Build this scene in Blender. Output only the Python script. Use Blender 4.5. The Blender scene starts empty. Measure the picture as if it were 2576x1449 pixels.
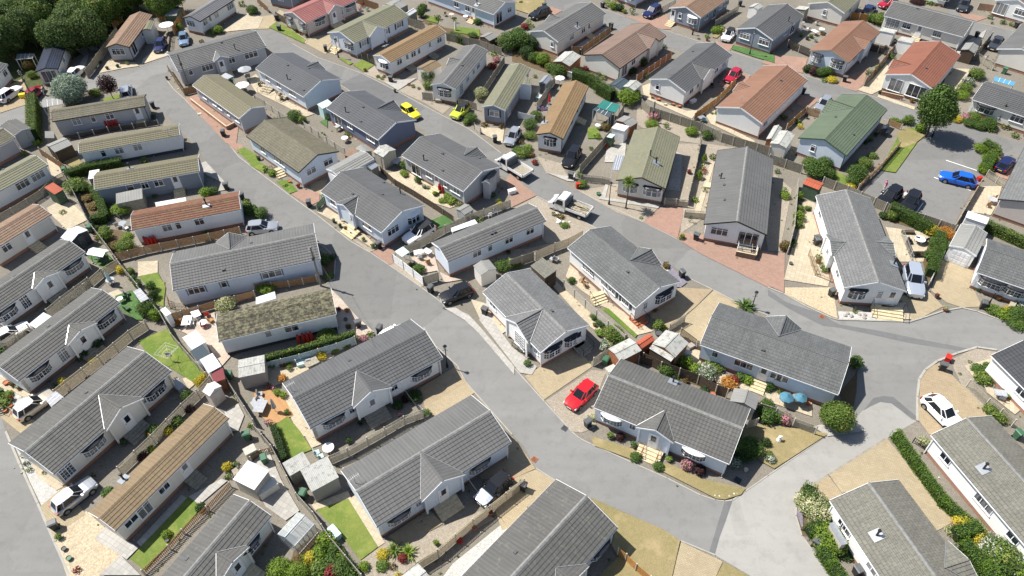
import bpy, bmesh, math, random
from mathutils import Vector, Matrix
from mathutils.geometry import tessellate_polygon
R = random.Random(7)
SC = bpy.context.scene
COL = SC.collection
rad = math.radians

# ------------------------------------------------------------------ camera
HC = 59.06                                   # height of the drone above the ground
FPX, PITCH, ROLL = 1841.7, rad(44.954), rad(1.151)
fwd = Vector((0, math.cos(PITCH), -math.sin(PITCH)))
r0 = Vector((1, 0, 0)); d0 = fwd.cross(r0)
AXR = r0*math.cos(ROLL)+d0*math.sin(ROLL)
AXD = -r0*math.sin(ROLL)+d0*math.cos(ROLL)
cam = bpy.data.cameras.new('camera'); camo = bpy.data.objects.new('camera', cam); COL.objects.link(camo)
cam.sensor_width = 36; cam.lens = FPX/2576*36; cam.clip_end = 3000; cam.clip_start = 1
m = Matrix.Identity(4)
for i in range(3):
    m[i][0] = AXR[i]; m[i][1] = -AXD[i]; m[i][2] = -fwd[i]
m[2][3] = HC
camo.matrix_world = m
SC.camera = camo

# ------------------------------------------------------------------ light
SUN_EL, SUN_AZ = rad(55), rad(157.5)          # azimuth counter-clockwise from +X
w = bpy.data.worlds.new('World'); SC.world = w; w.use_nodes = True
nt = w.node_tree; bg = nt.nodes['Background']
sky = nt.nodes.new('ShaderNodeTexSky'); sky.sky_type = 'NISHITA'; sky.sun_disc = False
sky.sun_elevation = SUN_EL; sky.sun_rotation = math.pi/2-SUN_AZ
nt.links.new(sky.outputs[0], bg.inputs[0]); bg.inputs[1].default_value = 0.08
sd = bpy.data.lights.new('sun', 'SUN'); sd.energy = 5.0; sd.angle = rad(0.5); sd.color = (1, .955, .88)
so = bpy.data.objects.new('sun', sd); COL.objects.link(so)
tosun = Vector((math.cos(SUN_EL)*math.cos(SUN_AZ), math.cos(SUN_EL)*math.sin(SUN_AZ), math.sin(SUN_EL)))
so.rotation_euler = tosun.to_track_quat('Z', 'Y').to_euler(); so.location = tosun*200
SC.view_settings.view_transform = 'Standard'; SC.view_settings.look = 'None'
SC.view_settings.gamma = 1; SC.view_settings.exposure = 0.62
SC.render.engine = 'CYCLES'
SC.cycles.max_bounces = 6; SC.cycles.diffuse_bounces = 3; SC.cycles.glossy_bounces = 3

# ------------------------------------------------------------------ reading positions off the survey picture
def disp(t, x, y):
    if t == 'F': return x-1288, y-724.5
    return 644*int(t[1])+x/4-1288, 362*int(t[0])+y/4-724.5
def ray(t, x, y):
    a, b = disp(t, x, y)
    return (AXR*a+AXD*b+fwd*FPX).normalized()
def G(t, x, y, z=0.0):
    d = ray(t, x, y); s = (HC-z)/-d.z
    return Vector((d.x*s, d.y*s, z))
def scr(p):
    v = p-Vector((0, 0, HC)); k = v.dot(fwd)
    return v.dot(AXR)/k*FPX+1288, v.dot(AXD)/k*FPX+724.5
def pts(s):
    o = []
    for q in s.split():
        a, b = q.split(','); o.append((float(a), float(b)))
    return o
def GP(t, s, z=0.0):
    return [G(t, x, y, z) for x, y in pts(s)]
def hgt(base, t, x, y):
    """height above base of the point of the vertical over base that lies nearest the line of sight"""
    d = ray(t, x, y); c = Vector((0, 0, HC)); w0 = base-c
    b = d.z; dn = 1-b*b
    return ((w0.dot(d))*b-w0.z)/dn

# ------------------------------------------------------------------ materials
MATS = {}
def node_mat(name):
    mt = bpy.data.materials.new(name); mt.use_nodes = True
    n = mt.node_tree; b = n.nodes['Principled BSDF']
    return mt, n, b
def N(n, ty, **k):
    o = n.nodes.new(ty)
    for a, v in k.items():
        if a.startswith('i_'):
            kk = a[2:]; kk = int(kk) if kk.isdigit() else kk.replace('_', ' ')
            o.inputs[kk].default_value = v
        else: setattr(o, a, v)
    return o
def L(n, a, b): n.links.new(a, b)
def c4(c): return (c[0], c[1], c[2], 1)
def mixc(n, fac, a, b, mode='MIX'):
    o = n.nodes.new('ShaderNodeMix'); o.data_type = 'RGBA'; o.blend_type = mode
    if isinstance(fac, float): o.inputs[0].default_value = fac
    else: L(n, fac, o.inputs[0])
    for k, s in ((6, a), (7, b)):
        if isinstance(s, (tuple, list)): o.inputs[k].default_value = c4(s)
        else: L(n, s, o.inputs[k])
    return o.outputs[2]
def ramp(n, src, a, b, v0=0.0, v1=1.0):
    o = n.nodes.new('ShaderNodeMapRange'); o.inputs[1].default_value = a; o.inputs[2].default_value = b
    o.inputs[3].default_value = v0; o.inputs[4].default_value = v1; L(n, src, o.inputs[0]); return o.outputs[0]
def coords(n, kind='UV', scale=(1, 1, 1), loc=(0, 0, 0), rot=0):
    tc = n.nodes.new('ShaderNodeTexCoord'); mp = n.nodes.new('ShaderNodeMapping')
    mp.inputs['Scale'].default_value = scale; mp.inputs['Location'].default_value = loc
    mp.inputs['Rotation'].default_value = (0, 0, rot)
    L(n, tc.outputs[kind], mp.inputs[0]); return mp.outputs[0]
def noise(n, vec, sc, det=4, rough=.55):
    o = N(n, 'ShaderNodeTexNoise'); o.inputs['Scale'].default_value = sc; o.inputs['Detail'].default_value = det
    o.inputs['Roughness'].default_value = rough; L(n, vec, o.inputs['Vector']); return o.outputs[0]
def bump(n, b, h, st=.3, d=.02):
    o = N(n, 'ShaderNodeBump'); o.inputs['Strength'].default_value = st; o.inputs['Distance'].default_value = d
    L(n, h, o.inputs['Height']); L(n, o.outputs[0], b.inputs['Normal'])
def mat(name, col, rough=.8, var=.12, sc=3.0, metal=0.0, spec=.3, coat=0.0):
    if name in MATS: return MATS[name]
    mt, n, b = node_mat(name)
    v = coords(n, 'Object'); f = noise(n, v, sc, 5)
    f = ramp(n, f, .3, .7)
    lo = tuple(c*(1-var) for c in col); hi = tuple(min(1, c*(1+var)) for c in col)
    L(n, mixc(n, f, lo, hi), b.inputs['Base Color'])
    b.inputs['Roughness'].default_value = rough; b.inputs['Metallic'].default_value = metal
    b.inputs['Specular IOR Level'].default_value = spec; b.inputs['Coat Weight'].default_value = coat
    MATS[name] = mt; return mt
def roofmat(name, col, moss=None, mossy=0.0, style='pan', var=.14):
    if style != 'corr': col = tuple(x*.92 for x in col)
    if moss and style != 'corr': moss = tuple(x*.85 for x in moss)
    mt, n, b = node_mat(name)
    uv = coords(n, 'UV')
    oi = N(n, 'ShaderNodeObjectInfo')
    ad = N(n, 'ShaderNodeVectorMath', operation='ADD'); sc = N(n, 'ShaderNodeVectorMath', operation='SCALE')
    cmb = N(n, 'ShaderNodeCombineXYZ'); L(n, oi.outputs['Random'], cmb.inputs[0]); L(n, oi.outputs['Random'], cmb.inputs[2])
    L(n, cmb.outputs[0], sc.inputs[0]); sc.inputs['Scale'].default_value = 60
    L(n, uv, ad.inputs[0]); L(n, sc.outputs[0], ad.inputs[1]); v = ad.outputs[0]
    big = ramp(n, noise(n, v, .35, 4), .3, .7); fine = ramp(n, noise(n, v, 9, 4, .7), .25, .75)
    mp = N(n, 'ShaderNodeMapping'); mp.inputs['Scale'].default_value = (5, .35, 1); L(n, v, mp.inputs[0])
    streak = ramp(n, noise(n, mp.outputs[0], 1.0, 3), .35, .75)
    c = mixc(n, big, tuple(x*(1-var) for x in col), tuple(x*(1+var) for x in col))
    c = mixc(n, ramp(n, fine, 0, 1, 0, .45), c, tuple(x*.62 for x in col))
    c = mixc(n, ramp(n, streak, 0, 1, 0, .35), c, tuple(min(1, x*1.4+.02) for x in col))
    if style == 'slate':
        br = N(n, 'ShaderNodeTexBrick'); L(n, uv, br.inputs[0])
        br.inputs['Scale'].default_value = 1; br.inputs['Brick Width'].default_value = .42; br.inputs['Row Height'].default_value = .33
        br.inputs['Mortar Size'].default_value = .014; br.inputs['Mortar Smooth'].default_value = .4
        br.inputs['Color1'].default_value = (.88, .88, .88, 1); br.inputs['Color2'].default_value = (1.08, 1.08, 1.08, 1)
        br.inputs['Mortar'].default_value = (.42, .42, .42, 1); br.offset = .5
        c = mixc(n, 1.0, c, br.outputs[0], 'MULTIPLY'); h = br.outputs[0]
    else:
        wv = N(n, 'ShaderNodeTexWave', wave_type='BANDS', bands_direction='X'); L(n, uv, wv.inputs[0])
        wv.inputs['Scale'].default_value = .95 if style == 'pan' else 2.1; wv.inputs['Distortion'].default_value = .12
        c = mixc(n, ramp(n, wv.outputs[0], 0, 1, 0, .22), c, tuple(x*.55 for x in col)); h = wv.outputs[0]
    if moss:
        mf = ramp(n, noise(n, v, 2.2, 8, .72), .62-mossy*.3, .72-mossy*.25)
        c = mixc(n, mf, c, moss)
    L(n, c, b.inputs['Base Color']); b.inputs['Roughness'].default_value = .75; b.inputs['Specular IOR Level'].default_value = .35
    bump(n, b, h, .5, .03)
    MATS[name] = mt; return mt
def groundmat(name, col, kind='plain', col2=None, sc=1.0, rot=0.0):
    mt, n, b = node_mat(name)
    v = coords(n, 'Object', rot=rot)
    big = ramp(n, noise(n, v, .12*sc, 5, .6), .32, .68); mid = ramp(n, noise(n, v, 1.3*sc, 5, .65), .3, .7)
    fine = ramp(n, noise(n, v, 16*sc, 3, .7), .3, .7)
    d = col2 or tuple(x*.8 for x in col)
    c = mixc(n, big, col, d); c = mixc(n, ramp(n, mid, 0, 1, 0, .5), c, tuple((a+bb)/2*.9 for a, bb in zip(col, d)))
    h = fine
    if kind == 'asphalt':
        mp = N(n, 'ShaderNodeMapping'); mp.inputs['Rotation'].default_value = (0, 0, rad(52)); mp.inputs['Scale'].default_value = (.05, .5, 1)
        L(n, v, mp.inputs[0]); st = ramp(n, noise(n, mp.outputs[0], 1.2, 3), .4, .7)
        c = mixc(n, ramp(n, st, 0, 1, 0, .35), c, tuple(x*1.22 for x in col))
        vo = N(n, 'ShaderNodeTexNoise'); vo.inputs['Scale'].default_value = 60; L(n, v, vo.inputs[0])
        c = mixc(n, ramp(n, vo.outputs[0], .35, .65, 0, .35), c, tuple(x*.7 for x in col))
        cr = N(n, 'ShaderNodeTexVoronoi', feature='DISTANCE_TO_EDGE'); cr.inputs['Scale'].default_value = .16
        dv = N(n, 'ShaderNodeVectorMath', operation='ADD'); nz = N(n, 'ShaderNodeTexNoise'); nz.inputs['Scale'].default_value = .9; L(n, v, nz.inputs[0]); L(n, v, dv.inputs[0]); L(n, nz.outputs['Color'], dv.inputs[1]); L(n, dv.outputs[0], cr.inputs['Vector'])
        ck = ramp(n, cr.outputs[0], 0, .006, .18, 0); c = mixc(n, ck, c, tuple(x*.55 for x in col))
        pt = N(n, 'ShaderNodeTexVoronoi', distance='CHEBYCHEV'); pt.inputs['Scale'].default_value = .11; L(n, v, pt.inputs['Vector']); pb = N(n, 'ShaderNodeRGBToBW'); L(n, pt.outputs['Color'], pb.inputs[0])
        c = mixc(n, ramp(n, pb.outputs[0], .58, .59, 0, .3), c, tuple(x*.72 for x in col))
        sp = ramp(n, noise(n, v, .55, 6, .75), .63, .68, 0, .3); c = mixc(n, sp, c, tuple(x*.68 for x in col))
    elif kind == 'gravel':
        vo = N(n, 'ShaderNodeTexVoronoi'); vo.inputs['Scale'].default_value = 14*sc; L(n, v, vo.inputs[0])
        bw = N(n, 'ShaderNodeRGBToBW'); L(n, vo.outputs['Color'], bw.inputs[0])
        c = mixc(n, ramp(n, bw.outputs[0], .2, .8, 0, .75), c, tuple(x*.52 for x in col))
        c = mixc(n, ramp(n, noise(n, v, 5, 4, .7), .55, .75, 0, .5), c, tuple(min(1, x*1.5) for x in col)); h = vo.outputs[0]
    elif kind == 'grass':
        c = mixc(n, ramp(n, fine, 0, 1, 0, .75), c, tuple(x*.5 for x in col))
        c = mixc(n, ramp(n, noise(n, v, .45, 5, .7), .5, .68, 0, .75), c, d)
    elif kind in ('block', 'slab', 'deck'):
        br = N(n, 'ShaderNodeTexBrick'); L(n, v, br.inputs[0]); br.inputs['Scale'].default_value = 1
        W_, H_, mo = {'block': (.32, .16, .016), 'slab': (.45, .45, .018), 'deck': (3.0, .14, .012)}[kind]
        br.inputs['Brick Width'].default_value = W_; br.inputs['Row Height'].default_value = H_; br.inputs['Mortar Size'].default_value = mo
        br.inputs['Color1'].default_value = (.9, .9, .9, 1); br.inputs['Color2'].default_value = (1.06, 1.06, 1.06, 1); br.inputs['Mortar'].default_value = (.72, .72, .72, 1)
        if kind == 'slab': br.offset = 0
        c = mixc(n, 1.0, c, br.outputs[0], 'MULTIPLY'); h = br.outputs[0]
        c = mixc(n, ramp(n, noise(n, v, 3, 6, .7), .55, .8, 0, .5), c, tuple(x*.62 for x in col))
    if kind != 'grass':
        c = mixc(n, ramp(n, noise(n, v, .8, 7, .72), .5, .72, 0, .42), c, tuple(x*.55 for x in col))
        c = mixc(n, ramp(n, noise(n, v, 3.4, 5, .8), .60, .68, 0, .3), c, tuple(x*.45 for x in col))
    else:
        c = mixc(n, ramp(n, noise(n, v, 2.4, 6, .8), .52, .66, 0, .4), c, (.30, .26, .12))
    L(n, c, b.inputs['Base Color']); b.inputs['Roughness'].default_value = .92; b.inputs['Specular IOR Level'].default_value = .2
    bump(n, b, h, .35, .015)
    MATS[name] = mt; return mt
def wallmat(name, col):
    mt, n, b = node_mat(name); v = coords(n, 'Object')
    f = ramp(n, noise(n, v, .8, 5, .6), .3, .7); fi = noise(n, v, 35, 3, .7)
    mp = N(n, 'ShaderNodeMapping'); mp.inputs['Scale'].default_value = (3.5, 3.5, .25); L(n, v, mp.inputs[0])
    st = ramp(n, noise(n, mp.outputs[0], 1, 4), .5, .8, 0, .3)
    c = mixc(n, f, tuple(x*.93 for x in col), col); c = mixc(n, st, c, tuple(x*.78 for x in col))
    c = mixc(n, ramp(n, fi, .4, .65, 0, .3), c, tuple(x*.84 for x in col))
    L(n, c, b.inputs['Base Color']); b.inputs['Roughness'].default_value = .9; b.inputs['Specular IOR Level'].default_value = .2
    bump(n, b, fi, .5, .012); MATS[name] = mt; return mt
def brickmat(name, c1, c2, mo):
    mt, n, b = node_mat(name); uv = coords(n, 'UV')
    br = N(n, 'ShaderNodeTexBrick'); L(n, uv, br.inputs[0]); br.inputs['Scale'].default_value = 1
    br.inputs['Brick Width'].default_value = .23; br.inputs['Row Height'].default_value = .08; br.inputs['Mortar Size'].default_value = .01
    br.inputs['Color1'].default_value = c4(c1); br.inputs['Color2'].default_value = c4(c2); br.inputs['Mortar'].default_value = c4(mo)
    L(n, br.outputs[0], b.inputs['Base Color']); b.inputs['Roughness'].default_value = .9; MATS[name] = mt; return mt
def glassmat(name, col, cur=.3):
    mt, n, b = node_mat(name); oi = N(n, 'ShaderNodeObjectInfo')
    v = coords(n, 'Object', scale=(6, 6, .6)); f = noise(n, v, 1.0, 2)
    a = N(n, 'ShaderNodeMath', operation='ADD'); L(n, oi.outputs['Random'], a.inputs[0]); L(n, f, a.inputs[1])
    k = ramp(n, a.outputs[0], .95, 1.25, 0, cur)
    L(n, mixc(n, k, col, (.6, .6, .58)), b.inputs['Base Color'])
    b.inputs['Roughness'].default_value = .06; b.inputs['Specular IOR Level'].default_value = .9; MATS[name] = mt; return mt
def leafmat(name, dark, light, third=None, t3=.0):
    mt, n, b = node_mat(name)
    g = N(n, 'ShaderNodeNewGeometry'); rp = g.outputs['Random Per Island']
    c = mixc(n, rp, dark, light)
    if third:
        c = mixc(n, ramp(n, noise(n, coords(n, 'Object'), 3.5, 3), .66-t3*.3, .68-t3*.3), c, third)
    cl = ramp(n, noise(n, coords(n, 'Object'), 1.6, 3), .4, .65, 0, .45); c = mixc(n, cl, c, tuple(x*.6 for x in dark))
    L(n, c, b.inputs['Base Color']); b.inputs['Roughness'].default_value = .65; b.inputs['Specular IOR Level'].default_value = .25
    tr = N(n, 'ShaderNodeBsdfTranslucent'); L(n, c, tr.inputs[0]); ms = N(n, 'ShaderNodeMixShader'); ms.inputs[0].default_value = .3
    L(n, b.outputs[0], ms.inputs[1]); L(n, tr.outputs[0], ms.inputs[2]); L(n, ms.outputs[0], n.nodes['Material Output'].inputs[0])
    MATS[name] = mt; return mt
M = MATS
# roofs
roofmat('r_grey', (.105, .107, .11)); roofmat('r_grey2', (.132, .132, .13)); roofmat('r_lgrey', (.108, .107, .102), (.17, .17, .135), .2)
roofmat('r_slate', (.165, .168, .168), style='slate'); roofmat('r_slate2', (.125, .13, .13), style='slate'); roofmat('r_blue', (.085, .09, .10)); roofmat('r_mossgrey', (.178, .172, .145), (.19, .185, .145), .3, 'slate')
roofmat('r_olive', (.165, .15, .105), (.17, .155, .085), .6); roofmat('r_olive2', (.145, .132, .09), (.11, .098, .065), .3, 'slate'); roofmat('r_olivegrey', (.18, .18, .13), (.22, .21, .12), .5)
roofmat('r_mossy', (.20, .185, .11), (.05, .045, .03), .65, 'slate'); roofmat('r_brown', (.235, .15, .10), (.30, .23, .17), .3); roofmat('r_tan', (.215, .155, .09), (.25, .185, .10), .4)
roofmat('r_gold', (.235, .15, .08), (.26, .185, .085), .45); roofmat('r_salmon', (.245, .13, .085)); roofmat('r_red', (.24, .095, .06)); roofmat('r_pink', (.32, .125, .115)); roofmat('r_rust', (.18, .075, .045), (.18, .13, .06), .4, 'slate')
roofmat('r_brown2', (.21, .145, .115)); roofmat('r_green', (.11, .145, .095)); roofmat('r_metal', (.26, .25, .25)); roofmat('r_black', (.06, .063, .07)); roofmat('r_navy', (.055, .065, .10)); roofmat('r_felt', (.26, .26, .245)); roofmat('r_corr', (.42, .42, .39), (.2, .2, .17), .35, 'corr')
roofmat('r_white', (.72, .73, .74), None, 0, 'corr', .04); roofmat('r_redfelt', (.42, .10, .05)); roofmat('r_teal', (.02, .17, .15), None, 0, 'corr')
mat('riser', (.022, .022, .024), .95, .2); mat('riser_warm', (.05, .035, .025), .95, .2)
for k_, ro_, me_ in (('r_navy', .28, .5), ('r_metal', .38, .5)):
    b_ = M[k_].node_tree.nodes['Principled BSDF']; b_.inputs['Roughness'].default_value = ro_; b_.inputs['Metallic'].default_value = me_; b_.inputs['Specular IOR Level'].default_value = .8
# walls
wallmat('w_white', (.82, .82, .80)); wallmat('w_cream', (.74, .71, .64)); wallmat('w_grey', (.44, .44, .45)); wallmat('w_blue', (.60, .68, .78)); wallmat('w_slate', (.26, .29, .34)); wallmat('w_dblue', (.17, .20, .28)); wallmat('w_pale', (.66, .72, .80)); wallmat('w_pink', (.62, .55, .50))
wallmat('w_stone', (.34, .31, .28)); brickmat('brick', (.27, .10, .065), (.36, .17, .11), (.30, .25, .2)); brickmat('brick_dark', (.17, .10, .08), (.24, .14, .10), (.2, .17, .14))
mat('wh', (.82, .83, .84), .45, .05); mat('bk', (.022, .024, .03), .5, .2); mat('dkgrey', (.08, .085, .09), .6, .2); mat('charcoal', (.05, .055, .07), .7); mat('metal', (.5, .5, .5), .35, .1, metal=.6); mat('alu', (.42, .44, .46), .3, .1, metal=.5)
glassmat('glass', (.015, .02, .03), .35); glassmat('glass_clear', (.06, .08, .09), .0); mat('wood', (.28, .17, .09), .85, .3, 6); mat('wood_grey', (.29, .265, .21), .9, .3, 6); mat('wood_tan', (.37, .32, .23), .85, .25, 6); mat('wood_pale', (.45, .42, .36), .9, .2, 6)
mat('wood_orange', (.40, .20, .06), .85, .25, 6); mat('wood_dark', (.09, .065, .045), .9, .3, 6); mat('wood_black', (.035, .03, .028), .9, .3, 6); mat('wood_red', (.28, .12, .06), .85, .25, 6); mat('wood_green', (.07, .11, .07), .9, .25, 6); mat('wood_blue', (.28, .36, .40), .85, .2, 6)
mat('stepstone', (.55, .46, .30), .9, .2); mat('stepgrey', (.27, .25, .20), .9, .2); mat('quoin', (.50, .45, .36), .9, .15); mat('terracotta', (.38, .14, .07), .8, .2); mat('redpaint', (.45, .03, .02), .45, .15); mat('binblack', (.03, .032, .035), .45, .2); mat('bingreen', (.05, .13, .075), .5, .2); mat('binlid', (.10, .105, .11), .45, .15)
mat('ironwork', (.015, .016, .02), .5); mat('pole_wood', (.22, .20, .16), .9, .2); mat('kerb', (.34, .325, .29), .9, .12, 1.5); mat('paint_white', (.85, .85, .85), .7, .1); mat('plastic_white', (.80, .80, .80), .4, .06); mat('canvas_grey', (.35, .36, .38), .8, .15); mat('canvas_mint', (.45, .62, .60), .8); mat('canvas_blue', (.07, .19, .26), .8, .2); mat('poolblue', (.10, .30, .45), .2, .1)
mat('tyre', (.02, .02, .02), .85, .2); mat('rim', (.40, .41, .43), .3, .1, metal=.8); mat('carglass', (.010, .012, .016), .12, .1, spec=.45); mat('lampclear', (.75, .77, .8), .15, .05, spec=.8); mat('lampred', (.35, .02, .02), .25); mat('plate_y', (.7, .55, .05), .5, .05); mat('plate_w', (.75, .75, .72), .5, .05)
mat('skin', (.50, .30, .22), .6, .05); mat('cloth_pink', (.60, .10, .32), .85, .1); mat('cloth_white', (.68, .66, .66), .85, .1); mat('cloth_grey', (.28, .29, .31), .85, .1); mat('hair_pink', (.55, .16, .28), .7); mat('hair_dark', (.03, .02, .015), .7)
# ground
groundmat('g_asph', (.182, .181, .175), 'asphalt', (.22, .217, .208)); groundmat('g_asph2', (.235, .232, .222), 'asphalt', (.20, .198, .19)); groundmat('g_asphdark', (.15, .151, .152), 'asphalt', (.175, .175, .175)); groundmat('g_conc', (.345, .337, .315), 'asphalt', (.30, .292, .275)); groundmat('g_base', (.27, .245, .205), 'gravel', (.18, .162, .13))
groundmat('g_gv', (.40, .35, .28), 'gravel', (.30, .26, .205)); groundmat('g_yg', (.56, .47, .34), 'gravel', (.52, .41, .26), .7); groundmat('g_wg', (.55, .54, .51), 'gravel', (.46, .45, .42)); groundmat('g_lw', (.10, .19, .028), 'grass', (.22, .24, .06)); groundmat('g_tf', (.07, .17, .05), 'grass', (.08, .16, .055))
groundmat('g_dl', (.24, .215, .09), 'grass', (.37, .29, .16)); groundmat('g_tp', (.41, .335, .22), 'block', (.36, .30, .20), rot=.6); groundmat('g_bp', (.34, .27, .18), 'block', (.39, .31, .20), rot=.5); groundmat('g_rp', (.36, .225, .175), 'block', (.31, .21, .16), rot=.3); groundmat('g_sl', (.52, .45, .33), 'slab', (.42, .36, .265), rot=.45)
groundmat('g_gp', (.44, .425, .39), 'slab', (.35, .335, .31), rot=.5); groundmat('g_pk', (.50, .41, .34), 'slab', (.45, .37, .30), rot=.25); groundmat('g_dk', (.46, .27, .13), 'deck', (.40, .22, .10), rot=.9); groundmat('g_so', (.17, .12, .07), 'gravel', (.10, .08, .04)); groundmat('g_slate', (.22, .20, .25), 'gravel', (.28, .26, .30)); groundmat('g_wild', (.05, .075, .025), 'grass', (.09, .10, .04)); groundmat('g_field', (.24, .26, .08), 'grass', (.40, .36, .18))
# leaves
for nm, a, bb, c, t in (('green', (.04, .085, .018), (.15, .24, .05), None, 0), ('dark', (.022, .05, .014), (.075, .13, .035), None, 0), ('lime', (.10, .19, .02), (.27, .36, .05), None, 0), ('yellow', (.40, .33, .03), (.70, .58, .07), None, 0),
        ('silver', (.20, .27, .20), (.42, .50, .38), None, 0), ('purple', (.03, .012, .014), (.075, .03, .03), None, 0), ('brown', (.10, .07, .02), (.25, .19, .06), None, 0), ('cream', (.12, .18, .05), (.30, .34, .12), (.68, .64, .42), .55),
        ('pinkf', (.07, .13, .03), (.14, .22, .05), (.72, .30, .40), .7), ('magf', (.06, .12, .03), (.12, .2, .04), (.62, .06, .32), .6), ('redf', (.16, .03, .03), (.34, .06, .05), None, 0), ('mix', (.05, .10, .02), (.22, .32, .06), (.36, .35, .09), .25), ('orange', (.35, .15, .03), (.62, .32, .08), None, 0), ('whitef', (.05, .11, .03), (.12, .2, .05), (.78, .76, .70), .5), ('wood', (.05, .09, .025), (.17, .25, .07), (.24, .28, .10), .35)):
    leafmat('l_'+nm, a, bb, c, t)
leafmat('l_hedge', (.07, .14, .015), (.16, .26, .035)); leafmat('l_hedge2', (.05, .10, .015), (.13, .21, .035)); mat('ridge_light', (.19, .19, .183), .85, .25, 4); mat('bark', (.10, .075, .05), .95, .3, 8); mat('core', (.015, .03, .008), .95, .3)

def paint(name, col, met=.1):
    return mat('paint_'+name, col, .28, .02, 1.0, met, .5, .6)

# ------------------------------------------------------------------ mesh helpers
class MB:
    def __init__(s): s.v = []; s.f = []; s.uv = []; s.m = []; s.sm = []
    def face(s, p, uv=None, m=0, smooth=False):
        p = [Vector(q) for q in p]; k = len(s.v); s.v += p; s.f.append(list(range(k, k+len(p)))); s.m.append(m); s.sm.append(smooth)
        if uv is None:
            nn = Vector((0, 0, 0))
            for i in range(len(p)): nn += (p[i]-p[0]).cross(p[(i+1) % len(p)]-p[0])
            if nn.length > 0: nn.normalize()
            if abs(nn.z) < .75:
                t = Vector((-nn.y, nn.x, 0)); t = t.normalized() if t.length > 0 else Vector((1, 0, 0))
                uv = [(q.dot(t), q.z) for q in p]
            else: uv = [(q.x, q.y) for q in p]
        s.uv += [tuple(u) for u in uv]
    def box(s, x0, x1, y0, y1, z0, z1, m=0, F=None):
        F = F or (lambda x, y, z: (x, y, z))
        c = [F(x, y, z) for z in (z0, z1) for y in (y0, y1) for x in (x0, x1)]
        for q in ((0, 2, 3, 1), (4, 5, 7, 6), (0, 1, 5, 4), (2, 6, 7, 3), (0, 4, 6, 2), (1, 3, 7, 5)): s.face([c[i] for i in q], m=m)
    def bar(s, a, b, w, h=None, m=0):
        """square bar from a to b"""
        a = Vector(a); b = Vector(b); h = h or w; d = (b-a)
        if d.length < 1e-6: return
        d.normalize(); up = Vector((0, 0, 1)) if abs(d.z) < .95 else Vector((1, 0, 0))
        x = d.cross(up).normalized()*w/2; y = x.cross(d).normalized()*h/2
        A = [a-x-y, a+x-y, a+x+y, a-x+y]; B = [b-x-y, b+x-y, b+x+y, b-x+y]
        for i in range(4): j = (i+1) % 4; s.face([A[i], A[j], B[j], B[i]], m=m)
        s.face(A[::-1], m=m); s.face(B, m=m)
    def cyl(s, a, b, ra, rb=None, n=8, m=0, cap=True):
        rb = ra if rb is None else rb
        a = Vector(a); b = Vector(b); d = (b-a).normalized(); up = Vector((0, 0, 1)) if abs(d.z) < .9 else Vector((1, 0, 0))
        x = d.cross(up).normalized(); y = x.cross(d)
        A = [a+(x*math.cos(t)+y*math.sin(t))*ra for t in [2*math.pi*i/n for i in range(n)]]
        B = [b+(x*math.cos(t)+y*math.sin(t))*rb for t in [2*math.pi*i/n for i in range(n)]]
        for i in range(n): j = (i+1) % n; s.face([A[i], A[j], B[j], B[i]], m=m, smooth=True)
        if cap: s.face(A[::-1], m=m); s.face(B, m=m)
    def lathe(s, prof, n=12, m=0, c=(0, 0, 0)):
        c = Vector(c); rings = [[c+Vector((r*math.cos(2*math.pi*i/n), r*math.sin(2*math.pi*i/n), z)) for i in range(n)] for r, z in prof]
        for a, b in zip(rings, rings[1:]):
            for i in range(n): j = (i+1) % n; s.face([a[i], a[j], b[j], b[i]], m=m, smooth=True)
    def build(s, name, mats, parent=None, merge=False):
        me = bpy.data.meshes.new(name); me.from_pydata([tuple(v) for v in s.v], [], s.f)
        if not isinstance(mats, (list, tuple)): mats = [mats]
        for q in mats: me.materials.append(M[q] if isinstance(q, str) else q)
        me.polygons.foreach_set('material_index', s.m); me.polygons.foreach_set('use_smooth', s.sm)
        ul = me.uv_layers.new(name='UVMap'); ul.data.foreach_set('uv', [c for u in s.uv for c in u])
        if merge:
            bm = bmesh.new(); bm.from_mesh(me); bmesh.ops.remove_doubles(bm, verts=bm.verts, dist=.0005); bmesh.ops.recalc_face_normals(bm, faces=bm.faces); bm.to_mesh(me); bm.free()
        me.update(); o = bpy.data.objects.new(name, me); COL.objects.link(o)
        if parent: o.parent = parent
        return o
PEND = []                                    # things whose label is completed from what stands nearest
def tag(o, label, cat, group=None, kind=None):
    if label: o['label'] = label
    if cat: o['category'] = cat
    if group: o['group'] = group
    if kind: o['kind'] = kind
    return o
def thing(name, loc, rz=0.0):
    o = bpy.data.objects.new(name, None); COL.objects.link(o); o.location = loc; o.rotation_euler = (0, 0, rz); o.empty_display_size = .3
    return o
def auto(o, what, cat, group=None, loc=None):
    o['category'] = cat
    if group: o['group'] = group
    PEND.append((o, what, Vector(loc) if loc is not None else o.location.copy())); return o
def copytree(o, parent=None):
    c = o.copy(); COL.objects.link(c); c.parent = parent
    for ch in o.children: copytree(ch, c)
    return c

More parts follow.
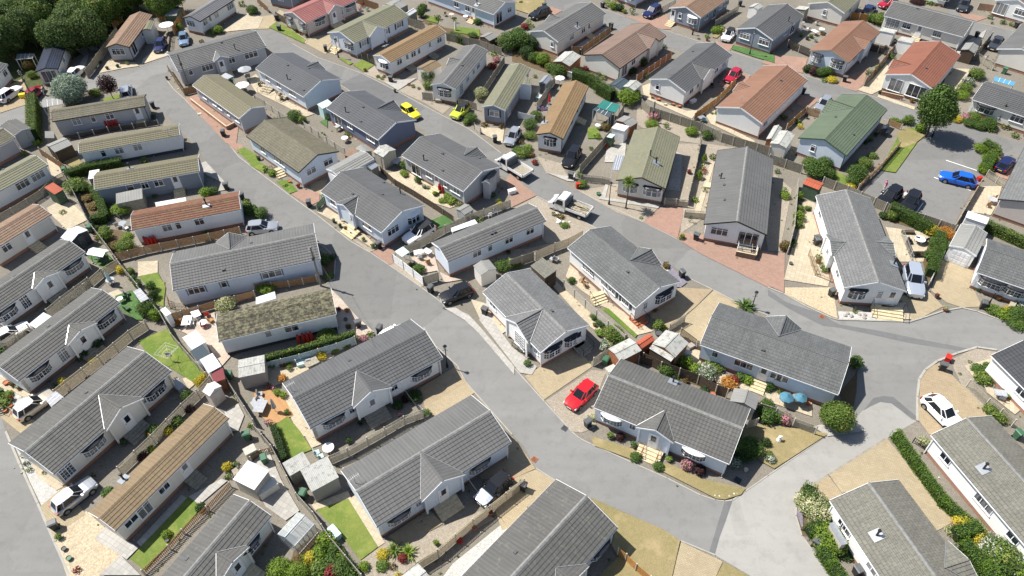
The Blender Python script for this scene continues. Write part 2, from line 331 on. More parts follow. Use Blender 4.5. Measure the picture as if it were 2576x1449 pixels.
# ------------------------------------------------------------------ ground
def sheet(name, t, s, z, mt, kind='structure'):
    p = GP(t, s) if isinstance(s, str) else s
    tri = tessellate_polygon([[Vector((q.x, q.y, 0)) for q in p]])
    me = bpy.data.meshes.new(name); me.from_pydata([(q.x, q.y, z) for q in p], [], [list(a) for a in tri]); me.materials.append(M[mt])
    bm = bmesh.new(); bm.from_mesh(me); bmesh.ops.recalc_face_normals(bm, faces=bm.faces)
    if bm.faces and bm.faces[:][0].normal.z < 0: bmesh.ops.reverse_faces(bm, faces=bm.faces)
    bm.to_mesh(me); bm.free()
    o = bpy.data.objects.new(name, me); COL.objects.link(o); o['kind'] = kind; return o
sheet('ground', 'F', [Vector((x, y, 0)) for x, y in ((-400, -250), (400, -250), (400, 700), (-400, 700))], 0, 'g_base')
sheet('woodland_ground', 'F', '-400,290 80,250 180,150 270,100 330,45 470,0 470,-60 -400,-260', .004, 'g_wild')
sheet('meadow', '00', '560,-60 750,-60 740,60 700,150 620,190 590,100', .008, 'g_field')
sheet('meadow', '00', '1330,-100 1600,-100 1640,60 1500,120 1390,60', .008, 'g_field')
# roads
ROAD_A = '-80,325 -80,290 0,287 80,258 250,186 350,170 425,141 500,105 640,78 700,78 735,110 700,140 640,165 560,190 480,150 422,205 437,225 465,250 500,287 537,320 570,355 600,394 644,428 729,492 799,542 881,607 934,637 979,667 1061,724 1114,764 1121,776 1144,776 1176,791 1209,826 1244,871 1288,920 1370,1011 1438,1086 1458,1103 1488,1118 1588,1163 1678,1203 1763,1246 1800,1258 1823,1261 1843,1258 1813,1341 1798,1396 1783,1390 1713,1361 1588,1296 1478,1248 1395,1208 1348,1178 1318,1123 1288,1093 1231,1029 1171,961 1151,921 1096,871 1066,824 1000,880 941,842 896,797 859,757 836,732 821,714 841,702 844,649 819,624 794,607 740,590 689,574 640,520 582,479 557,447 517,407 500,374 412,285 372,255 335,230 225,225 140,235 76,300 0,350 -80,380'
sheet('road', 'F', ROAD_A, .010, 'g_asph')
ROAD_B = '600,82 655,74 690,82 730,108 800,145 908,184 1000,230 1115,292 1180,325 1260,385 1340,425 1430,472 1560,545 1700,630 1790,690 1900,745 1932,724 1970,739 2027,771 2092,801 2107,805 2289,810 2322,800 2372,783 2419,775 2457,784 2532,811 2600,840 2640,860 2600,900 2507,881 2457,874 2407,889 2357,909 2327,931 2312,954 2307,999 2307,1059 2232,1102 2150,1120 2120,1075 2150,1055 2155,930 2140,905 2000,830 1932,794 1860,764 1793,729 1733,700 1640,650 1560,600 1500,574 1443,545 1383,510 1345,492 1288,457 1220,420 1150,375 1076,335 980,280 881,230 854,212 800,195 740,165 666,125 620,100'
ROAD_B = ROAD_B.replace('1340,425 1430,472 1560,545 1700,630 1790,690 1900,745 1932,724', '1343,400 1375,435 1433,472 1463,484 1513,509 1618,559 1704,602 1763,634 1850,680 1932,720').replace('1640,650 1560,600', '1660,650 1600,615')
sheet('road', 'F', ROAD_B, .014, 'g_asph')
sheet('road', 'F', '2169,1034 2207,1011 2244,1014 2294,1056 2307,1059 2232,1102 2084,1196 2039,1223 2017,1228 2004,1261 2002,1298 2017,1348 2044,1386 2092,1449 2130,1520 1900,1520 1888,1449 1818,1408 1798,1396 1813,1341 1838,1266 1843,1258 1875,1236 1932,1196 2079,1096 2120,1072 2150,1055', .018, 'g_conc')
sheet('road', 'F', '-160,900 0,1036 15,1086 50,1168 95,1266 137,1363 175,1448 215,1560 -260,1600', .010, 'g_asph2')
sheet('road', 'F', '1300,-30 1443,-20 1513,22 1608,55 1658,72 1838,130 1932,160 2024,190 2107,216 2157,231 2302,277 2382,302 2492,337 2600,368 2700,400 2700,430 2600,400 2450,348 2330,330 2219,300 2064,252 2027,245 1888,190 1718,132 1550,75 1413,27 1370,12 1290,-10', .010, 'g_asph')
sheet('road', 'F', '2380,10 2450,56 2600,90 2700,112 2700,150 2600,112 2500,102 2440,90 2395,50', .010, 'g_asph')
sheet('road', 'F', '2150,-40 2260,-40 2235,0 2215,30 2187,25', .010, 'g_asph')
sheet('road', 'F', '1066,824 1096,800 1121,776 1144,776 1176,791 1209,826 1244,871 1288,920 1370,1011 1438,1086 1458,1103 1488,1118 1588,1163 1678,1203 1763,1246 1800,1258 1823,1261 1843,1258 1813,1341 1798,1396 1783,1390 1713,1361 1588,1296 1478,1248 1395,1208 1348,1178 1318,1123 1288,1093 1231,1029 1171,961 1151,921 1096,871', .0115, 'g_asph2')
sheet('road', 'F', '-80,325 -80,290 0,287 80,258 250,186 350,170 425,141 430,180 380,190 335,230 225,225 140,235 76,300 0,350 -80,380', .0115, 'g_asph2')
sheet('road', 'F', '1738,626 1763,634 1850,680 1932,722 1970,739 2027,771 2092,801 2107,805 2289,810 2322,800 2372,783 2419,775 2457,784 2532,811 2600,840 2640,860 2600,900 2507,881 2457,874 2407,889 2357,909 2327,931 2312,954 2307,999 2307,1059 2232,1102 2150,1120 2120,1075 2150,1055 2155,930 2140,905 2000,830 1932,794 1860,764 1793,729 1733,700 1695,670', .0155, 'g_asph2')
sheet('car_park', 'F', '2167,492 2215,430 2252,437 2302,374 2325,345 2320,322 2450,345 2600,385 2600,400 2520,400 2470,440 2440,490 2395,575 2372,578 2177,500', .022, 'g_asph')
sheet('lane', '00', '780,680 850,560 800,530 760,500 990,455 1010,490 900,525 850,700', .010, 'g_gp')
for s in ('200,1440 200,600',): pass
# darker resurfaced strips
for t, s in (('23', '0,20 190,150 560,270 640,330 720,370 1100,430 1480,510 2000,610 1930,635 1440,560 1080,480 700,400 560,385 380,300 190,200 0,80'), ('23', '960,1235 1060,1110 1160,1090 1260,1100 1500,1300 1490,1335 1440,1310 1240,1165 1130,1150 1040,1190'),
             ('32', '2140,700 2220,690 2150,900 2090,1060 2040,1240 1980,1220 2060,960'), ('21', '2420,-300 2576,-200 1800,370 1700,400 1690,390'), ('01', '840,850 1070,735 1420,920 1700,1090 1480,1230 950,925')):
    if t != '21': sheet('road_repair', t, s, .026, 'g_asphdark')
z0 = [.030]
def G_(name, mt, *polys):
    for t, s in polys:
        sheet(name, t, s, z0[0], mt); z0[0] += .0007
G_('garden', 'g_so', ('10', '820,420 900,400 1080,640 1110,760 930,780 800,560'), ('10', '1000,900 1140,860 1330,900 1350,1080 1180,1090 1060,980'), ('31', '380,1200 620,1020 860,1200 1080,1448 1200,1600 300,1600 330,1380'), ('11', '620,1150 720,1100 790,1160 780,1340 700,1400 640,1340'), ('23', '720,1050 870,880 900,820 890,1050 830,1330 750,1250'),
   ('01', '1650,150 1900,280 2250,330 2500,420 2420,520 2250,430 1900,330 1700,240'), ('02', '0,300 300,420 600,740 560,800 250,700 0,620'), ('33', '330,560 440,550 640,800 640,930 480,1060 350,1050 290,860 290,700'), ('33', '1800,1000 2100,1000 2576,1448 2576,1560 2300,1600'), ('13', '1190,640 1640,820 1860,880 1700,1260 1600,1420 1560,1200 1640,900 1150,760'), ('22', '1480,760 1900,900 2200,1010 2160,1090 1850,980 1480,850'))
G_('gravel_yard', 'g_gv', ('22', '340,1140 800,830 950,840 900,960 830,1190 850,1400 700,1460 600,1448'), ('12', '870,440 1050,400 1500,620 1320,790 1050,690 660,470'), ('12', '20,650 240,530 850,850 700,960 560,1000 350,1000 250,900'), ('12', '1670,0 1890,0 1800,560 1500,600 1560,430'), ('12', '1970,0 2360,60 2060,120 1940,740 1700,900 1690,740 1800,400'),
   ('13', '60,300 240,460 120,1080 0,1080 -60,700'), ('31', '1290,1090 1480,1120 2250,800 2400,880 1650,1300 1400,1500 1050,1500 1050,1300'), ('23', '1830,730 2080,610 2290,650 2250,820 2050,950 2250,1290 1960,1010'), ('01', '1080,740 1190,660 1240,740 1400,800 1290,830'), ('01', '1430,915 1640,800 1700,900 1690,1010 1960,1080 1880,1150 1700,1040'), ('11', '620,700 980,960 1200,1070 1140,1090'), ('11', '1390,1190 1700,1430 1660,1440 1345,1215'),
   ('10', '540,700 760,580 890,740 740,810 560,760'), ('02', '1260,1050 1900,1280 1890,1448 1500,1400 1250,1250'), ('12', '250,130 500,200 560,330 350,300'), ('20', '1100,1000 1300,1000 1300,1100'), ('12', '-560,1180 -330,1060 150,1060 400,1000 400,1050 150,1160 -100,1220'))
G_('gravel_yard', 'g_yg', ('30', '680,960 870,800 1050,960 1230,1250 1010,1500 690,1500 560,1120'), ('23', '170,0 650,0 700,310 640,290 380,170 170,60'))
G_('gravel_yard', 'g_wg', ('30', '130,90 330,0 600,420 640,560 420,745 300,500'), ('20', '-100,830 200,960 380,1080 130,1230 -50,1230'), ('31', '1980,1330 2600,830 2700,1000 2150,1500 1850,1500'), ('23', '700,240 1060,250 1090,335 720,325'))
G_('drive', 'g_tp', ('22', '130,890 300,790 640,600 800,780 800,800 320,1130'), ('22', '1650,400 1720,320 2030,30 2290,170 2200,420 1900,560 1860,560 1580,430'), ('23', '1300,100 1600,20 1760,190 1550,300 1440,330 1400,180'), ('13', '1730,1150 1880,1200 2100,1270 2060,1450 2150,1640 1950,1650 1800,1600 1640,1480'), ('33', '620,440 1200,75 1400,330 1880,900 1700,1000 1340,520 740,620'), ('32', '1700,1110 2120,1310 2030,1500 1600,1500'), ('32', '0,480 120,430 240,380 440,500 0,950 -100,1000 -200,700'),
   ('21', '1690,1200 2120,960 2200,1060 1800,1300'), ('30', '410,750 640,560 870,830 680,960 560,1110'), ('20', '100,1210 450,1390 250,1500 0,1300'), ('01', '-60,180 190,150 240,100 300,130 130,290 -60,300'), ('01', '480,430 580,370 760,350 780,420 700,550'))
G_('drive', 'g_bp', ('23', '1530,900 1600,800 1720,760 1830,860 2250,1300 2000,1500 1620,1480 1510,1330'), ('32', '0,50 190,300 235,375 0,480 -300,480 -420,320 -100,0'), ('21', '1650,1010 2000,800 2120,960 1700,1200'), ('22', '1640,20 1700,0 2020,20 1840,200 1560,420 1400,300 1380,240'), ('33', '440,555 610,450 740,630 620,710'), ('00', '0,900 240,790 310,1040 0,1140'), ('31', '1330,1060 1740,780 1880,930 1480,1150'), ('11', '540,380 720,370 660,520 560,480'))
G_('drive', 'g_rp', ('12', '1500,640 1720,620 1720,720 1665,955 1320,790'), ('12', '1690,890 2000,930 2250,1030 2640,1100 2640,1430 2576,1448 1900,1110 1665,960'), ('13', '0,1110 170,1100 160,1500 -60,1400'), ('13', '2250,150 2290,320 2420,370 2500,300 2330,100'), ('03', '0,540 400,590 350,740 -60,640'), ('03', '760,780 1010,690 960,850 890,925 700,860'), ('03', '330,960 530,995 400,1100 280,1050'), ('03', '1900,120 2080,150 2210,180 2080,225 1990,200'), ('02', '1130,170 1330,170 1560,150 1600,300 1490,295 1280,220'), ('02', '2040,410 2110,440 2230,450 2190,515 2060,480'), ('02', '2150,690 2400,765 2330,850 2230,900 2080,860'), ('02', '330,50 510,110 420,160'), ('01', '80,500 175,530 100,600'), ('00', '1860,990 1990,950 2400,1280 2380,1448 2280,1448 2000,1150'), ('10', '2290,0 2420,0 2460,50 2390,90'), ('11', '350,510 470,460 640,500 640,580 560,620 500,600'), ('11', '1165,1090 1340,1040 1400,1090 1390,1200 1340,1220'), ('12', '-60,370 -20,300 120,420 250,520 0,640'))
G_('patio', 'g_sl', ('13', '360,560 470,600 620,1380 600,1440 160,1370 240,1050 330,800'), ('13', '1180,840 1640,900 1560,1190 1320,1190'), ('13', '2110,430 2350,430 2300,620 2240,720 1980,680'), ('03', '900,910 1050,800 1190,640 1230,720 1150,900 1040,955'), ('03', '1820,690 2080,700 1950,900 1740,900'), ('03', '1110,950 1480,1080 1470,1110 1100,980'), ('02', '1310,870 1390,840 1400,1000 1760,1120 1870,1110 1810,1200 1330,990'), ('02', '2020,1060 2080,1240 2440,1420 2440,1460 2000,1250 1940,1150'), ('01', '0,750 90,850 350,1040 590,1150 500,1180 270,1060 0,930 -80,800'), ('01', '2260,1280 2500,1300 2480,1448 2280,1350'), ('11', '1300,300 1580,260 2110,600 1950,650 1790,600 1560,460'), ('11', '610,690 700,640 1010,830 1230,1050 1190,1070 990,930 800,790'), ('12', '380,1400 430,1380 1010,1880 1180,2040 1120,2060 760,1830'), ('12', '590,1200 600,1120 680,1330 830,1448 960,1600 1200,1760 1160,1800 700,1480 540,1340'), ('22', '880,180 980,150 1200,300 1420,440 1260,480 970,215'),
   ('10', '470,650 600,580 720,600 900,760 680,870 520,720'), ('10', '470,150 560,140 640,330 540,380'), ('10', '1390,1190 1590,1180 1590,1310 1390,1340'), ('00', '1000,740 1110,590 1370,640 1400,670 1250,690'), ('00', '1440,600 1540,520 1700,520 1700,560 1430,650'), ('00', '2220,330 2500,130 2650,180 2600,290 2400,310'), ('21', '90,840 400,760 700,640 800,690 250,970 100,1020'), ('21', '260,1110 340,1070 580,1500 440,1500'), ('31', '460,-20 560,-60 660,130 560,170'), ('31', '930,690 1000,640 1300,1120 1230,1165'), ('31', '560,740 930,600 960,680 600,800'), ('22', '1820,620 1900,640 1900,760 2100,860 2400,1000 2560,1110 2420,1050 2060,960 1800,820 1760,750'), ('23', '-60,1000 60,1060 440,1160 440,1300 0,1150'), ('23', '1970,790 2290,700 2320,740 2050,810 2160,890 2060,900'), ('23', '2160,960 2576,1200 2480,1280 2200,1060'), ('23', '1060,180 1380,150 1440,320 1090,335'), ('12', '2000,180 2040,190 1880,740 1820,730'), ('01', '270,290 330,280 520,410 500,440'), ('20', '1840,920 1890,900 1970,970 1900,1030'), ('20', '1090,60 1190,20 1240,60 1160,110'), ('20', '-60,900 60,900 330,1070 260,1110 -60,980'), ('30', '240,110 330,90 460,330 640,560 570,600 380,450'), ('22', '560,30 760,160 820,280 1050,500 960,560 700,300'), ('21', '2160,120 2330,170 2540,430 2470,470 2250,310'))
G_('patio', 'g_gp', ('22', '-290,200 0,600 250,800 200,880 80,860 -330,330'), ('21', '1900,212 2010,206 2160,300 2290,440 2600,800 2600,880 2240,460 2100,330'), ('12', '360,300 560,330 640,300 620,385 560,380'), ('12', '950,60 1150,-20 1130,190 930,190'), ('12', '900,520 940,410 970,420 940,545 1490,620 1470,655 930,570 870,560'), ('12', '1650,80 1710,110 1690,480 1560,470'), ('01', '1290,830 1620,790 1430,915'), ('10', '2000,210 2070,180 2330,460 2200,480 2230,390 2080,320'), ('30', '950,1080 1070,960 1400,1170 1280,1290'), ('30', '1900,660 2230,480 2290,500 2010,740'), ('20', '2260,1250 2400,1170 2460,1290 2400,1448 2330,1448'), ('31', '-90,370 120,170 260,500 440,800 300,900 100,760'), ('30', '1380,1120 1830,640 1900,680 1420,1160'), ('03', '1900,480 2200,300 2060,600 1900,600'), ('23', '440,1400 830,1330 980,1448 600,1500'), ('02', '600,500 940,270 990,290 700,500'), ('30', '1000,1448 1220,1250 1420,1448'))
G_('patio', 'g_pk', ('21', '700,20 770,30 870,130 1010,290 1190,450 1060,490 830,470 790,200'), ('20', '1800,430 2160,250 2200,450 2320,700 2240,790 2080,570'), ('11', '1790,1100 1840,1290 1960,1350 2090,1370 1900,1400 1850,1300 1700,1200'), ('11', '1560,1150 1780,1100 1830,1280 1680,1310'))
G_('timber_deck', 'g_dk', ('21', '-20,1040 120,1020 280,1110 380,1290 160,1390 0,1250'))
G_('slate_bed', 'g_slate', ('12', '1480,1170 1600,1240 1760,1400 1700,1448 1600,1448'), ('33', '300,690 340,700 350,1000 290,850'))
G_('lawn', 'g_lw', ('31', '190,-60 320,-150 445,0 565,185 350,275 240,110'), ('31', '610,790 930,680 1230,1165 1050,1300 900,1100'), ('30', '1310,1285 1900,660 2010,740 1980,830 1460,1400'), ('20', '1400,540 1700,410 1820,560 2090,880 1950,960 1700,800 1500,700'), ('20', '1520,-60 1660,-60 1650,200 1560,150'), ('10', '1390,1340 1590,1300 1670,1448 1650,1600 1500,1448'), ('01', '130,280 200,230 310,270 510,410 480,440 330,370 220,320'), ('01', '830,590 880,590 980,640 940,660'), ('01', '975,660 1070,605 1190,660 1090,730'), ('13', '1300,-60 1400,-160 1520,-150 1490,0 1280,295 1130,270 1180,160'), ('13', '630,330 680,290 780,320 790,400 740,430'), ('22', '900,215 970,215 1260,480 1240,510'), ('11', '-60,120 120,240 80,300 -60,220'), ('11', '200,380 330,370 420,480 340,508'), ('10', '2380,70 2460,40 2576,110 2620,260 2500,180'), ('00', '1040,1000 1200,950 1210,1000 1040,1035'), ('01', '1700,150 1840,190 1830,240 1720,210'), ('01', '1980,270 2250,300 2250,370 2000,330'), ('02', '760,1290 860,1280 900,1400 760,1400'))
G_('lawn', 'g_tf', ('20', '1160,90 1330,30 1480,190 1440,330 1380,330 1230,240'), ('10', '880,1140 1010,1040 1160,1190 1050,1270 930,1180'), ('11', '1740,790 1890,720 2010,790 1900,830 1800,870'), ('02', '2205,500 2230,460 2640,560 2640,640 2576,620 2440,580'), ('01', '640,1230 720,1200 720,1290'))
G_('dry_grass', 'g_dl', ('02', '40,-60 330,-60 330,50 170,145 30,100'), ('03', '1290,1340 1400,1290 1580,1370 1480,1448 1340,1500'), ('32', '790,50 1220,180 1240,210 1210,290 1000,210 830,150'), ('32', '1500,350 1560,320 1900,480 2350,580 2300,640 2140,690 2050,680 1500,400'), ('32', '770,660 1120,820 1500,980 1690,1100 1600,1500 1230,1500 1060,1250 1000,1150 1060,960'), ('33', '-500,-120 -200,-60 0,-60 480,0 600,30 60,380 -80,300 -250,100'), ('32', '880,1448 1090,1240 1200,1400 1230,1500 900,1500'), ('10', '640,190 780,130 830,200 760,260'), ('32', '2130,1320 2400,1470 2030,1500'), ('02', '2010,380 2110,280 2160,300 2060,390'))

# kerbs: pale concrete edging a few centimetres proud
def kerb(t, s, w=.11, h=.05, mt='kerb'):
    p = GP(t, s); mb = MB()
    for a, b in zip(p, p[1:]):
        d = (b-a); l = d.length
        if l < .01: continue
        d /= l; nn = Vector((-d.y, d.x, 0))*w/2; a2 = a-d*.02; b2 = b+d*.02; zz = Vector((0, 0, h))
        mb.face([a2-nn+zz, b2-nn+zz, b2+nn+zz, a2+nn+zz]); mb.face([a2-nn, b2-nn, b2-nn+zz, a2-nn+zz]); mb.face([a2+nn, b2+nn, b2+nn+zz, a2+nn+zz])
    o = mb.build('kerb', mt); o['kind'] = 'structure'
kerb('F', '422,205 437,225 465,250 500,287 537,320 570,355 600,394 644,428 729,492 799,542 881,607 934,637 979,667 1061,724 1114,764 1121,776')
kerb('F', '1135,778 1176,791 1209,826 1244,871 1288,920 1370,1011 1438,1086 1458,1103 1488,1118 1588,1163 1678,1203 1763,1246 1800,1258 1823,1261 1843,1258 1875,1236 1932,1196 2079,1096')
kerb('F', '735,110 800,145 908,184 1000,230 1115,292 1180,325 1260,385'); kerb('F', '1463,484 1513,509 1618,559 1704,602 1763,634 1850,680 1932,722'); kerb('F', '854,212 881,230'); kerb('F', '1288,457 1345,492 1383,510 1443,545 1500,574')
kerb('F', '1932,724 1970,739 2027,771 2092,801 2107,805 2289,810 2322,800 2372,783 2419,775 2457,784 2532,811 2600,840', .16, .11)
kerb('F', '2507,881 2457,874 2407,889 2357,909 2327,931 2312,954 2307,999 2307,1059', .22, .1); kerb('F', '1733,700 1793,729 1860,764 1932,794')
kerb('F', '1348,1178 1395,1208'); kerb('F', '1066,824 1096,871 1151,921 1171,961 1231,1029 1288,1093'); kerb('F', '644,590 700,578'); kerb('F', '794,607 819,624 844,649 841,702 821,714')
kerb('F', '836,732 859,757 896,797 941,842'); kerb('F', '1513,22 1608,55 1658,72 1838,130 1932,160 2024,190 2107,216 2157,231 2302,277 2382,302'); kerb('F', '1413,27 1550,75'); kerb('F', '1718,132 1888,190'); kerb('F', '2027,245 2064,252'); kerb('F', '2219,300 2290,318')
kerb('F', '2452,56 2600,90'); kerb('F', '15,1086 50,1168 95,1266 137,1363 175,1448', .2, .05); kerb('F', '2232,1102 2084,1196 2039,1223', .25, .04, 'stepgrey'); kerb('F', '2004,1261 2002,1298 2017,1348 2044,1386 2092,1449', .12); kerb('F', '250,186 350,170 425,141'); kerb('F', '1713,1361 1798,1396')
kerb('33', '610,455 740,630', .06, .05)
# painted bays in the car park
mb = MB()
for a, b in (('1790,165', '2105,270'), ('1670,338', '2040,470'), ('1100,560', '1160,480'), ('1480,710', '1560,595')):
    A_, B_ = GP('13', a)[0], GP('13', b)[0]; d = (B_-A_).normalized(); nn = Vector((-d.y, d.x, 0))*.06; zz = Vector((0, 0, .027))
    mb.face([A_-nn+zz, B_-nn+zz, B_+nn+zz, A_+nn+zz])
mb.build('road_marking', 'paint_white')['kind'] = 'structure'

# ------------------------------------------------------------------ houses
HOUSES = []
class House: pass
def rect3(t, P0, P1, P2, z):
    a, b, c = G(t, *P0, z), G(t, *P1, z), G(t, *P2, z)
    ex = (a-b); Ln = ex.length; ex.normalize(); ny = Vector((-ex.y, ex.x, 0)); k = (c-b).dot(ny); sg = 1 if k > 0 else -1
    W = abs(k); ctr = b+ex*Ln/2+ny*k/2; ctr.z = 0
    return ctr, math.atan2(ex.y, ex.x), Ln, W, sg
def slope_mesh(mb, x0, x1, ye, yr, ze, zr, n, lift=.04, m=0, mr=1, ends=None):
    """stepped tile courses from the eave (ye, ze) up to the ridge (yr, zr); ends(t) may give x0, x1 at fraction t"""
    W = math.hypot(yr-ye, zr-ze)
    for k in range(n):
        t0, t1 = k/n, (k+1)/n
        a0, a1 = ends(t0) if ends else (x0, x1); b0, b1 = ends(t1) if ends else (x0, x1)
        y0, y1 = ye+(yr-ye)*t0, ye+(yr-ye)*t1; z0, z1 = ze+(zr-ze)*t0, ze+(zr-ze)*t1
        mb.face([(a0, y0, z0+lift), (a1, y0, z0+lift), (b1, y1, z1+.004), (b0, y1, z1+.004)], uv=[(a0, t0*W), (a1, t0*W), (b1, t1*W), (b0, t1*W)], m=m)
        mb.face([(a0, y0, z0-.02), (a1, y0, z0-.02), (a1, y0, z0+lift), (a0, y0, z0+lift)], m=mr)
def wallface(h, side):
    """origin, tangent, outward normal and length of a wall in the house's own frame, u running from P1's end"""
    L_, W_, sg = h.L, h.W, h.sg; oe, og = h.oe, h.og
    if side == 'A': return Vector((-L_/2, -sg*(W_/2-oe), 0)), Vector((1, 0, 0)), Vector((0, -sg, 0)), L_
    if side == 'C': return Vector((-L_/2, sg*(W_/2-oe), 0)), Vector((1, 0, 0)), Vector((0, sg, 0)), L_
    if side == 'B': return Vector((-L_/2+og, -sg*W_/2, 0)), Vector((0, sg, 0)), Vector((-1, 0, 0)), W_
    return Vector((L_/2-og, -sg*W_/2, 0)), Vector((0, sg, 0)), Vector((1, 0, 0)), W_
def hit(h, side, t, x, y, off=0.0):
    O, T, Nn, _ = wallface(h, side); O = O+Nn*off
    c, s = math.cos(h.rz), math.sin(h.rz)
    def w(v): return Vector((v.x*c-v.y*s, v.x*s+v.y*c, v.z))
    Ow = w(O)+h.ctr; Nw, Tw = w(Nn), w(T); d = ray(t, x, y); C0 = Vector((0, 0, HC))
    k = (Ow-C0).dot(Nw)/d.dot(Nw); p = C0+d*k
    return (p-Ow).dot(Tw), p.z
class WF:
    def __init__(s, h, side, off=0.0): s.O, s.T, s.N, s.len = wallface(h, side); s.O = s.O+s.N*off
    def __call__(s, u, d, z): v = s.O+s.T*u+s.N*d; return Vector((v.x, v.y, z))
def window(h, F, u, w, z0, z1, bars=2, transom=True, grid=False, name='window', d0=0.0, par=None, trim=None):
    """frame with its glass as a child"""
    fr = MB(); t = .06; a, b = u-w/2, u+w/2
    P = lambda x, y, z: F(x, y, z)
    if trim: fr.box(a-.16, b+.16, d0+.004, d0+.02, z0-.14, z1+.12, 1, P)
    for q in ((a, b, z1-t, z1), (a, b, z0, z0+t)): fr.box(q[0], q[1], d0, d0+.07, q[2], q[3], 0, P)
    for i in range(bars+1):
        x = a+(w-t)*i/bars; fr.box(x, x+t, d0+.002, d0+.066, z0+t, z1-t, 0, P)
    if transom: zt = z1-(z1-z0)*.3; fr.box(a+t, b-t, d0+.004, d0+.062, zt, zt+.05, 0, P)
    if grid:
        k = max(2, round((z1-z0)/.42))
        for i in range(1, k): zz = z0+(z1-z0)*i/k; fr.box(a+t, b-t, d0+.03, d0+.05, zz-.014, zz+.014, 0, P)
        for i in range(bars): x = a+t+(w-t)*(i+.5)/bars-.02; fr.box(x, x+.028, d0+.028, d0+.048, z0+t, z1-t, 0, P)
    fr.box(a-.08, b+.08, d0, d0+.12, z0-.05, z0, 0, P)
    o = fr.build(name, ['wh', trim or 'wh'], par or h.root)
    g = MB(); g.box(a+.03, b-.03, d0+.008, d0+.03, z0+.03, z1-.03, 0, P); g.build('pane', h.glass, o)
    return o
def feature(h, side, ty, num, t, x, y):
    off = 0.0
    if ty in 'dnwf':
        u, _ = hit(h, side, t, x, y, .42)
        for sd, pu, pe, po in h.porches:
            if sd == side and abs(u-pu) < pe: off = po
    F = WF(h, side, off); zf = .55; he = h.he
    if ty == 'g': return porch(h, side, num or 3.4, t, x, y)
    u, z = hit(h, side, t, x, y, off); u = max(.7, min(F.len-.7, u)); G_ = h.grid; tr = h.wtrim
    if ty == 'w': window(h, F, u, num or 1.15, zf+.85, zf+1.85, 2, True, G_, trim=tr)
    elif ty == 'W': window(h, F, u, num or 1.8, zf+.8, zf+1.9, 3, True, G_, trim=tr)
    elif ty == 'n': window(h, F, u, num or .65, zf+.85, zf+1.85, 1, True, G_, trim=tr)
    elif ty == 't': window(h, F, u, num or 1.0, zf+.25, zf+1.9, 2, True, G_, trim=tr)
    elif ty == 'f': window(h, F, u, num or 1.8, zf+.02, zf+1.98, 2 if (num or 0) < 2 else 3, False, G_, 'french_window', trim=tr)
    elif ty == 'd':
        o = MB(); o.box(u-.5, u+.5, 0, .05, zf, zf+2.08, 0, F); o.box(u-.42, u+.42, .05, .075, zf+.02, zf+2.0, 1, F)
        o = o.build('door', ['wh', h.door], h.root)
        g = MB(); g.box(u-.24, u+.24, .076, .09, zf+1.05, zf+1.85, 0, F); g.build('pane', h.glass, o)
        hd = MB(); hd.box(u+.30, u+.38, .076, .12, zf+.95, zf+1.12, 0, F); hd.build('handle', 'metal', o)
        st = MB()
        sw = 1.15 if off else .7
        for k in range(4): st.box(u-sw, u+sw, .012, .4+.34*k, 0, .5-.125*k-(.001*k), 0, F)
        if side in 'AB': st.build('steps', h.steps, h.root)
    elif ty in 'bB':
        w = num or 2.3; z0, z1 = zf+.7, zf+1.85; dd = .34
        a, b = u-w/2, u+w/2; q = [(a, .0), (a+.45, dd), (b-.45, dd), (b, .0)]
        o = MB()
        for (u0, e0), (u1, e1) in zip(q, q[1:]):
            o.face([F(u0, e0, z0), F(u1, e1, z0), F(u1, e1, z1), F(u0, e0, z1)], m=1)
        o.face([F(x_, e_, z0) for x_, e_ in q], m=0); o.face([F(x_, e_, z1) for x_, e_ in q], m=0)
        for i, ((u0, e0), (u1, e1)) in enumerate(zip(q, q[1:])):
            nb = 2 if i == 1 else 1
            for k in range(nb+1):
                f = k/nb; A_ = F(u0+(u1-u0)*f, e0+(e1-e0)*f+.01, z0); o.bar(A_, (A_.x, A_.y, z1), .13, .06, m=0)
            for zz in (z0, z1-.42, z1): o.bar(F(u0, e0+.012, zz), F(u1, e1+.012, zz), .07 if zz != z1-.42 else .045, m=0)
            if G_:
                for zz in (z0+.34, z0+.68): o.bar(F(u0, e0+.012, zz), F(u1, e1+.012, zz), .025, m=0)
                for f in ((.25, .75) if nb == 2 else (.5,)): A_ = F(u0+(u1-u0)*f, e0+(e1-e0)*f+.01, z0); o.bar(A_, (A_.x, A_.y, z1), .025, m=0)
        o = o.build('bay_window', ['wh', 'wh'], h.root)
        g = MB()
        for (u0, e0), (u1, e1) in zip(q, q[1:]): g.face([F(u0, e0+.006, z0+.02), F(u1, e1+.006, z0+.02), F(u1, e1+.006, z1-.02), F(u0, e0+.006, z1-.02)])
        g.build('pane', h.glass, o)
        c = MB(); n = 8; e = []
        for k in range(n+1):
            f = k/n; q_ = 1 if side in 'AC' else .35; e.append((a-.08-.1*q_+(w+.16+.2*q_)*f, .03+(dd+.10+.22*q_)*math.sin(math.pi*f)**.6))
        ztop = min(z1+.3, he-.04) if side in 'AC' else z1+.22
        for (u0, e0), (u1, e1) in zip(e, e[1:]):
            c.face([F(u0, e0, z1-.02), F(u1, e1, z1-.02), F((u1-u)*.86+u, .01, ztop), F((u0-u)*.86+u, .01, ztop)])
            c.face([F(u0, e0, z1-.04-.1*q_), F(u1, e1, z1-.04-.1*q_), F(u1, e1, z1-.02), F(u0, e0, z1-.02)])
        c.build('canopy', 'bk' if ty == 'b' else 'wh', o)
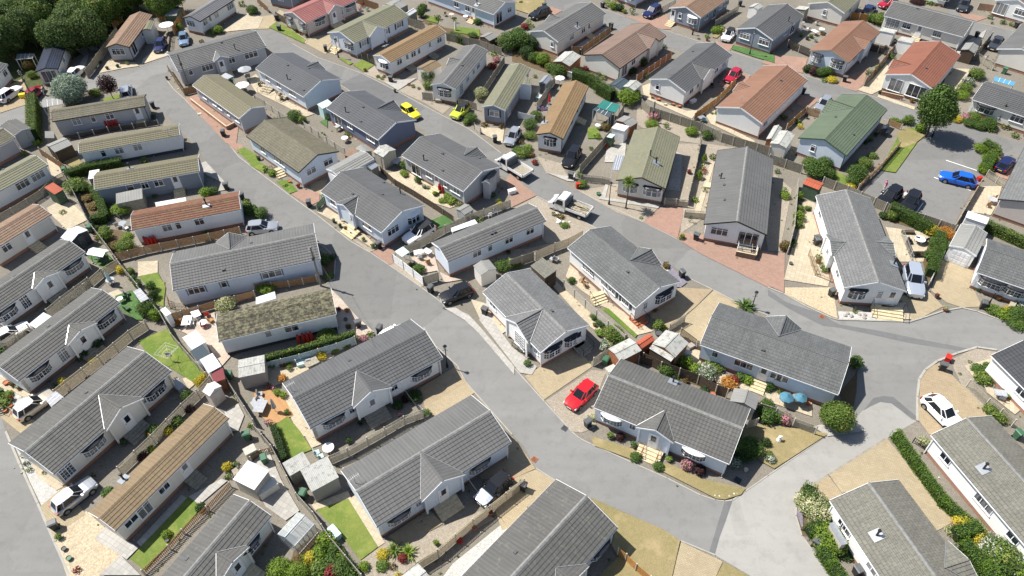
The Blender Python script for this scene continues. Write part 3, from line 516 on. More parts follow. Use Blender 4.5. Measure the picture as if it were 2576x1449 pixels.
def porch(h, side, w, t, x, y):
    out = .42; u, z = hit(h, side, t, x, y, out); sg = h.sg; he = h.he; F = WF(h, side)
    d1 = out+.12; zp = max(he+.5, min(z, he+h.rise*1.0)); inn = h.oe
    run = (zp-he)/h.rise*(h.W/2)             # how far in from the eave line the porch ridge meets the main roof
    apd = inn-run                              # d of the apex (negative: inwards)
    r = MB()
    for s in (-1, 1):
        n = max(3, round(math.hypot(w/2, zp-he)/.33))
        for k in range(n):
            t0, t1 = k/n, (k+1)/n
            def P(tt, inner, lift): 
                uu = u+s*w/2*(1-tt); zz = he+(zp-he)*tt+lift
                dd = d1 if not inner else inn+(apd-inn)*tt
                return F(uu, dd, zz)
            Lh = d1-inn; Wd = math.hypot(w/2, zp-he)
            r.face([P(t0, 0, .06), P(t0, 1, .06), P(t1, 1, .03), P(t1, 0, .03)], uv=[(0, t0*Wd), (Lh+run*t0, t0*Wd), (Lh+run*t1, t1*Wd), (0, t1*Wd)], m=0)
            r.face([P(t0, 0, -.01), P(t0, 1, -.01), P(t0, 1, .06), P(t0, 0, .06)], m=1)
    r.bar(F(u, d1, zp+.05), F(u, apd-.05, zp+.07), .16, .07, 2)
    for s in (-1, 1): r.bar(F(u+s*(w/2), inn, he+.07), F(u, apd, zp+.09), .045, .03, 3)
    ro = r.build('porch_roof', [h.roof, h.riser, h.roof, 'metal'], h.root)
    b = MB()
    for s in (-1, 1): b.bar(F(u+s*(w/2+.02), d1+.02, he-.06), F(u, d1+.02, zp-.03), .03, .15, 0)
    b.build('bargeboard', h.trim, ro)
    wl = MB(); e = w/2-.3; zt = lambda uu: he+(zp-he)*(1-abs(uu)/(w/2))-.03
    wl.face([F(u-e, out, .5), F(u+e, out, .5), F(u+e, out, zt(e)), F(u, out, zt(0)), F(u-e, out, zt(e))])
    for s in (-1, 1): wl.face([F(u+s*e, out, .5), F(u+s*e, 0, .5), F(u+s*e, 0, zt(e)), F(u+s*e, out, zt(e))])
    for s in (-1, 1): wl.box(u+s*e-.09, u+s*e+.09, out+.003, out+.16, .3, zt(e)-.02, 0, F)
    wl.face([F(u-e, out, .5), F(u+e, out, .5), F(u+e, 0, .5), F(u-e, 0, .5)])
    wl.build('porch_wall', h.wall, h.root)
    h.porches.append((side, u, e, out))
def zroof(h, lx, ly): return h.he+h.rise*(1-abs(ly)/(h.W/2))
def on_roof(h, t, x, y):
    z = h.he+.6
    for _ in range(6):
        p = G(t, x, y, z)-h.ctr; c, s = math.cos(-h.rz), math.sin(-h.rz); lx, ly = p.x*c-p.y*s, p.x*s+p.y*c; z = zroof(h, lx, ly)
    return Vector((lx, ly, z))
def house(hid, t, P0, P1, P2, roof, wall, feats='', short='', label='', trim='wh', grid=False, skirt='brick', he=2.7, rise=None, wtrim=None,
          door='plastic_white', steps='stepstone', quoin=None, roofbits='', oe=.28, og=.18, name='park_home', pipes=True, minW=None, glass='glass', cat='bungalow'):
    h = House(); h.he = he; h.ctr, h.rz, h.L, h.W, h.sg = rect3(t, P0, P1, P2, he)
    if minW: h.W = minW
    h.rise = rise or (.172*h.W); h.oe, h.og = oe, og; h.roof = roof; h.wall = wall; h.trim = trim; h.grid = grid; h.wtrim = wtrim; h.door = door; h.steps = steps; h.glass = glass
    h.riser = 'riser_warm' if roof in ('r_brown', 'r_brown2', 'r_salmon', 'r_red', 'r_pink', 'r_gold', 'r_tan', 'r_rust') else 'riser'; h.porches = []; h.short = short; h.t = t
    h.root = thing(name, h.ctr, h.rz); h.root['label'] = label or short; h.root['category'] = cat
    h.root['group'] = 'bungalows of the estate' if cat == 'bungalow' else 'garages of the estate'
    L_, W_, ri = h.L, h.W, h.rise; x0, x1 = -L_/2, L_/2; n = max(4, round(math.hypot(W_/2, ri)/.35))
    wx0, wx1, wy = x0+og, x1-og, W_/2-oe; k = ri/(W_/2)
    zw = he+k*oe-.03
    wl = MB()
    for s in (-1, 1): wl.face([(wx0, s*wy, .48), (wx1, s*wy, .48), (wx1, s*wy, zw), (wx0, s*wy, zw)])
    for x in (wx0, wx1): wl.face([(x, -wy, .48), (x, wy, .48), (x, wy, zw), (x, 0, he+ri-.04), (x, -wy, zw)])
    wl.face([(wx0, -wy, .48), (wx1, -wy, .48), (wx1, wy, .48), (wx0, wy, .48)])
    wl.build('wall', wall, h.root)
    sk = MB(); i = .05
    for s in (-1, 1): sk.face([(wx0+i, s*(wy-i), 0), (wx1-i, s*(wy-i), 0), (wx1-i, s*(wy-i), .5), (wx0+i, s*(wy-i), .5)])
    for x in (wx0+i, wx1-i): sk.face([(x, -wy+i, 0), (x, wy-i, 0), (x, wy-i, .5), (x, -wy+i, .5)])
    sk.build('skirt', skirt, h.root)
    rf = MB()
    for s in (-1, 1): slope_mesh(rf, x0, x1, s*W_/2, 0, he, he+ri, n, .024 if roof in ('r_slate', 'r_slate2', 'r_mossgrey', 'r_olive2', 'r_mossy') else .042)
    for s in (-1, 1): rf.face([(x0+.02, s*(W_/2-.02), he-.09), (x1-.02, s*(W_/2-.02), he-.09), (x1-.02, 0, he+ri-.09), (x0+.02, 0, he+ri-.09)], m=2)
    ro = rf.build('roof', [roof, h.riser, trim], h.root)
    rc = MB()
    for s in (-1, 1): rc.face([(x0-.02, s*.17, he+ri-.01), (x1+.02, s*.17, he+ri-.01), (x1+.02, 0, he+ri+.065), (x0-.02, 0, he+ri+.065)])
    for x in (x0-.02, x1+.02): rc.face([(x, -.17, he+ri-.01), (x, .17, he+ri-.01), (x, 0, he+ri+.065)])
    rc.build('ridge_cap', 'ridge_light' if roof in ('r_lgrey', 'r_mossgrey', 'r_grey2', 'r_slate') else roof, ro)
    for x in (x0, x1):
        bb = MB()
        for s in (-1, 1):
            a, b = x-.015, x+.015
            q = lambda zz: [(a, s*(W_/2+.01), he+zz), (b, s*(W_/2+.01), he+zz), (b, 0, he+ri+zz), (a, 0, he+ri+zz)]
            lo, hi = q(-.13), q(.055)
            bb.face(lo); bb.face(hi); bb.face([lo[0], lo[3], hi[3], hi[0]]); bb.face([lo[1], lo[2], hi[2], hi[1]])
        bb.build('bargeboard', trim, ro)
    for s in (-1, 1): gu = MB(); gu.box(x0+.02, x1-.02, s*(W_/2-.01)-.05, s*(W_/2-.01)+.05, he-.14, he-.035); gu.build('gutter', trim, ro)
    if pipes:
        for sd in 'AC':
            F = WF(h, sd)
            for uu in (og+.12,) if sd == 'A' else (L_-og-.12,):
                d = MB(); d.bar(F(uu, .05, 0.05), F(uu, .05, he-.2), .07); d.bar(F(uu, .05, he-.2), F(uu, oe-.02, he-.1), .07); d.build('downpipe', trim if trim != 'bk' else 'wh', h.root)
    if quoin:
        for sd, uu in (('A', og+.17), ('A', L_-og-.17), ('B', oe+.17), ('B', W_-oe-.17)):
            F = WF(h, sd); qd = MB()
            for kx in range(8):
                ww = .17 if kx % 2 else .13; qd.box(uu-ww, uu+ww, .002, .022, .55+kx*.26, .55+kx*.26+.22, 0, F)
            qd.build('quoins', quoin, h.root)
    tt = t
    for f in feats.split():
        if f[0] == '@': tt = f[1:]; continue
        hd, xy = f.split(':'); xx, yy = xy.split(','); num = hd[2:]; sh = num.endswith('+'); num = num.rstrip('+')
        feature(h, hd[0], hd[1], float(num) if num else None, tt, float(xx), float(yy))
        if sh:
            F = WF(h, hd[0]); u, _ = hit(h, hd[0], tt, float(xx), float(yy)); ww = .85
            for s in (-1, 1):
                b = MB(); b.box(u+s*ww-.15, u+s*ww+.15, .003, .04, 1.32, 2.45, 0, F); b.build('shutter', 'charcoal', h.root)
    # vents and flues
    tt = t
    for f in roofbits.split():
        if f[0] == '@': tt = f[1:]; continue
        xx, yy = f[1:].split(','); p = on_roof(h, tt, float(xx), float(yy)); b = MB()
        if f[0] == 'v': b.box(p.x-.16, p.x+.16, p.y-.12, p.y+.12, p.z-.03, p.z+.14); b.build('roof_vent', 'dkgrey', ro)
        elif f[0] == 'f': b.cyl(p-Vector((0, 0, .1)), p+Vector((0, 0, .75)), .07); b.cyl(p+Vector((0, 0, .75)), p+Vector((0, 0, .85)), .13, .10); b.build('flue', 'bk', ro)
        elif f[0] == 'P':
            b.cyl(p-Vector((0, 0, .1)), p+Vector((0, 0, .8)), .09); b.cyl(p+Vector((0, 0, .8)), p+Vector((0, 0, .92)), .16, .12); fo = b.build('flue', 'bk', ro)
            b = MB(); s = 1 if p.y > 0 else -1; kk = -s*k
            z = lambda yy_: zroof(h, 0, yy_)+.07
            b.face([(p.x-.45, p.y-.45, z(p.y-.45)), (p.x+.45, p.y-.45, z(p.y-.45)), (p.x+.45, p.y+.45, z(p.y+.45)), (p.x-.45, p.y+.45, z(p.y+.45))]); b.build('flashing', 'alu', ro)
        elif f[0] == 'a':
            b.bar(p, p+Vector((0, 0, 1.1)), .04); b.bar(p+Vector((-.5, 0, 1.05)), p+Vector((.5, .1, 1.05)), .03)
            for q in range(6): b.bar(p+Vector((-.45+q*.17, -.2, 1.06)), p+Vector((-.45+q*.17, .25, 1.06)), .015)
            b.build('aerial', 'metal', ro)
    HOUSES.append(h); return h
def annex(h, t, P0, P1, P2, he, roof, wall, rise=.25, name='extension'):
    """a smaller roofed block joined to the house; its pieces are parts of the house"""
    ctr, rz, L_, W_, sg = rect3(t, P0, P1, P2, he)
    c, s = math.cos(rz), math.sin(rz); ci, si = math.cos(-h.rz), math.sin(-h.rz)
    def T(x, y, z=0):
        X, Y = x*c-y*s+ctr.x-h.ctr.x, x*s+y*c+ctr.y-h.ctr.y; return (X*ci-Y*si, X*si+Y*ci, z)
    w_ = MB(); a, b = L_/2-.1, W_/2-.12
    for q in (((-a, -b), (a, -b)), ((a, -b), (a, b)), ((a, b), (-a, b)), ((-a, b), (-a, -b))): w_.face([T(*q[0], 0), T(*q[1], 0), T(*q[1], he), T(*q[0], he)])
    for x in (-a, a): w_.face([T(x, -b, he), T(x, b, he), T(x, 0, he+rise*.9)])
    o = w_.build(name, wall, h.root)
    r = MB(); n = max(2, round(W_/2/.33))
    for sd in (-1, 1):
        for k in range(n):
            t0, t1 = k/n, (k+1)/n; y0, y1 = sd*W_/2*(1-t0), sd*W_/2*(1-t1); z0, z1 = he+rise*t0, he+rise*t1
            r.face([T(-L_/2, y0, z0+.04), T(L_/2, y0, z0+.04), T(L_/2, y1, z1), T(-L_/2, y1, z1)], uv=[(0, y0), (L_, y0), (L_, y1), (0, y1)])
            r.face([T(-L_/2, y0, z0-.02), T(L_/2, y0, z0-.02), T(L_/2, y0, z0+.04), T(-L_/2, y0, z0+.04)], m=1)
    r.build('roof', [roof, 'riser'], o)
    for x in (-L_/2, L_/2):
        b = MB()
        for sd in (-1, 1): b.bar(T(x, sd*W_/2, he-.05), T(x, 0, he+rise-.05), .03, .13)
        b.build('bargeboard', h.trim, o)

# ---- the bungalows: three eave corners each (long end, near corner, short end)
S_ = {}
def H_(k, *a, **b): S_[k] = house(k, *a, **b); return S_[k]
H_('brown_tl', '00', (1535,150), (1300,475), (1060,480), 'r_brown', 'w_grey', 'Af:1350,490 Aw:1440,350 BW2.1:1195,530', 'brown-roofed grey bungalow below the woodland', 'narrow grey bungalow with brown ribbed roof and pale ridge strip beside the woodland', trim='wood_dark', skirt='brick_dark')
annex(S_['brown_tl'], '00', (1560,212), (1520,300), (1425,290), 2.5, 'r_olivegrey', 'w_cream')
H_('white_top', '00', (2365,-10), (2010,217), (1810,197), 'r_metal', 'w_white', 'Aw:2065,230 Ad:2120,210 Aw:2170,130 AW:2320,80 BW:1930,260', 'white bungalow with sunlit metal roof', 'white bungalow with shiny grey roof near the top edge, left of the red-roofed one', trim='bk')
H_('navy', '00', (685,392), (583,692), (357,712), 'r_navy', 'w_cream', 'Aw:640,610 Aw:690,490 Bf2.2:505,770', 'navy-roofed cabin under the trees', 'small cream cabin with shiny navy roof and dark glazed front under the trees', trim='charcoal', rise=.4)
H_('greybig_tl', '00', (2677,465), (1790,718), (1780,505), 'r_grey2', 'w_grey', 'An:1920,730 AW:2090,690 Ag2.6:2215,560 Ad:2235,665 Aw:2330,605 AW2.2:2530,565', 'long grey bungalow at the left road bend', 'long grey rendered bungalow with dark tiled roof and small porch at the road bend', grid=False, roofbits='v2230,430 f2370,500', skirt='w_grey')
H_('olive1', '00', (1942,855), (2415,1190), (2675,1074), 'r_olive', 'w_grey', 'Aw:2060,975 Aw:2160,1050 Aw:2215,1090 An:2300,1150 Aw:2385,1200', 'olive-roofed bungalow behind the red brick terrace', 'pale grey bungalow with yellow-olive mossy roof beside a red brick terrace', minW=4.5)
H_('s7', '00', (525,1222), (1465,1065), (1457,950), 'r_olive2', 'w_grey', 'Aw:780,1240 An:945,1210 Aw:1110,1180 Ad:1400,1160', 'grey wall bungalow right of the tall clipped hedge', 'narrow grey bungalow with mossy roof and red gas bottles right of the tall hedge', skirt='w_grey', trim='wood_dark')
H_('s8', '10', (795,97), (1812,-85), (1785,-196), 'r_olive', 'w_white', 'An:1050,115 Aw:1210,90 Aw:1395,55', 'second olive-roofed narrow bungalow on the left', 'narrow white bungalow with olive roof and rooftop aerial, second in the left row', skirt='charcoal', roofbits='a1700,-80')
H_('s9', '10', (950,463), (2010,275), (1990,108), 'r_olive', 'w_slate', 'An.9:1320,460 Aw.9:1465,430 Aw:1600,400 Ad:1780,395', 'dark blue-grey bungalow with olive roof', 'narrow dark blue-grey bungalow with olive roof, third in the left row', skirt='w_slate', roofbits='P1310,250')
H_('s10', '10', (1325,870), (2425,660), (2393,480), 'r_rust', 'w_white', 'Aw:1695,870 An:1805,845 Aw:2015,805', 'rust-red tiled narrow bungalow', 'narrow white bungalow with rust-red tiled roof and red gas bottles', skirt='brick', roofbits='P2075,610')
H_('big11', '11', (-836,1478), (650,1160), (595,800), 'r_grey2', 'w_pale', '@10 An:2255,1415 @11 AW2.2:160,1310 @20 AW1.8:1985,40 @10 Cg3.4:2300,900', 'largest grey-tiled bungalow by the leaning pole', 'large pale blue bungalow with grey tiled roof and navy window surrounds by the pole', wtrim='w_dblue', skirt='w_pale', roofbits='@10 v2250,1270 v1750,1090 v2530,1000')
H_('s12', '21', (-376,540), (810,262), (755,5), 'r_mossy', 'w_white', 'An.7:130,480 Aw1.5:365,425', 'mossy-roofed bungalow behind the blue fence', 'white bungalow with heavily mossed dark roof behind the blue painted fence', skirt='charcoal')
H_('a', '00', (-250,1600), (160,1385), (20,1268), 'r_olive2', 'w_grey', '', 'olive-roofed home at the far left edge', 'grey bungalow with dark olive roof at the left edge below the side road')
annex(S_['a'], '00', (160,1195), (310,1285), (155,1375), 2.4, 'r_lgrey', 'w_grey', .3)
H_('b', '10', (-300,640), (485,213), (345,95), 'r_olivegrey', 'w_white', 'AW:265,470 AW:390,335', 'green-grey roofed white bungalow by the left edge', 'white bungalow with green-grey roof and open dormer window at the left edge', roofbits='v35,260')
H_('c', '10', (-100,1090), (520,708), (330,605), 'r_brown', 'w_cream', 'Aw:80,1060 Ad:300,950', 'orange-brown roofed bungalow at the left edge', 'cream bungalow with orange-brown roof beside the round gravel plot')
H_('d', '10', (-60,1723), (860,1090), (600,965), 'r_lgrey', 'w_white', 'Ab:750,1250 Ag3.2:450,1350 Ad:520,1440 At:270,1610 Ab:80,1720', 'first grey bay-windowed bungalow from the top left', 'white grey-roofed bungalow with black bay canopies, next to the green swing seat', grid=True, skirt='brick_dark', steps='stepgrey', roofbits='v150,1330')
H_('e', '20', (185,942), (1210,150), (925,-5), 'r_lgrey', 'w_white', 'Ab:1075,335 Ag3.6:805,435 Ad:835,520 At:655,700 Ab:405,850', 'bay-windowed bungalow beside the artificial lawn', 'white grey-roofed bungalow with twin bay windows beside the artificial lawn', grid=True, skirt='brick_dark', steps='stepgrey', quoin='quoin', roofbits='v490,390')
H_('f', '20', (540,1878), (1725,837), (1345,540), 'r_lgrey', 'w_cream', 'Ab:1570,1045 Aw:1435,1185 Ag4.2:1210,1205 Ad:1270,1310 Ab:945,1590 At1.3:690,1860', 'large bay-windowed bungalow by the rotary clothes line', 'large cream bungalow with broad porch gable and stone quoins near the rotary clothes line', grid=True, steps='stepgrey', quoin='quoin', roofbits='v870,1055')
annex(S_['f'], '30', (490,195), (385,300), (285,265), 2.6, 'r_lgrey', 'w_cream', .15)
H_('g', '20', (1160,2448), (2305,1310), (2050,1165), 'r_tan', 'w_cream', 'Ad:1885,1850 Aw:1660,2030 At1.3:1480,2265 Aw1.3:1335,2365', 'tan-roofed bungalow beside the picket fence', 'narrow cream bungalow with ribbed tan-brown roof beside the picket fence', skirt='brick', steps='stepgrey', roofbits='@30 P1245,480')
H_('h', '30', (1850,1915), (2731,845), (2350,630), 'r_lgrey', 'w_cream', 'Ab:2530,1190 Ag3.4:2330,1310 Ad:2400,1380', 'bungalow at the bottom edge below the picket fence', 'cream bungalow with grey roof cut by the bottom edge beside the greenhouse', grid=True, roofbits='v1880,1280')
H_('i', '21', (545,1418), (1880,705), (1557,315), 'r_grey', 'w_white', 'Ab:1670,885 Aw1.5:1360,1030 Ag4.1:1155,1035 Ad:1165,1135 Aw:995,1235 Ab:790,1355', 'white bungalow beside the wooden deck', 'large white dark-roofed bungalow with porch gable and bay windows beside the timber deck', grid=True, quoin='quoin', steps='stepgrey', roofbits='v940,735 a360,1040')
H_('j', '31', (1215,960), (2570,105), (2165,-368), 'r_grey2', 'w_pale', 'Ab:2250,375 Ag4.3:1870,485 Ad:1880,580 Aw:1665,725 Ab:1445,885', 'large streaky-roofed bungalow behind the small black and silver car', 'large pale bungalow with white-streaked dark roof and porch behind the small parked car', grid=True, quoin='w_white', steps='stepstone', roofbits='a1000,520')
H_('k', '32', (-335,2585), (1065,965), (435,485), 'r_lgrey', 'w_cream', 'Ab:860,1250 Ag4:600,1520', 'grey-roofed bungalow at the bottom centre edge', 'large grey-roofed bungalow cut by the bottom edge beside the dry lawn', grid=True, roofbits='v35,1215')
H_('l', '22', (-295,45), (290,655), (785,380), 'r_slate', 'w_white', 'An:190,590 An:245,630 Ag4.2:50,335 Af1.6:80,500 @21 Aw:2385,180 @22 Bb:410,625 Bb1.7:590,535 Bd:670,480', 'white bungalow on the tan corner drive', 'white tiled-roof bungalow with side porch and black canopies on the tan corner drive', trim='wh', grid=True, steps='stepgrey', roofbits='v400,235')
H_('m', '12', (558,1045), (1250,1648), (1672,1372), 'r_slate2', 'w_white', 'AW1.9+:765,1285 Aw:930,1410 Aw+:1005,1485 Aw+:1140,1605 Bb2.6:1530,1510 Bn:1340,1625 Cg3.6:1395,1065', 'slate-roofed bungalow with rear dormer gable', 'white slate-roofed bungalow with navy shutters above the grassy strip', grid=True, trim='wh', roofbits='v1165,1290')
H_('n', '22', (822,1200), (2190,1773), (2388,1215), 'r_lgrey', 'w_pale', 'AB2.2:1000,1340 An:1210,1415 Ag3.5:1450,1425 Ad:1430,1500 AB2.3:1820,1690', 'pale bungalow right of the red hatchback', 'pale blue bungalow with grey tiled roof and railed front steps right of the red hatchback', grid=True, roofbits='P1620,950')
H_('o', '23', (-686,570), (710,1075), (845,600), 'r_slate2', 'w_pale', 'An:-535,675 AW1.9:-250,785 Ad:-45,850 Aw:75,905 Aw:140,925 Cg3.6:180,290', 'grey-tiled bungalow beside the blue parasol', 'pale bungalow with dark grey tiled roof beside the wide junction', roofbits='v-50,630')
H_('p', '12', (-646,1190), (345,772), (165,598), 'r_grey2', 'w_pale', 'Aw1.2:-351,1120 An:-221,1060 Aw:-31,985 Aw:180,895', 'narrow pale blue bungalow behind the lattice patio', 'narrow pale blue bungalow with light grey roof behind the white lattice patio', roofbits='@11 v2370,905 v2405,890')
H_('q', '11', (650,480), (1265,895), (1700,620), 'r_grey', 'w_pale', 'AW:790,595 An:895,665 Ag3.6:885,610 Ad:970,750 AW:1115,820 BW:1375,845 BB2.1:1590,745', 'pale grey bungalow on the brick plinth', 'pale grey bungalow with side porch and brick plinth facing the main estate road', roofbits='f1455,500 v1285,390 v1270,510 v975,505', trim='wh')
H_('r', '11', (-98,-78), (430,288), (838,78), 'r_olive2', 'w_pale', 'Aw:75,75 Aw:210,175 Aw:265,205 Bw1.5:560,290 Bw1.5:730,200', 'brown-mossed wide bungalow on the roadside', 'pale blue bungalow with wide olive-brown mossy roof beside the main estate road', trim='bk')
H_('s', '11', (1465,118), (2090,478), (2525,258), 'r_grey', 'w_grey', 'Af:1610,235 Aw:1740,300 Ad:1820,355 An:1905,395 AW:2005,465 Cg3.4:2220,40', 'grey bungalow behind the tipper trucks', 'grey bungalow with paved patio of pots, just left of the two white trucks', roofbits='f1690,165 v1880,100 v1880,270 v2245,145')
annex(S_['s'], '11', (2345,262), (2270,385), (2425,280), 2.6, 'r_grey', 'w_grey', .35)
H_('t', '01', (708,1088), (1230,1408), (1618,1210), 'r_blue', 'w_dblue', 'Af:830,1220 Aw:945,1265 AW:1155,1400 Cg3.2:1380,1015', 'navy-walled bungalow with the yellow car', 'navy-walled bungalow with dark roof, yellow car parked behind it', roofbits='f905,1130 v1080,1080 v1055,1225 v1375,1100')
H_('u', '01', (-5,690), (480,975), (868,800), 'r_blue', 'w_pale', 'Aw:120,800 Aw:230,860 AW:370,955 Cg3.2:620,625', 'dark-roofed bungalow with long timber steps', 'pale bungalow with dark blue-grey roof and long wooden patio steps', roofbits='f320,800 v320,660 v480,910 v530,690')
H_('v', '01', (1015,0), (500,235), (268,130), 'r_pink', 'w_pink', 'Ab:650,250 Ag3.6:790,45 Ad:790,175 An:870,120 Ab:950,85 Bb1.6:350,215 Bb1.6:470,260', 'pinkish-red roofed bungalow', 'beige bungalow with pinkish-red ribbed roof and black bay canopies', quoin='brick', grid=True)
H_('w', '01', (1540,160), (990,440), (700,338), 'r_olivegrey', 'w_pale', 'Af1.4:1225,395 Aw+:1090,455 Aw+:1305,340 Aw+:1440,270 Ag4:1210,250 Bb:940,480 Bd:810,400', 'grey-green roofed bungalow with shutters', 'pale bungalow with grey-green roof, porch gable and dark shutters beside a street lamp', grid=True)
H_('x', '01', (1915,325), (1350,632), (1175,560), 'r_gold', 'w_white', 'Aw:1445,645 Ad:1525,620 Aw:1585,565 An:1640,535 Ad:1750,490 Aw:1845,420 BB2:1290,650', 'golden-brown roofed long bungalow', 'narrow white bungalow with golden-brown ribbed roof and dark door surrounds', steps='stepgrey', roofbits='P1300,460')
H_('y', '01', (2335,510), (2010,905), (1755,855), 'r_grey2', 'w_white', 'Af1.2:2065,905 Aw:2130,810 An:2190,735 Aw:2235,685 Bb:1900,950 Cg2.6:1955,600', 'narrow grey-roofed bungalow above the lime car', 'narrow white bungalow with grey roof and bow window above the lime hatchback', grid=True, roofbits='v2075,660')
H_('z', '01', (2764,690), (2510,1115), (2270,1080), 'r_olivegrey', 'w_slate', 'Bw1.5+:2400,1175 Af1:2545,1175', 'blue-grey bungalow with olive-grey roof', 'narrow blue-grey walled bungalow with olive-grey roof and white-framed window')
annex(S_['z'], '02', (205,790), (190,860), (60,830), 2.5, 'r_olivegrey', 'w_pale')
H_('aa', '01', (1700,-105), (2395,145), (2620,20), 'r_grey2', 'w_blue', 'Aw:2020,65 Aw:2130,105 Ad:2190,130 Bf1.6:2445,190 Bw:2550,125', 'light blue bungalow at the top edge', 'light blue bungalow with grey roof behind the flower-filled terrace at the top edge', roofbits='P2225,50')
H_('ab', '02', (945,130), (465,425), (165,318), 'r_grey2', 'w_cream', 'Aw:600,400 Aw:715,325 Ad:770,300 Bn:405,465 Cg2.6:385,150', 'grey-roofed cream bungalow behind the big shrubs', 'cream bungalow with plain grey roof behind the big dark shrubs', roofbits='P655,275')
H_('ac', '02', (1552,362), (1085,688), (712,555), 'r_brown2', 'w_cream', 'Af1.6:1130,700 Aw:1220,630 AW2:1420,500 Ag3.2:1440,380', 'brown-roofed bungalow with a timber-framed gable window', 'cream bungalow with dull brown roof and dark-framed gable window', trim='wood_dark')
H_('ad', '02', (2213,550), (1750,930), (1380,795), 'r_grey', 'w_white', 'Aw:1800,935 An:1865,875 Ag3.8:1990,690 AW:2040,745 Aw:2125,670 Bn:1465,880', 'white bungalow left of the red car on brick paving', 'white bungalow with dark grey roof and side porch left of the crimson hatchback', roofbits='v1820,520 a1575,760')
H_('ae', '02', (772,868), (515,1400), (240,1355), 'r_gold', 'w_white', 'Aw:600,1290 Ad:650,1210 Aw:700,1110 Bb1.8:385,1430', 'orange-brown roofed narrow bungalow by the black SUV', 'narrow white bungalow with orange-brown roof standing behind the black SUV', trim='wood_dark', roofbits='P325,1235')
H_('af', '02', (2200,-30), (1900,180), (1575,85), 'r_brown', 'w_slate', 'Af1.2:2030,155 Aw:2095,95 AW:2170,45 Aw:1950,205 BB1.9:1815,205 Bn:1690,170 Bd:1620,150', 'blue-grey bungalow with brown roof and glass balcony', 'blue-grey bungalow with brown roof and glass-railed brick terrace at the top', wtrim=None)
H_('ag', '02', (1560,-230), (1260,-60), (960,-130), 'r_grey', 'w_pale', 'BB2:1180,20 BB1.6:1060,-10 Aw:1340,-10', 'bungalow at the top edge behind round yellow shrubs', 'pale bungalow cut by the top edge, behind the row of round shrubs')
H_('ah', '03', (390,165), (80,415), (-361,290), 'r_grey', 'w_slate', 'BW:-236,380 BW:-45,445 Aw:160,385 Af:240,305', 'dark grey bungalow above the artificial grass strip', 'dark grey-blue bungalow with white-framed front windows above a bright grass strip', minW=6.6, roofbits='f205,215')
H_('ai', '02', (2976,805), (2520,1248), (2055,1075), 'r_salmon', 'w_white', 'Aw:2545,1250 Cg3.2:2285,840', 'salmon-roofed bungalow behind the long board fence', 'white bungalow with large salmon-red roof behind the long grey board fence', roofbits='@03 v130,810 @02 a2300,1040')
H_('aj', '12', (1690,-68), (1545,452), (1050,360), 'r_olivegrey', 'w_cream', 'Bb:1410,480 Bb1.9:1190,450', 'olive-roofed bungalow behind the palm', 'cream bungalow with olive-grey roof and two bow windows behind the small palm', trim='wood_dark', roofbits='f1390,120 P1450,195')
H_('ak', '12', (2632,152), (2565,918), (1932,805), 'r_grey2', 'w_white', 'BW2:2085,885 Bf2.4:2380,935', 'white bungalow with raised deck beside red paving', 'white bungalow with long grey roof and small railed deck facing the red paving', trim='bk', roofbits='f2100,350 v2090,320 v2135,415 v2140,565')
H_('al', '03', (980,-40), (785,138), (400,25), 'r_olivegrey', 'w_cream', 'Bn:560,160 Aw:820,120', 'cream bungalow at the top edge by the navy car', 'cream bungalow with grey roof at the top edge, left of the navy hatchback', minW=6.5)
H_('am', '03', (1128,325), (810,632), (405,520), 'r_salmon', 'w_pale', 'AW:850,655 Aw:950,565 Ag3.4:1020,405 Bb1.6:495,590 Bb2:690,655', 'terracotta-roofed bungalow behind leafy shrubs', 'pale blue bungalow with terracotta roof, bow windows and leafy front shrubs', quoin='w_white', grid=True, trim='wood_grey')
H_('an', '03', (1165,155), (1970,370), (2110,215), 'r_grey2', 'w_cream', 'Af2.2:1250,245 Aw1.4:1390,275 Ad:1520,310 Aw1.4:1695,360', 'long grey-tiled cream bungalow near the top right', 'long cream bungalow with plain grey tiled roof and georgian windows near the top right', grid=True, quoin='w_white', roofbits='v1505,95')
H_('ao', '03', (1940,555), (1660,900), (1180,738), 'r_red', 'w_white', 'Bf1.9:1290,835 Bf2.6:1490,920 Cg3:1270,600', 'brick-red roofed bungalow left of the big tree', 'white bungalow with brick-red roof and glazed gable front left of the big tree', roofbits='v1590,685')
H_('ap', '03', (1200,1105), (790,1568), (298,1392), 'r_green', 'w_pale', 'Bn:460,1470 Cg3.6:625,1000', 'green-roofed bungalow', 'pale bungalow with a large moss-green ribbed roof', trim='wood_green', roofbits='v860,1355 v680,1180')
H_('aq', '03', (2045,1005), (2850,1270), (3000,1060), 'r_grey', 'w_cream', 'Ab2.4:2175,1120 AW:2500,1215', 'slate-roofed bungalow at the right edge by the cypress', 'cream bungalow with slate-grey roof at the right edge behind flowering shrubs', quoin='w_white', minW=6.6)
H_('ar', '03', (3020,290), (2720,620), (2300,538), 'r_grey2', 'w_cream', '', 'cream bungalow at the right edge by the grey car', 'cream bungalow with grey roof and stone quoins at the upper right edge', minW=6.6, quoin='quoin')
H_('as', '03', (2900,-60), (2700,120), (2255,18), 'r_brown2', 'w_white', 'Bf2:2330,110 BW1.8:2530,140', 'white bungalow in the top right corner', 'white bungalow with arched porch recess in the top right corner', minW=6.6)
H_('at', '13', (3130,60), (2850,740), (2295,600), 'r_slate', 'w_pink', '', 'grey-roofed bungalow right of the car park', 'pinkish bungalow with plain grey roof, right of the car park and yellow patio', trim='charcoal')
H_('au', '13', (2108,1255), (3000,1560), (3130,1290), 'r_slate2', 'w_pale', 'Ab2.6:2280,1360 Ab2.2:2520,1430', 'bungalow at the right edge beside the garage drive', 'pale bungalow with slate roof and black bay canopy beside the garage drive', quoin='w_white', grid=True, minW=6.6)
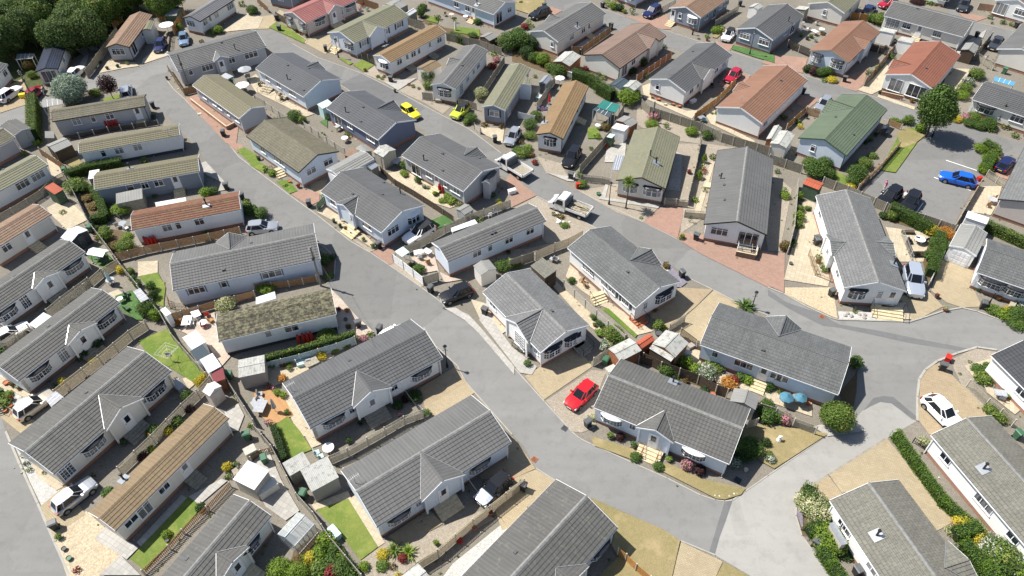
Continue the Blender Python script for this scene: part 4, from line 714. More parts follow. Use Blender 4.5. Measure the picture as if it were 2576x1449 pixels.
H_('aw', '13', (1035,550), (1400,1490), (762,1440), 'r_slate', 'w_white', 'Cw:505,770 Cg3.6:632,985 Cn:600,1090 Cw:685,1350 Bb1.9:895,1515 Bn:1125,1512 Bd:1245,1530 Ag3.4:1245,1010', 'long pale bungalow beside silver 4x4', 'long white bungalow with weathered grey slate roof left of the silver 4x4', roofbits='P1265,1210')
H_('ax', '23', (2270,672), (3100,1500), (3460,1170), 'r_black', 'w_white', 'Aw:2560,1040', 'black-roofed bungalow at the right edge', 'white bungalow with black roof at the right edge behind the lattice fence', minW=6.6)
H_('ay', '33', (1420,1903), (620,690), (1335,510), 'r_mossgrey', 'w_white', 'An:735,920 Aw:775,1000 Aw:1040,1385 Cg3.8:2005,1290', 'mossy grey roofed bungalow at the bottom right', 'white bungalow with lichen-grey roof and chimney flue at the bottom right', roofbits='P1090,1045')
H_('az', '33', (2900,1510), (1640,30), (2280,-130), 'r_mossgrey', 'w_white', 'Aw:1770,290 AW1.9:2150,745 Aw:2440,1090', 'long white bungalow behind the long clipped hedge', 'long white bungalow with lichen-grey roof behind the long clipped hedge', roofbits='P2165,375')
H_('ba', '01', (560,-190), (345,-40), (150,-110), 'r_grey', 'w_slate', 'Bw:260,40', 'blue-grey home touching the top edge', 'blue-grey home touching the top edge, above the pinkish-red roof')
H_('bb', '03', (2000,-220), (1860,-60), (1450,-160), 'r_grey', 'w_white', 'BB2:1790,20', 'white bungalow touching the top edge near the silver car', 'white bungalow touching the top edge, left of the silver estate car', minW=6)
H_('bc', '00', (-190,900), (40,650), (-60,600), 'r_grey', 'w_white', 'Aw:45,730', 'white home behind the white SUV at the left edge', 'white home cut by the left edge, behind the parked white SUV', minW=3.6)
hg = house('av', '13', (1945,805), (1825,1025), (2095,1130), 'r_felt', 'w_white', '', 'white prefabricated garage', 'white prefabricated garage with felt roof and panelled white door', name='garage', he=2.2, rise=.45, oe=.08, og=.08, skirt='w_white', pipes=False, cat='garage')
F = WF(hg, 'B'); d = MB(); d.box(.45, hg.W-.45, .003, .05, .05, 2.0, 0, F)
for a in range(4):
    for b in range(3): d.box(.55+a*(hg.W-1.1)/4+.05, .55+(a+1)*(hg.W-1.1)/4-.05, .051, .07, .2+b*.6, .65+b*.6, 0, F)
d.build('garage_door', 'plastic_white', hg.root)
hq = house('qg', '11', (1048,70), (705,255), (845,350), 'r_felt', 'w_white', '', 'felt-roofed garage behind the pale grey bungalow', 'grey felt-roofed garage between the brown-mossed bungalow and the pale grey bungalow', name='garage', he=2.3, rise=.4, oe=.1, og=.1, skirt='w_white', pipes=False, cat='garage')
F = WF(hq, 'B'); d = MB(); d.box(.4, hq.W-.4, .003, .05, .05, 2.0, 0, F); d.build('garage_door', 'plastic_white', hq.root)

# ------------------------------------------------------------------ builders for everything else
def shed(t, P0, P1, P2, he, kind, roof, wall, what, rise=.35, name='shed', door=None, cat='shed'):
    ctr, rz, L_, W_, sg = rect3(t, P0, P1, P2, he); r = thing(name, ctr, rz)
    a, b = L_/2-.07, W_/2-.07; w_ = MB(); hb = he if kind != 'pent' else he+rise*.5
    for q in (((-a, -b), (a, -b)), ((a, -b), (a, b)), ((a, b), (-a, b)), ((-a, b), (-a, -b))):
        w_.face([(q[0][0], q[0][1], 0), (q[1][0], q[1][1], 0), (q[1][0], q[1][1], he), (q[0][0], q[0][1], he)])
    if kind == 'gable':
        for x in (-a, a): w_.face([(x, -b, he), (x, b, he), (x, 0, he+rise*.95)])
    w_.build('wall', wall, r); rf = MB(); X, Y = L_/2, W_/2
    if kind == 'gable':
        for s in (-1, 1):
            rf.face([(-X, s*Y, he), (X, s*Y, he), (X, 0, he+rise), (-X, 0, he+rise)], uv=[(0, 0), (L_, 0), (L_, Y), (0, Y)])
            rf.face([(-X, s*Y, he-.06), (X, s*Y, he-.06), (X, s*Y, he), (-X, s*Y, he)])
        for x in (-X, X): rf.face([(x, -Y, he-.06), (x, -Y, he), (x, 0, he+rise), (x, Y, he), (x, Y, he-.06), (x, 0, he+rise-.06)])
        ro = rf.build('roof', roof, r); rc = MB(); rc.bar((-X-.01, 0, he+rise+.01), (X+.01, 0, he+rise+.01), .16, .04); rc.build('ridge_cap', roof, ro)
    else:
        z1 = he+(rise if kind == 'pent' else .02)
        rf.box(-X, X, -Y, Y, 0, .05, 0, lambda x, y, z: (x, y, z+he+(z1-he)*(y*sg+Y)/(2*Y)))
        ro = rf.build('roof', roof, r)
        for s in (-1, 1):
            if kind == 'pent': w2 = MB(); w2.face([(s*a, -b*sg, he), (s*a, b*sg, he), (s*a, b*sg, he+rise*.93)]); w2.face([(-a, b*sg, he), (a, b*sg, he), (a, b*sg, he+rise*.93), (-a, b*sg, he+rise*.93)]); w2.build('wall_top', wall, r); break
    if door:
        sd, col = door[0], door[1:]
        d = MB(); w = .4
        if sd == 'A': d.box(-w, w, -sg*a*0-sg*(b+.03)-.012, -sg*(b+.03)+.012, .05, min(he-.12, 1.75))
        elif sd == 'B': d.box(-a-.04, -a-.005, -w, w, .05, min(he-.05, 1.8))
        do = d.build('door', col, r); hd = MB()
        if sd == 'A': hd.box(.26, .32, -sg*(b+.06)-.01, -sg*(b+.06)+.01, .9, 1.02)
        else: hd.box(-a-.07, -a-.04, .26, .32, .9, 1.02)
        hd.build('handle', 'metal', do)
    return auto(r, what, cat, 'sheds and small outbuildings')
FSEG = []
FTYPE = {'slat': 'horizontal slatted fence', 'board': 'close-boarded fence', 'picket': 'low picket fence', 'lattice': 'lattice fence', 'trellis': 'slatted fence with trellis top', 'rail': 'metal railing', 'wall': 'low wall'}
def fence(t, s, ty='trellis', col='wood_grey', h=1.6, look='grey-brown', post='wood_pale', gap=1.83):
    p = GP(t, s); r = thing('fence', p[0]); o = p[0]; FSEG.extend(zip(p, p[1:])); pm = MB(); posts = []
    for a, b in zip(p, p[1:]):
        d = b-a; l = d.length; d /= l; nn = Vector((-d.y, d.x, 0)); n = max(1, round(l/gap))
        def F(u, dd, z): v = a-o+d*u+nn*dd; return (v.x, v.y, z)
        for i in range(n+(1 if b is p[-1] else 0)): posts.append(a-o+d*(l*i/n))
        for i in range(n):
            u0, u1 = l*i/n+.04, l*(i+1)/n-.04; ht = h+(.0)
            if ty in ('slat', 'trellis'):
                top = h-.38 if ty == 'trellis' else h; z = .08
                while z < top-.08: pm.box(u0, u1, -.012, .012, z, z+.115, 0, F); z += .148
                if ty == 'trellis':
                    pm.box(u0, u1, -.02, .02, h-.03, h, 0, F); pm.box(u0, u1, -.02, .02, top, top+.03, 0, F); u = u0
                    while u < u1-.3:
                        pm.bar(F(u, 0, top), F(u+.33, 0, h-.02), .022); pm.bar(F(u+.33, .0, top), F(u, 0, h-.02), .022); u += .19
            elif ty == 'board':
                u = u0-.04; k = 0
                while u < u1: 
                    dd = .012 if k % 2 else -.012; pm.box(u, min(u+.125, u1+.05), dd-.01, dd+.01, .05, h-.012*(k % 2), 0, F); u += .12; k += 1
                pm.box(u0, u1, .03, .07, h*.3, h*.3+.06, 0, F); pm.box(u0, u1, .03, .07, h*.8, h*.8+.06, 0, F)
            elif ty == 'picket':
                u = u0
                while u < u1: pm.box(u, u+.07, -.012, .012, .06, h, 0, F); u += .145
                pm.box(u0-.04, u1+.04, .014, .05, h*.25, h*.25+.07, 0, F); pm.box(u0-.04, u1+.04, .014, .05, h*.75, h*.75+.07, 0, F)
            elif ty == 'lattice':
                for z in (.05, h-.04): pm.box(u0, u1, -.02, .02, z, z+.05, 0, F)
                u = u0
                while u < u1: pm.box(u, u+.03, -.01, .01, .08, h-.03, 0, F); u += .13
                z = .18
                while z < h-.06: pm.box(u0, u1, -.022, -.006, z, z+.05, 0, F); z += .13
            elif ty == 'rail':
                for z in (h*.45, h-.03): pm.bar(F(u0-.04, 0, z), F(u1+.04, 0, z), .035)
                u = u0
                while u < u1: pm.bar(F(u, 0, .1), F(u, 0, h-.03), .02); u += .16
            else: pm.box(u0-.04, u1+.04, -.06, .06, 0, h, 0, F); pm.box(u0-.04, u1+.04, -.08, .08, h, h+.04, 1, F)
    pm.build('panels' if ty != 'wall' else 'wall_body', [col, 'stepstone'], r)
    if ty != 'wall':
        for q in posts: m_ = MB(); w = .05 if ty != 'rail' else .025; m_.box(q.x-w, q.x+w, q.y-w, q.y+w, 0, h+.06); m_.build('post', post if ty != 'rail' else col, r)
    mid = sum(p, Vector())/len(p)
    return auto(r, look+' '+FTYPE[ty], 'fence' if ty != 'wall' else 'wall', 'garden fences', mid)
# leaves --------------------------------------------------------------
def leafmesh(name, n, size, seed, shape='ball'):
    q = random.Random(seed); mb = MB(); lob = [(Vector((q.gauss(0, 1), q.gauss(0, 1), q.gauss(0, .8))).normalized(), q.uniform(.3, .6)) for _ in range(9)]
    for _ in range(n):
        d = Vector((q.gauss(0, 1), q.gauss(0, 1), q.gauss(0, 1))).normalized()
        bumpy = .64+.36*max([max(0, d.dot(l)-k*.4) for l, k in lob]+[0])+q.uniform(-.09, .10)
        r = bumpy*(q.random()**.28)
        if shape == 'cone': zz = (d.z*r+1)/2; r *= (1-zz*.75)*1.25; c = Vector((d.x*r, d.y*r, zz*2))
        elif shape == 'spiky': c = None
        else: c = Vector((d.x*r, d.y*r, 1+d.z*r))
        if c is None:
            a = q.uniform(0, 6.28); el = q.uniform(.15, 1.35); dd = Vector((math.cos(a)*math.cos(el), math.sin(a)*math.cos(el), math.sin(el))); s = Vector((-dd.y, dd.x, 0)).normalized()*size
            l = q.uniform(.8, 1.05); m1 = dd*l*.6+Vector((0, 0, .55)); e = dd*l+Vector((0, 0, .5-.3*l*math.cos(el))); b = Vector((0, 0, .4))
            mb.face([b-s*.6, b+s*.6, m1+s, m1-s]); mb.face([m1-s, m1+s, e]); continue
        nn = (d+Vector((q.gauss(0, .6), q.gauss(0, .6), q.gauss(0, .6)))).normalized(); x = nn.cross(Vector((q.gauss(0, 1), q.gauss(0, 1), q.gauss(0, 1)))).normalized(); y = nn.cross(x); s = size*q.uniform(.6, 1.3)
        mb.face([c-x*s, c-y*s*.6, c+x*s, c+y*s*.6])
    o = mb.build(name, 'l_green'); me = o.data; bpy.data.objects.remove(o); return me
LT = {'s': [leafmesh('leaves', 240, .20, 11+i) for i in range(2)], 'm': [leafmesh('leaves', 900, .115, 21+i) for i in range(3)], 'l': [leafmesh('leaves', 3200, .062, 31+i) for i in range(2)], 'x': [leafmesh('leaves', 9000, .05, 41+i) for i in range(2)], 'k': [leafmesh('leaves', 46, .045, 51, 'spiky')], 'c': [leafmesh('leaves', 900, .10, 61, 'cone')]}
def leafobj(name, cls, lm, loc, sx, sy, sz, parent=None):
    o = bpy.data.objects.new(name, R.choice(LT[cls])); COL.objects.link(o); o.parent = parent; o.location = loc; o.scale = (sx, sy, sz); o.rotation_euler = (0, 0, R.uniform(0, 6.28))
    o.material_slots[0].link = 'OBJECT'; o.material_slots[0].material = M['l_'+lm]; return o
LOOK = {'green': 'leafy green', 'dark': 'dark green', 'lime': 'bright yellow-green', 'yellow': 'golden yellow', 'silver': 'silvery', 'purple': 'dark purple', 'brown': 'brownish', 'cream': 'cream-flowered', 'pinkf': 'pink-flowered', 'magf': 'magenta-flowered', 'redf': 'deep red', 'mix': 'mixed green', 'orange': 'orange-leaved', 'whitef': 'white-flowered', 'wood': 'dense dark'}
SHQ = []
def shrub(t, x, y, r, h, lm='green', sy=1.0, cls=None): SHQ.append((t, x, y, r, h, lm, sy, cls))
def plant_all():
    """the 285 that show largest stand as things, the scatter of tiny ones is one object"""
    v = []
    for q in SHQ:
        p = G(q[0], q[1], q[2]); X, Y = scr(p); inn = -20 < X < 2600 and -15 < Y < 1475
        v.append((q[3]*(q[3]+q[4])/(p-Vector((0, 0, HC))).length_squared*(1 if inn else .01), q))
    v.sort(key=lambda a: -a[0])
    for _, q in v[:285]: shrub1(*q)
    mb = MB(); q5 = random.Random(9); ml = ['green', 'mix', 'lime', 'redf', 'pinkf', 'dark', 'yellow', 'brown']
    for _, (t, x, y, r, h, lm, sy, cls) in v[285:]:
        p = G(t, x, y); mi = ml.index(lm) if lm in ml else 1
        for _ in range(90):
            d = Vector((q5.gauss(0, 1), q5.gauss(0, 1), q5.gauss(0, 1))).normalized()*q5.uniform(.6, 1.05); c = p+Vector((d.x*r, d.y*r, h*.5*(1+d.z)))
            a = Vector((q5.gauss(0, 1), q5.gauss(0, 1), q5.gauss(0, 1))).normalized()*.2*r; b = a.cross(d).normalized()*.15*r; mb.face([c-a, c-b, c+a, c+b], m=mi)
    gd = MB()
    segs = [(a, b, .45) for a, b in FSEG]
    for h in HOUSES:
        c, s_ = math.cos(h.rz), math.sin(h.rz); C_ = [h.ctr+Vector((x*c-y*s_, x*s_+y*c, 0)) for x, y in ((-h.L/2, -h.W/2), (h.L/2, -h.W/2), (h.L/2, h.W/2), (-h.L/2, h.W/2))]
        segs += [(C_[i], C_[(i+1) % 4], .7) for i in range(4)]
    for a, b, off in segs:
        d = b-a; l = d.length; d /= max(l, .01); nn = Vector((-d.y, d.x, 0)); cl = q5.random()
        for _ in range(int(l*2.2)):
            u = q5.random()*l
            if math.sin(u*1.3+cl*9) < q5.uniform(-.4, .9): continue
            c = a+d*u+nn*q5.gauss(0, off); r = q5.uniform(.06, .2); k = q5.choice([0, 0, 1, 1, 1, 2, 7, 7, 3, 5])
            if q5.random() < .3:
                for z in (0,): w_ = r*.5; gd.box(c.x-w_, c.x+w_, c.y-w_*.7, c.y+w_*.8, .03, .03+w_, q5.choice([0, 1, 2, 3]))
                continue
            for _ in range(14):
                e = Vector((q5.gauss(0, 1), q5.gauss(0, 1), abs(q5.gauss(0, .8)))).normalized()*q5.uniform(.4, 1)*r; p = c+e+Vector((0, 0, .03)); a1 = Vector((q5.gauss(0, 1), q5.gauss(0, 1), q5.gauss(0, 1))).normalized()*.06; b1 = a1.cross(Vector((0, 0, 1)))*.8
                mb.face([p-a1, p-b1, p+a1, p+b1], m=k)
    o = gd.build('stones', ['w_stone', 'w_cream', 'terracotta', 'wood']); tag(o, 'small loose stones and oddments along walls and fences', 'stones', None, 'stuff')
    o = mb.build('low_plants', ['l_'+k for k in ml]); tag(o, 'scatter of tiny bedding plants and weeds across the gardens', 'plants', None, 'stuff')
def shrub1(t, x, y, r, h, lm='green', sy=1.0, cls=None):
    p = G(t, x, y); cls = cls or ('s' if r < .38 else 'm' if r < 1.0 else 'l')
    size = 'small ' if r < .45 else 'large ' if r > 1.3 else ''
    o = leafobj('shrub' if cls != 'k' else 'spiky_plant', cls, lm, p-Vector((0, 0, .05)), r*1.12, r*1.12*sy, h/1.9)
    return auto(o, size+LOOK[lm]+(' shrub' if cls not in 'kc' else ' spiky plant' if cls == 'k' else ' conical conifer'), 'shrub', 'shrubs in the gardens')
def shrubs(t, s):
    for q in s.split():
        a = q.split(','); shrub(t, float(a[0]), float(a[1]), float(a[2]), float(a[3]), a[4] if len(a) > 4 else 'green', 1.0, a[5] if len(a) > 5 else None)
def hedge(t, s, w, h, lm, look):
    p = GP(t, s); o = p[0]; mb = MB(); core = MB(); q = random.Random(len(s))
    for a, b in zip(p, p[1:]):
        d = b-a; l = d.length; d /= l; nn = Vector((-d.y, d.x, 0)); off = a-o
        def F(u, dd, z): v = off+d*u+nn*dd; return (v.x, v.y, z)
        core.box(-.05, l+.05, -w*.40, w*.40, 0, h*.9, 0, F)
        n = int((l*(2*h+w))*190)
        for _ in range(n):
            u = q.uniform(-w*.3, l+w*.3); k = q.random()*(2*h+w); j = q.uniform(-.07, .07)
            if k < h: c = F(u, -w/2+j, k); n0 = -nn
            elif k < 2*h: c = F(u, w/2+j, k-h); n0 = nn
            else: c = F(u, (k-2*h)-w/2, h+j); n0 = Vector((0, 0, 1))
            c = Vector(c); m1 = (n0+Vector((q.gauss(0, .5), q.gauss(0, .5), q.gauss(0, .5)))).normalized(); x = m1.cross(Vector((q.gauss(0, 1), q.gauss(0, 1), q.gauss(0, 1)))).normalized(); y = m1.cross(x); s_ = q.uniform(.03, .075)
            mb.face([c-x*s_, c-y*s_*.7, c+x*s_, c+y*s_*.7])
    r = thing('hedge', o); mb.build('foliage', {'lime': 'l_hedge', 'green': 'l_hedge2'}.get(lm, 'l_'+lm), r); core.build('dark_core', 'core', r)  # solid dark box added inside the leaves, in place of the shaded interior
    return auto(r, look, 'hedge', None, sum(p, Vector())/len(p))
def tree(t, bx, by, cx, cy, r, h, lm, label, cls='l', trunk=.12, rz=1.0, cz=None):
    """trunk base and crown middle are both read from the picture; the crown sits above the base"""
    b = G(t, bx, by); zc = cz if cz else max(r*.9, hgt(b, t, cx, cy)); rt = thing('tree', b)
    k = MB(); q = random.Random(int(bx)); lean = Vector((q.uniform(-.15, .15), q.uniform(-.15, .15), 0)); top = Vector((0, 0, zc*.75))+lean
    k.cyl((0, 0, -.1), top, trunk, trunk*.55, 8)
    for i in range(7):
        a = i*2.4; z0 = top*(.55+.45*i/7); e = Vector((math.cos(a)*r*.6, math.sin(a)*r*.6, zc+q.uniform(-.1, .5)*r)); k.cyl(z0, e, trunk*.4, trunk*.1, 5)
    k.build('trunk', 'bark', rt)
    leafobj('crown', cls, lm, (0, 0, zc-r*rz*1.1), r*1.12, r*1.12, r*rz*1.08, rt)
    tag(rt, label, 'tree', 'trees'); return rt
# vehicles ---------------------------------------------------------------
def car(t, f, b, kind, col, label, roofcol=None, glassroof=False, bonnet=None, cat='car', z=.6):
    K = {'hatch': (3.85, 1.68, 1.48, .58, .42, .5), 'suv': (4.35, 1.80, 1.62, .66, .40, .5), 'coupe': (4.45, 1.84, 1.55, .62, .38, .95), 'estate': (4.5, 1.76, 1.55, .62, .38, .4), 'mini': (3.8, 1.68, 1.42, .55, .38, .4), 'boxy': (4.8, 1.92, 1.85, .65, .36, .3), 'saloon': (4.4, 1.78, 1.44, .6, .36, 1.1)}[kind]
    Lc, Wc, Hc_, hb, fb, rb = K; A_, B_ = G(t, *f, z), G(t, *b, z); c = (A_+B_)/2; d = A_-B_; c.z = 0
    r = thing('parked_car', c, math.atan2(d.y, d.x)); pm = col; belt = Hc_*.60; w = Wc/2
    X = Lc/2; sill = .2; body = MB(); st = []
    xs = [-1, -.97, -.9, -.75, -.5, -.2, .1, .35, .42, .6, .78, .9, .97, 1]
    for u in xs:
        x = u*X; au = abs(u); ww = w*(1-.28*max(0, (au-.68)/.32)**2.4)
        if u > fb: zb = belt-(belt-hb-.16)*((u-fb)/(1-fb))**1.6*1.0
        elif u < -.85: zb = belt*(.97-.15*((-u-.85)/.15))
        else: zb = belt
        zl = sill+.12*max(0, (au-.85)/.15)
        st.append([(x, -ww*.9, zl), (x, -ww, zl+.14), (x, -ww*1.0, (zl+zb)/2+.04), (x, -ww*.955, zb-.06), (x, -ww*.84, zb), (x, -ww*.4, zb+.035), (x, ww*.4, zb+.035), (x, ww*.84, zb), (x, ww*.955, zb-.06), (x, ww, (zl+zb)/2+.04), (x, ww, zl+.14), (x, ww*.9, zl)])
    for a, b2 in zip(st, st[1:]):
        for i in range(11):
            mi = 1 if bonnet and i in (4, 5, 6) and a[0][0] > fb*X else 0
            body.face([a[i], b2[i], b2[i+1], a[i+1]], m=mi, smooth=True)
    body.face(st[0]); body.face(st[-1][::-1])
    # cabin: glass house with painted roof and pillars
    xf0, xf1 = fb*X+.02, fb*X-.68; xr0, xr1 = -X*.93+.02, -X*.93+rb*.62; wb, wt = w*.86, w*.72; z0, z1 = belt-.02, Hc_-.05
    base = [(xr0, -wb*.74), (xr0+.3, -wb*.97), (xf0-.45, -wb), (xf0, -wb*.72), (xf0, wb*.72), (xf0-.45, wb), (xr0+.3, wb*.97), (xr0, wb*.74)]
    topp = [(xr1, -wt*.68), (xr1+.28, -wt*.95), (xf1-.25, -wt), (xf1, -wt*.76), (xf1, wt*.76), (xf1-.25, wt), (xr1+.28, wt*.95), (xr1, wt*.68)]
    gl = MB()
    for i in range(8): j = (i+1) % 8; gl.face([(*base[i], z0), (*base[j], z0), (*topp[j], z1), (*topp[i], z1)], smooth=False)
    gl.build('window', 'carglass', r)
    rm = 2 if roofcol else 0
    T1 = [(x, y, z1-.005) for x, y in topp]; T2 = [(x*.97, y*.93, z1+.045) for x, y in topp]
    for i in range(8): j = (i+1) % 8; body.face([T1[i], T1[j], T2[j], T2[i]], m=rm, smooth=True)
    body.face(T2, m=rm); body.face([(xf1-.2, -wt*.8, z1+.0), (xf1-.2, wt*.8, z1), (xr1, wt*.8, z1), (xr1, -wt*.8, z1)], m=rm)
    for i in (0, 2, 3, 4, 5, 7):
        pw = .06 if i in (3, 4) else .09; ii = i
        body.bar((*base[ii], z0), (*topp[ii], z1+.01), pw, .04, m=rm if i in (0, 7) else 0)
    for s in (-1, 1): xm = (xf0+xr0)/2-.05; body.bar((xm, s*(wb+.005), z0), (xm-.05, s*(wt+.005), z1), .09, .03, m=3); body.bar((xr0+.55, s*(wb+.004), z0), (xr1+.45, s*(wt+.004), z1), .14, .03)
    for s in (-1, 1):
        for u in (-.62, .62): body.cyl((u*X, s*(w-.16), .33), (u*X, s*(w+.004), .33), .375, n=18, m=3)
        body.bar((-X*.8, s*w*.97, .24), (X*.8, s*w*.97, .24), .06, .1, m=3)
    body.box(X-.06, X+.004, -w*.5, w*.5, .3, .46, 3); body.box(-X*.75, X*.75, -w*.8, w*.8, .17, .24, 3)
    bo = body.build('body', [pm, M[bonnet] if bonnet else pm, M[roofcol] if roofcol else pm, 'bk'], r, merge=False)
    whp = MB(); whp.cyl((0, -.10, 0), (0, .10, 0), .32, n=18); rimp = MB(); rimp.cyl((0, -.115, 0), (0, .115, 0), .2, n=10)
    for s in (-1, 1):
        for u in (-.62, .62):
            if s == -1 and u < 0: wo = whp.build('wheel', 'tyre', r); ri = rimp.build('rim', 'rim', wo); W0 = wo
            else: wo = W0.copy(); COL.objects.link(wo); wo.parent = r; ri = W0.children[0].copy(); COL.objects.link(ri); ri.parent = wo
            wo.location = (u*X, s*(w-.085), .32)
        m_ = MB(); m_.box(X-.33, X-.05, s*w*.70-.16, s*w*.70+.16, hb-.06, hb+.07, 0, lambda x, y, z: (x, y, z+(X-x)*.25)); m_.build('headlight', 'lampclear', r)
        m_ = MB(); m_.box(-X-.0, -X+.12, s*w*.72-.12, s*w*.72+.12, belt*.62, belt*.88); m_.build('tail_light', 'lampred', r)
        m_ = MB(); m_.box(xf0-.45, xf0-.28, s*(w*.86), s*(w+.16), belt-.02, belt+.13); m_.build('door_mirror', [pm], r)
    m_ = MB(); m_.box(X+.005, X+.02, -.26, .26, .36, .47); m_.build('number_plate', 'plate_w', r); m_ = MB(); m_.box(-X-.02, -X-.003, -.26, .26, .52, .63); m_.build('number_plate', 'plate_y', r)
    tag(r, label, cat, 'vehicles parked on the estate'); return r
def truck(t, f, b, label, load):
    A_, B_ = G(t, *f, .8), G(t, *b, .8); c = (A_+B_)/2; d = A_-B_; c.z = 0; r = thing('tipper_truck', c, math.atan2(d.y, d.x)); pm = paint('truckwhite', (.8, .8, .8)); X = 2.75
    cb = MB(); w = .97
    prof = [(X, .35), (X+.02, .75), (X-.12, 1.05), (X-.62, 1.25), (X-1.35, 2.12), (X-1.6, 2.2), (X-2.35, 2.2), (X-2.42, .35)]
    for s in (-1, 1): cb.face([(x, s*w*(1 if z < 1.3 else .9), z) for x, z in prof])
    for (x0, z0), (x1, z1) in zip(prof, prof[1:]+prof[:1]):
        w0, w1 = w*(1 if z0 < 1.3 else .9), w*(1 if z1 < 1.3 else .9); cb.face([(x0, -w0, z0), (x0, w0, z0), (x1, w1, z1), (x1, -w1, z1)])
    cb.build('cab', [pm], r)
    g = MB(); f0, f1 = (X-.66, 1.3), (X-1.31, 2.06); g.face([(f0[0]+.03, -.8, f0[1]+.03), (f0[0]+.03, .8, f0[1]+.03), (f1[0]+.03, .76, f1[1]+.03), (f1[0]+.03, -.76, f1[1]+.03)]); g.build('window', 'carglass', r)
    for s in (-1, 1): g = MB(); g.face([(X-1.0, s*.985, 1.25), (X-2.1, s*.985, 1.25), (X-2.1, s*.895, 1.95), (X-1.35, s*.895, 1.95)]); g.build('window', 'carglass', r); g = MB(); g.box(X-1.0, X-.85, s*1.0, s*1.2, 1.2, 1.45); g.build('door_mirror', 'bk', r)
    bd = MB(); x0, x1 = -X, X-2.55
    bd.box(x0, x1, -1.03, 1.03, .82, .88, 1)
    for s in (-1, 1): bd.box(x0, x1, s*1.03-.02, s*1.03+.02, .88, 1.24)
    bd.box(x0-.02, x0+.02, -1.0, 1.0, .88, 1.24); bd.box(x1-.02, x1+.02, -1.05, 1.05, .88, 1.9, 2)
    for s in (-1, 1): bd.box(x0-.03, x0+.05, s*1.03-.04, s*1.03+.04, .8, 1.3, 2); bd.box(-X+.1, X-.5, s*.4-.05, s*.4+.05, .5, .8, 2)
    bd.build('dropside_bed', ['plastic_white', 'wood_grey', 'dkgrey'], r)
    for s in (-1, 1):
        for u in (-1.75, 1.85): m_ = MB(); m_.cyl((u, s*.72, .36), (u, s*.96, .36), .36, n=18); wo = m_.build('wheel', 'tyre', r); m_ = MB(); m_.cyl((u, s*.75, .36), (u, s*.975, .36), .2, n=10); m_.build('rim', 'rim', wo)
        m_ = MB(); m_.box(X-.2, X+.03, s*.75-.14, s*.75+.14, .78, 1.0); m_.build('headlight', 'lampclear', r)
    tag(r, label, 'truck', 'vehicles parked on the estate')
    if load:
        ld = MB(); q = random.Random(5)
        for i in range(16):
            a = q.uniform(-.35, .35); y = q.uniform(-.7, .7); x = q.uniform(-1.6, -.8); l = q.uniform(.6, 1.1); z = .93+.04*(i % 6); ld.bar((x-l*math.cos(a), y-l*math.sin(a)*.5, z), (x+l*math.cos(a), y+l*math.sin(a)*.5, z+.1), .12, .03)
        o = ld.build('timber_pile', 'wood_tan'); o.location = r.location; o.rotation_euler = r.rotation_euler; tag(o, 'loose planks of scrap timber lying in the bed of the white truck', 'timber', None, 'stuff')
    return r
# small things --------------------------------------------------------------
def wheelie(col, lid):
    r = thing('wheelie_bin', (0, 0, 0)); b = MB()
    A_ = [(-.22, -.24, .06), (.24, -.24, .06), (.24, .24, .06), (-.22, .24, .06)]; B_ = [(-.29, -.29, .98), (.33, -.29, .98), (.33, .29, .98), (-.29, .29, .98)]
    for i in range(4): j = (i+1) % 4; b.face([A_[i], A_[j], B_[j], B_[i]])
    b.face(A_); b.face(B_); b.box(-.32, .36, -.31, .31, .94, .99); b.build('bin_body', col, r)
    l = MB(); l.face([(-.36, -.31, 1.0), (.40, -.31, 1.0), (.40, .31, 1.0), (-.36, .31, 1.0)]); l.box(-.34, .38, -.3, .3, .995, 1.06, 0, lambda x, y, z: (x, y*(1-.3*max(0, z-1.0)/.06), z)); l.build('lid', lid, r)
    for s in (-1, 1): m_ = MB(); m_.cyl((-.22, s*.2, .1), (-.22, s*.28, .1), .1, n=10); m_.build('wheel', 'tyre', r)
    h = MB(); h.bar((-.38, -.22, .98), (-.38, .22, .98), .035); h.build('handle', col, r); return r
BINS = {}
def wbin(t, x, y, col='binblack'):
    k = col
    if k not in BINS: BINS[k] = wheelie(col, {'binblack': 'binlid', 'bingreen': 'bingreen'}[col]); o = BINS[k]
    else: o = copytree(BINS[k])
    o.location = G(t, x, y); o.rotation_euler = (0, 0, R.uniform(-3.1, 3.1)); return auto(o, ('black' if k == 'binblack' else 'green')+' wheelie bin', 'bin', 'wheelie bins put out on the estate')
def potplant(t, x, y, r=.22, h=.3, lm='green', pot='terracotta', ph=.4):
    o = thing('plant_pot', G(t, x, y)); m_ = MB(); m_.lathe([(r*.7, 0), (r, h), (r*.9, h), (r*.85, h-.05), (.0, h-.05)], 10); m_.build('pot', pot, o)
    if lm: leafobj('plant', 's', lm, (0, 0, h-.08), r*1.3, r*1.3, ph/2, o)
    pn = {'terracotta': 'terracotta', 'dkgrey': 'dark', 'quoin': 'stone', 'bingreen': 'green', 'plastic_white': 'white', 'wood': 'wooden', 'redpaint': 'red'}[pot]
    return auto(o, (pn+' pot with '+LOOK[lm]+' plant') if lm else 'empty '+pn+' plant pot', 'plant pot', 'plant pots')
def pots(t, s):
    for q in s.split():
        a = q.split(','); potplant(t, float(a[0]), float(a[1]), float(a[2]) if len(a) > 2 else .22, .32, (a[3] or None) if len(a) > 3 else 'green', a[4] if len(a) > 4 else 'terracotta')
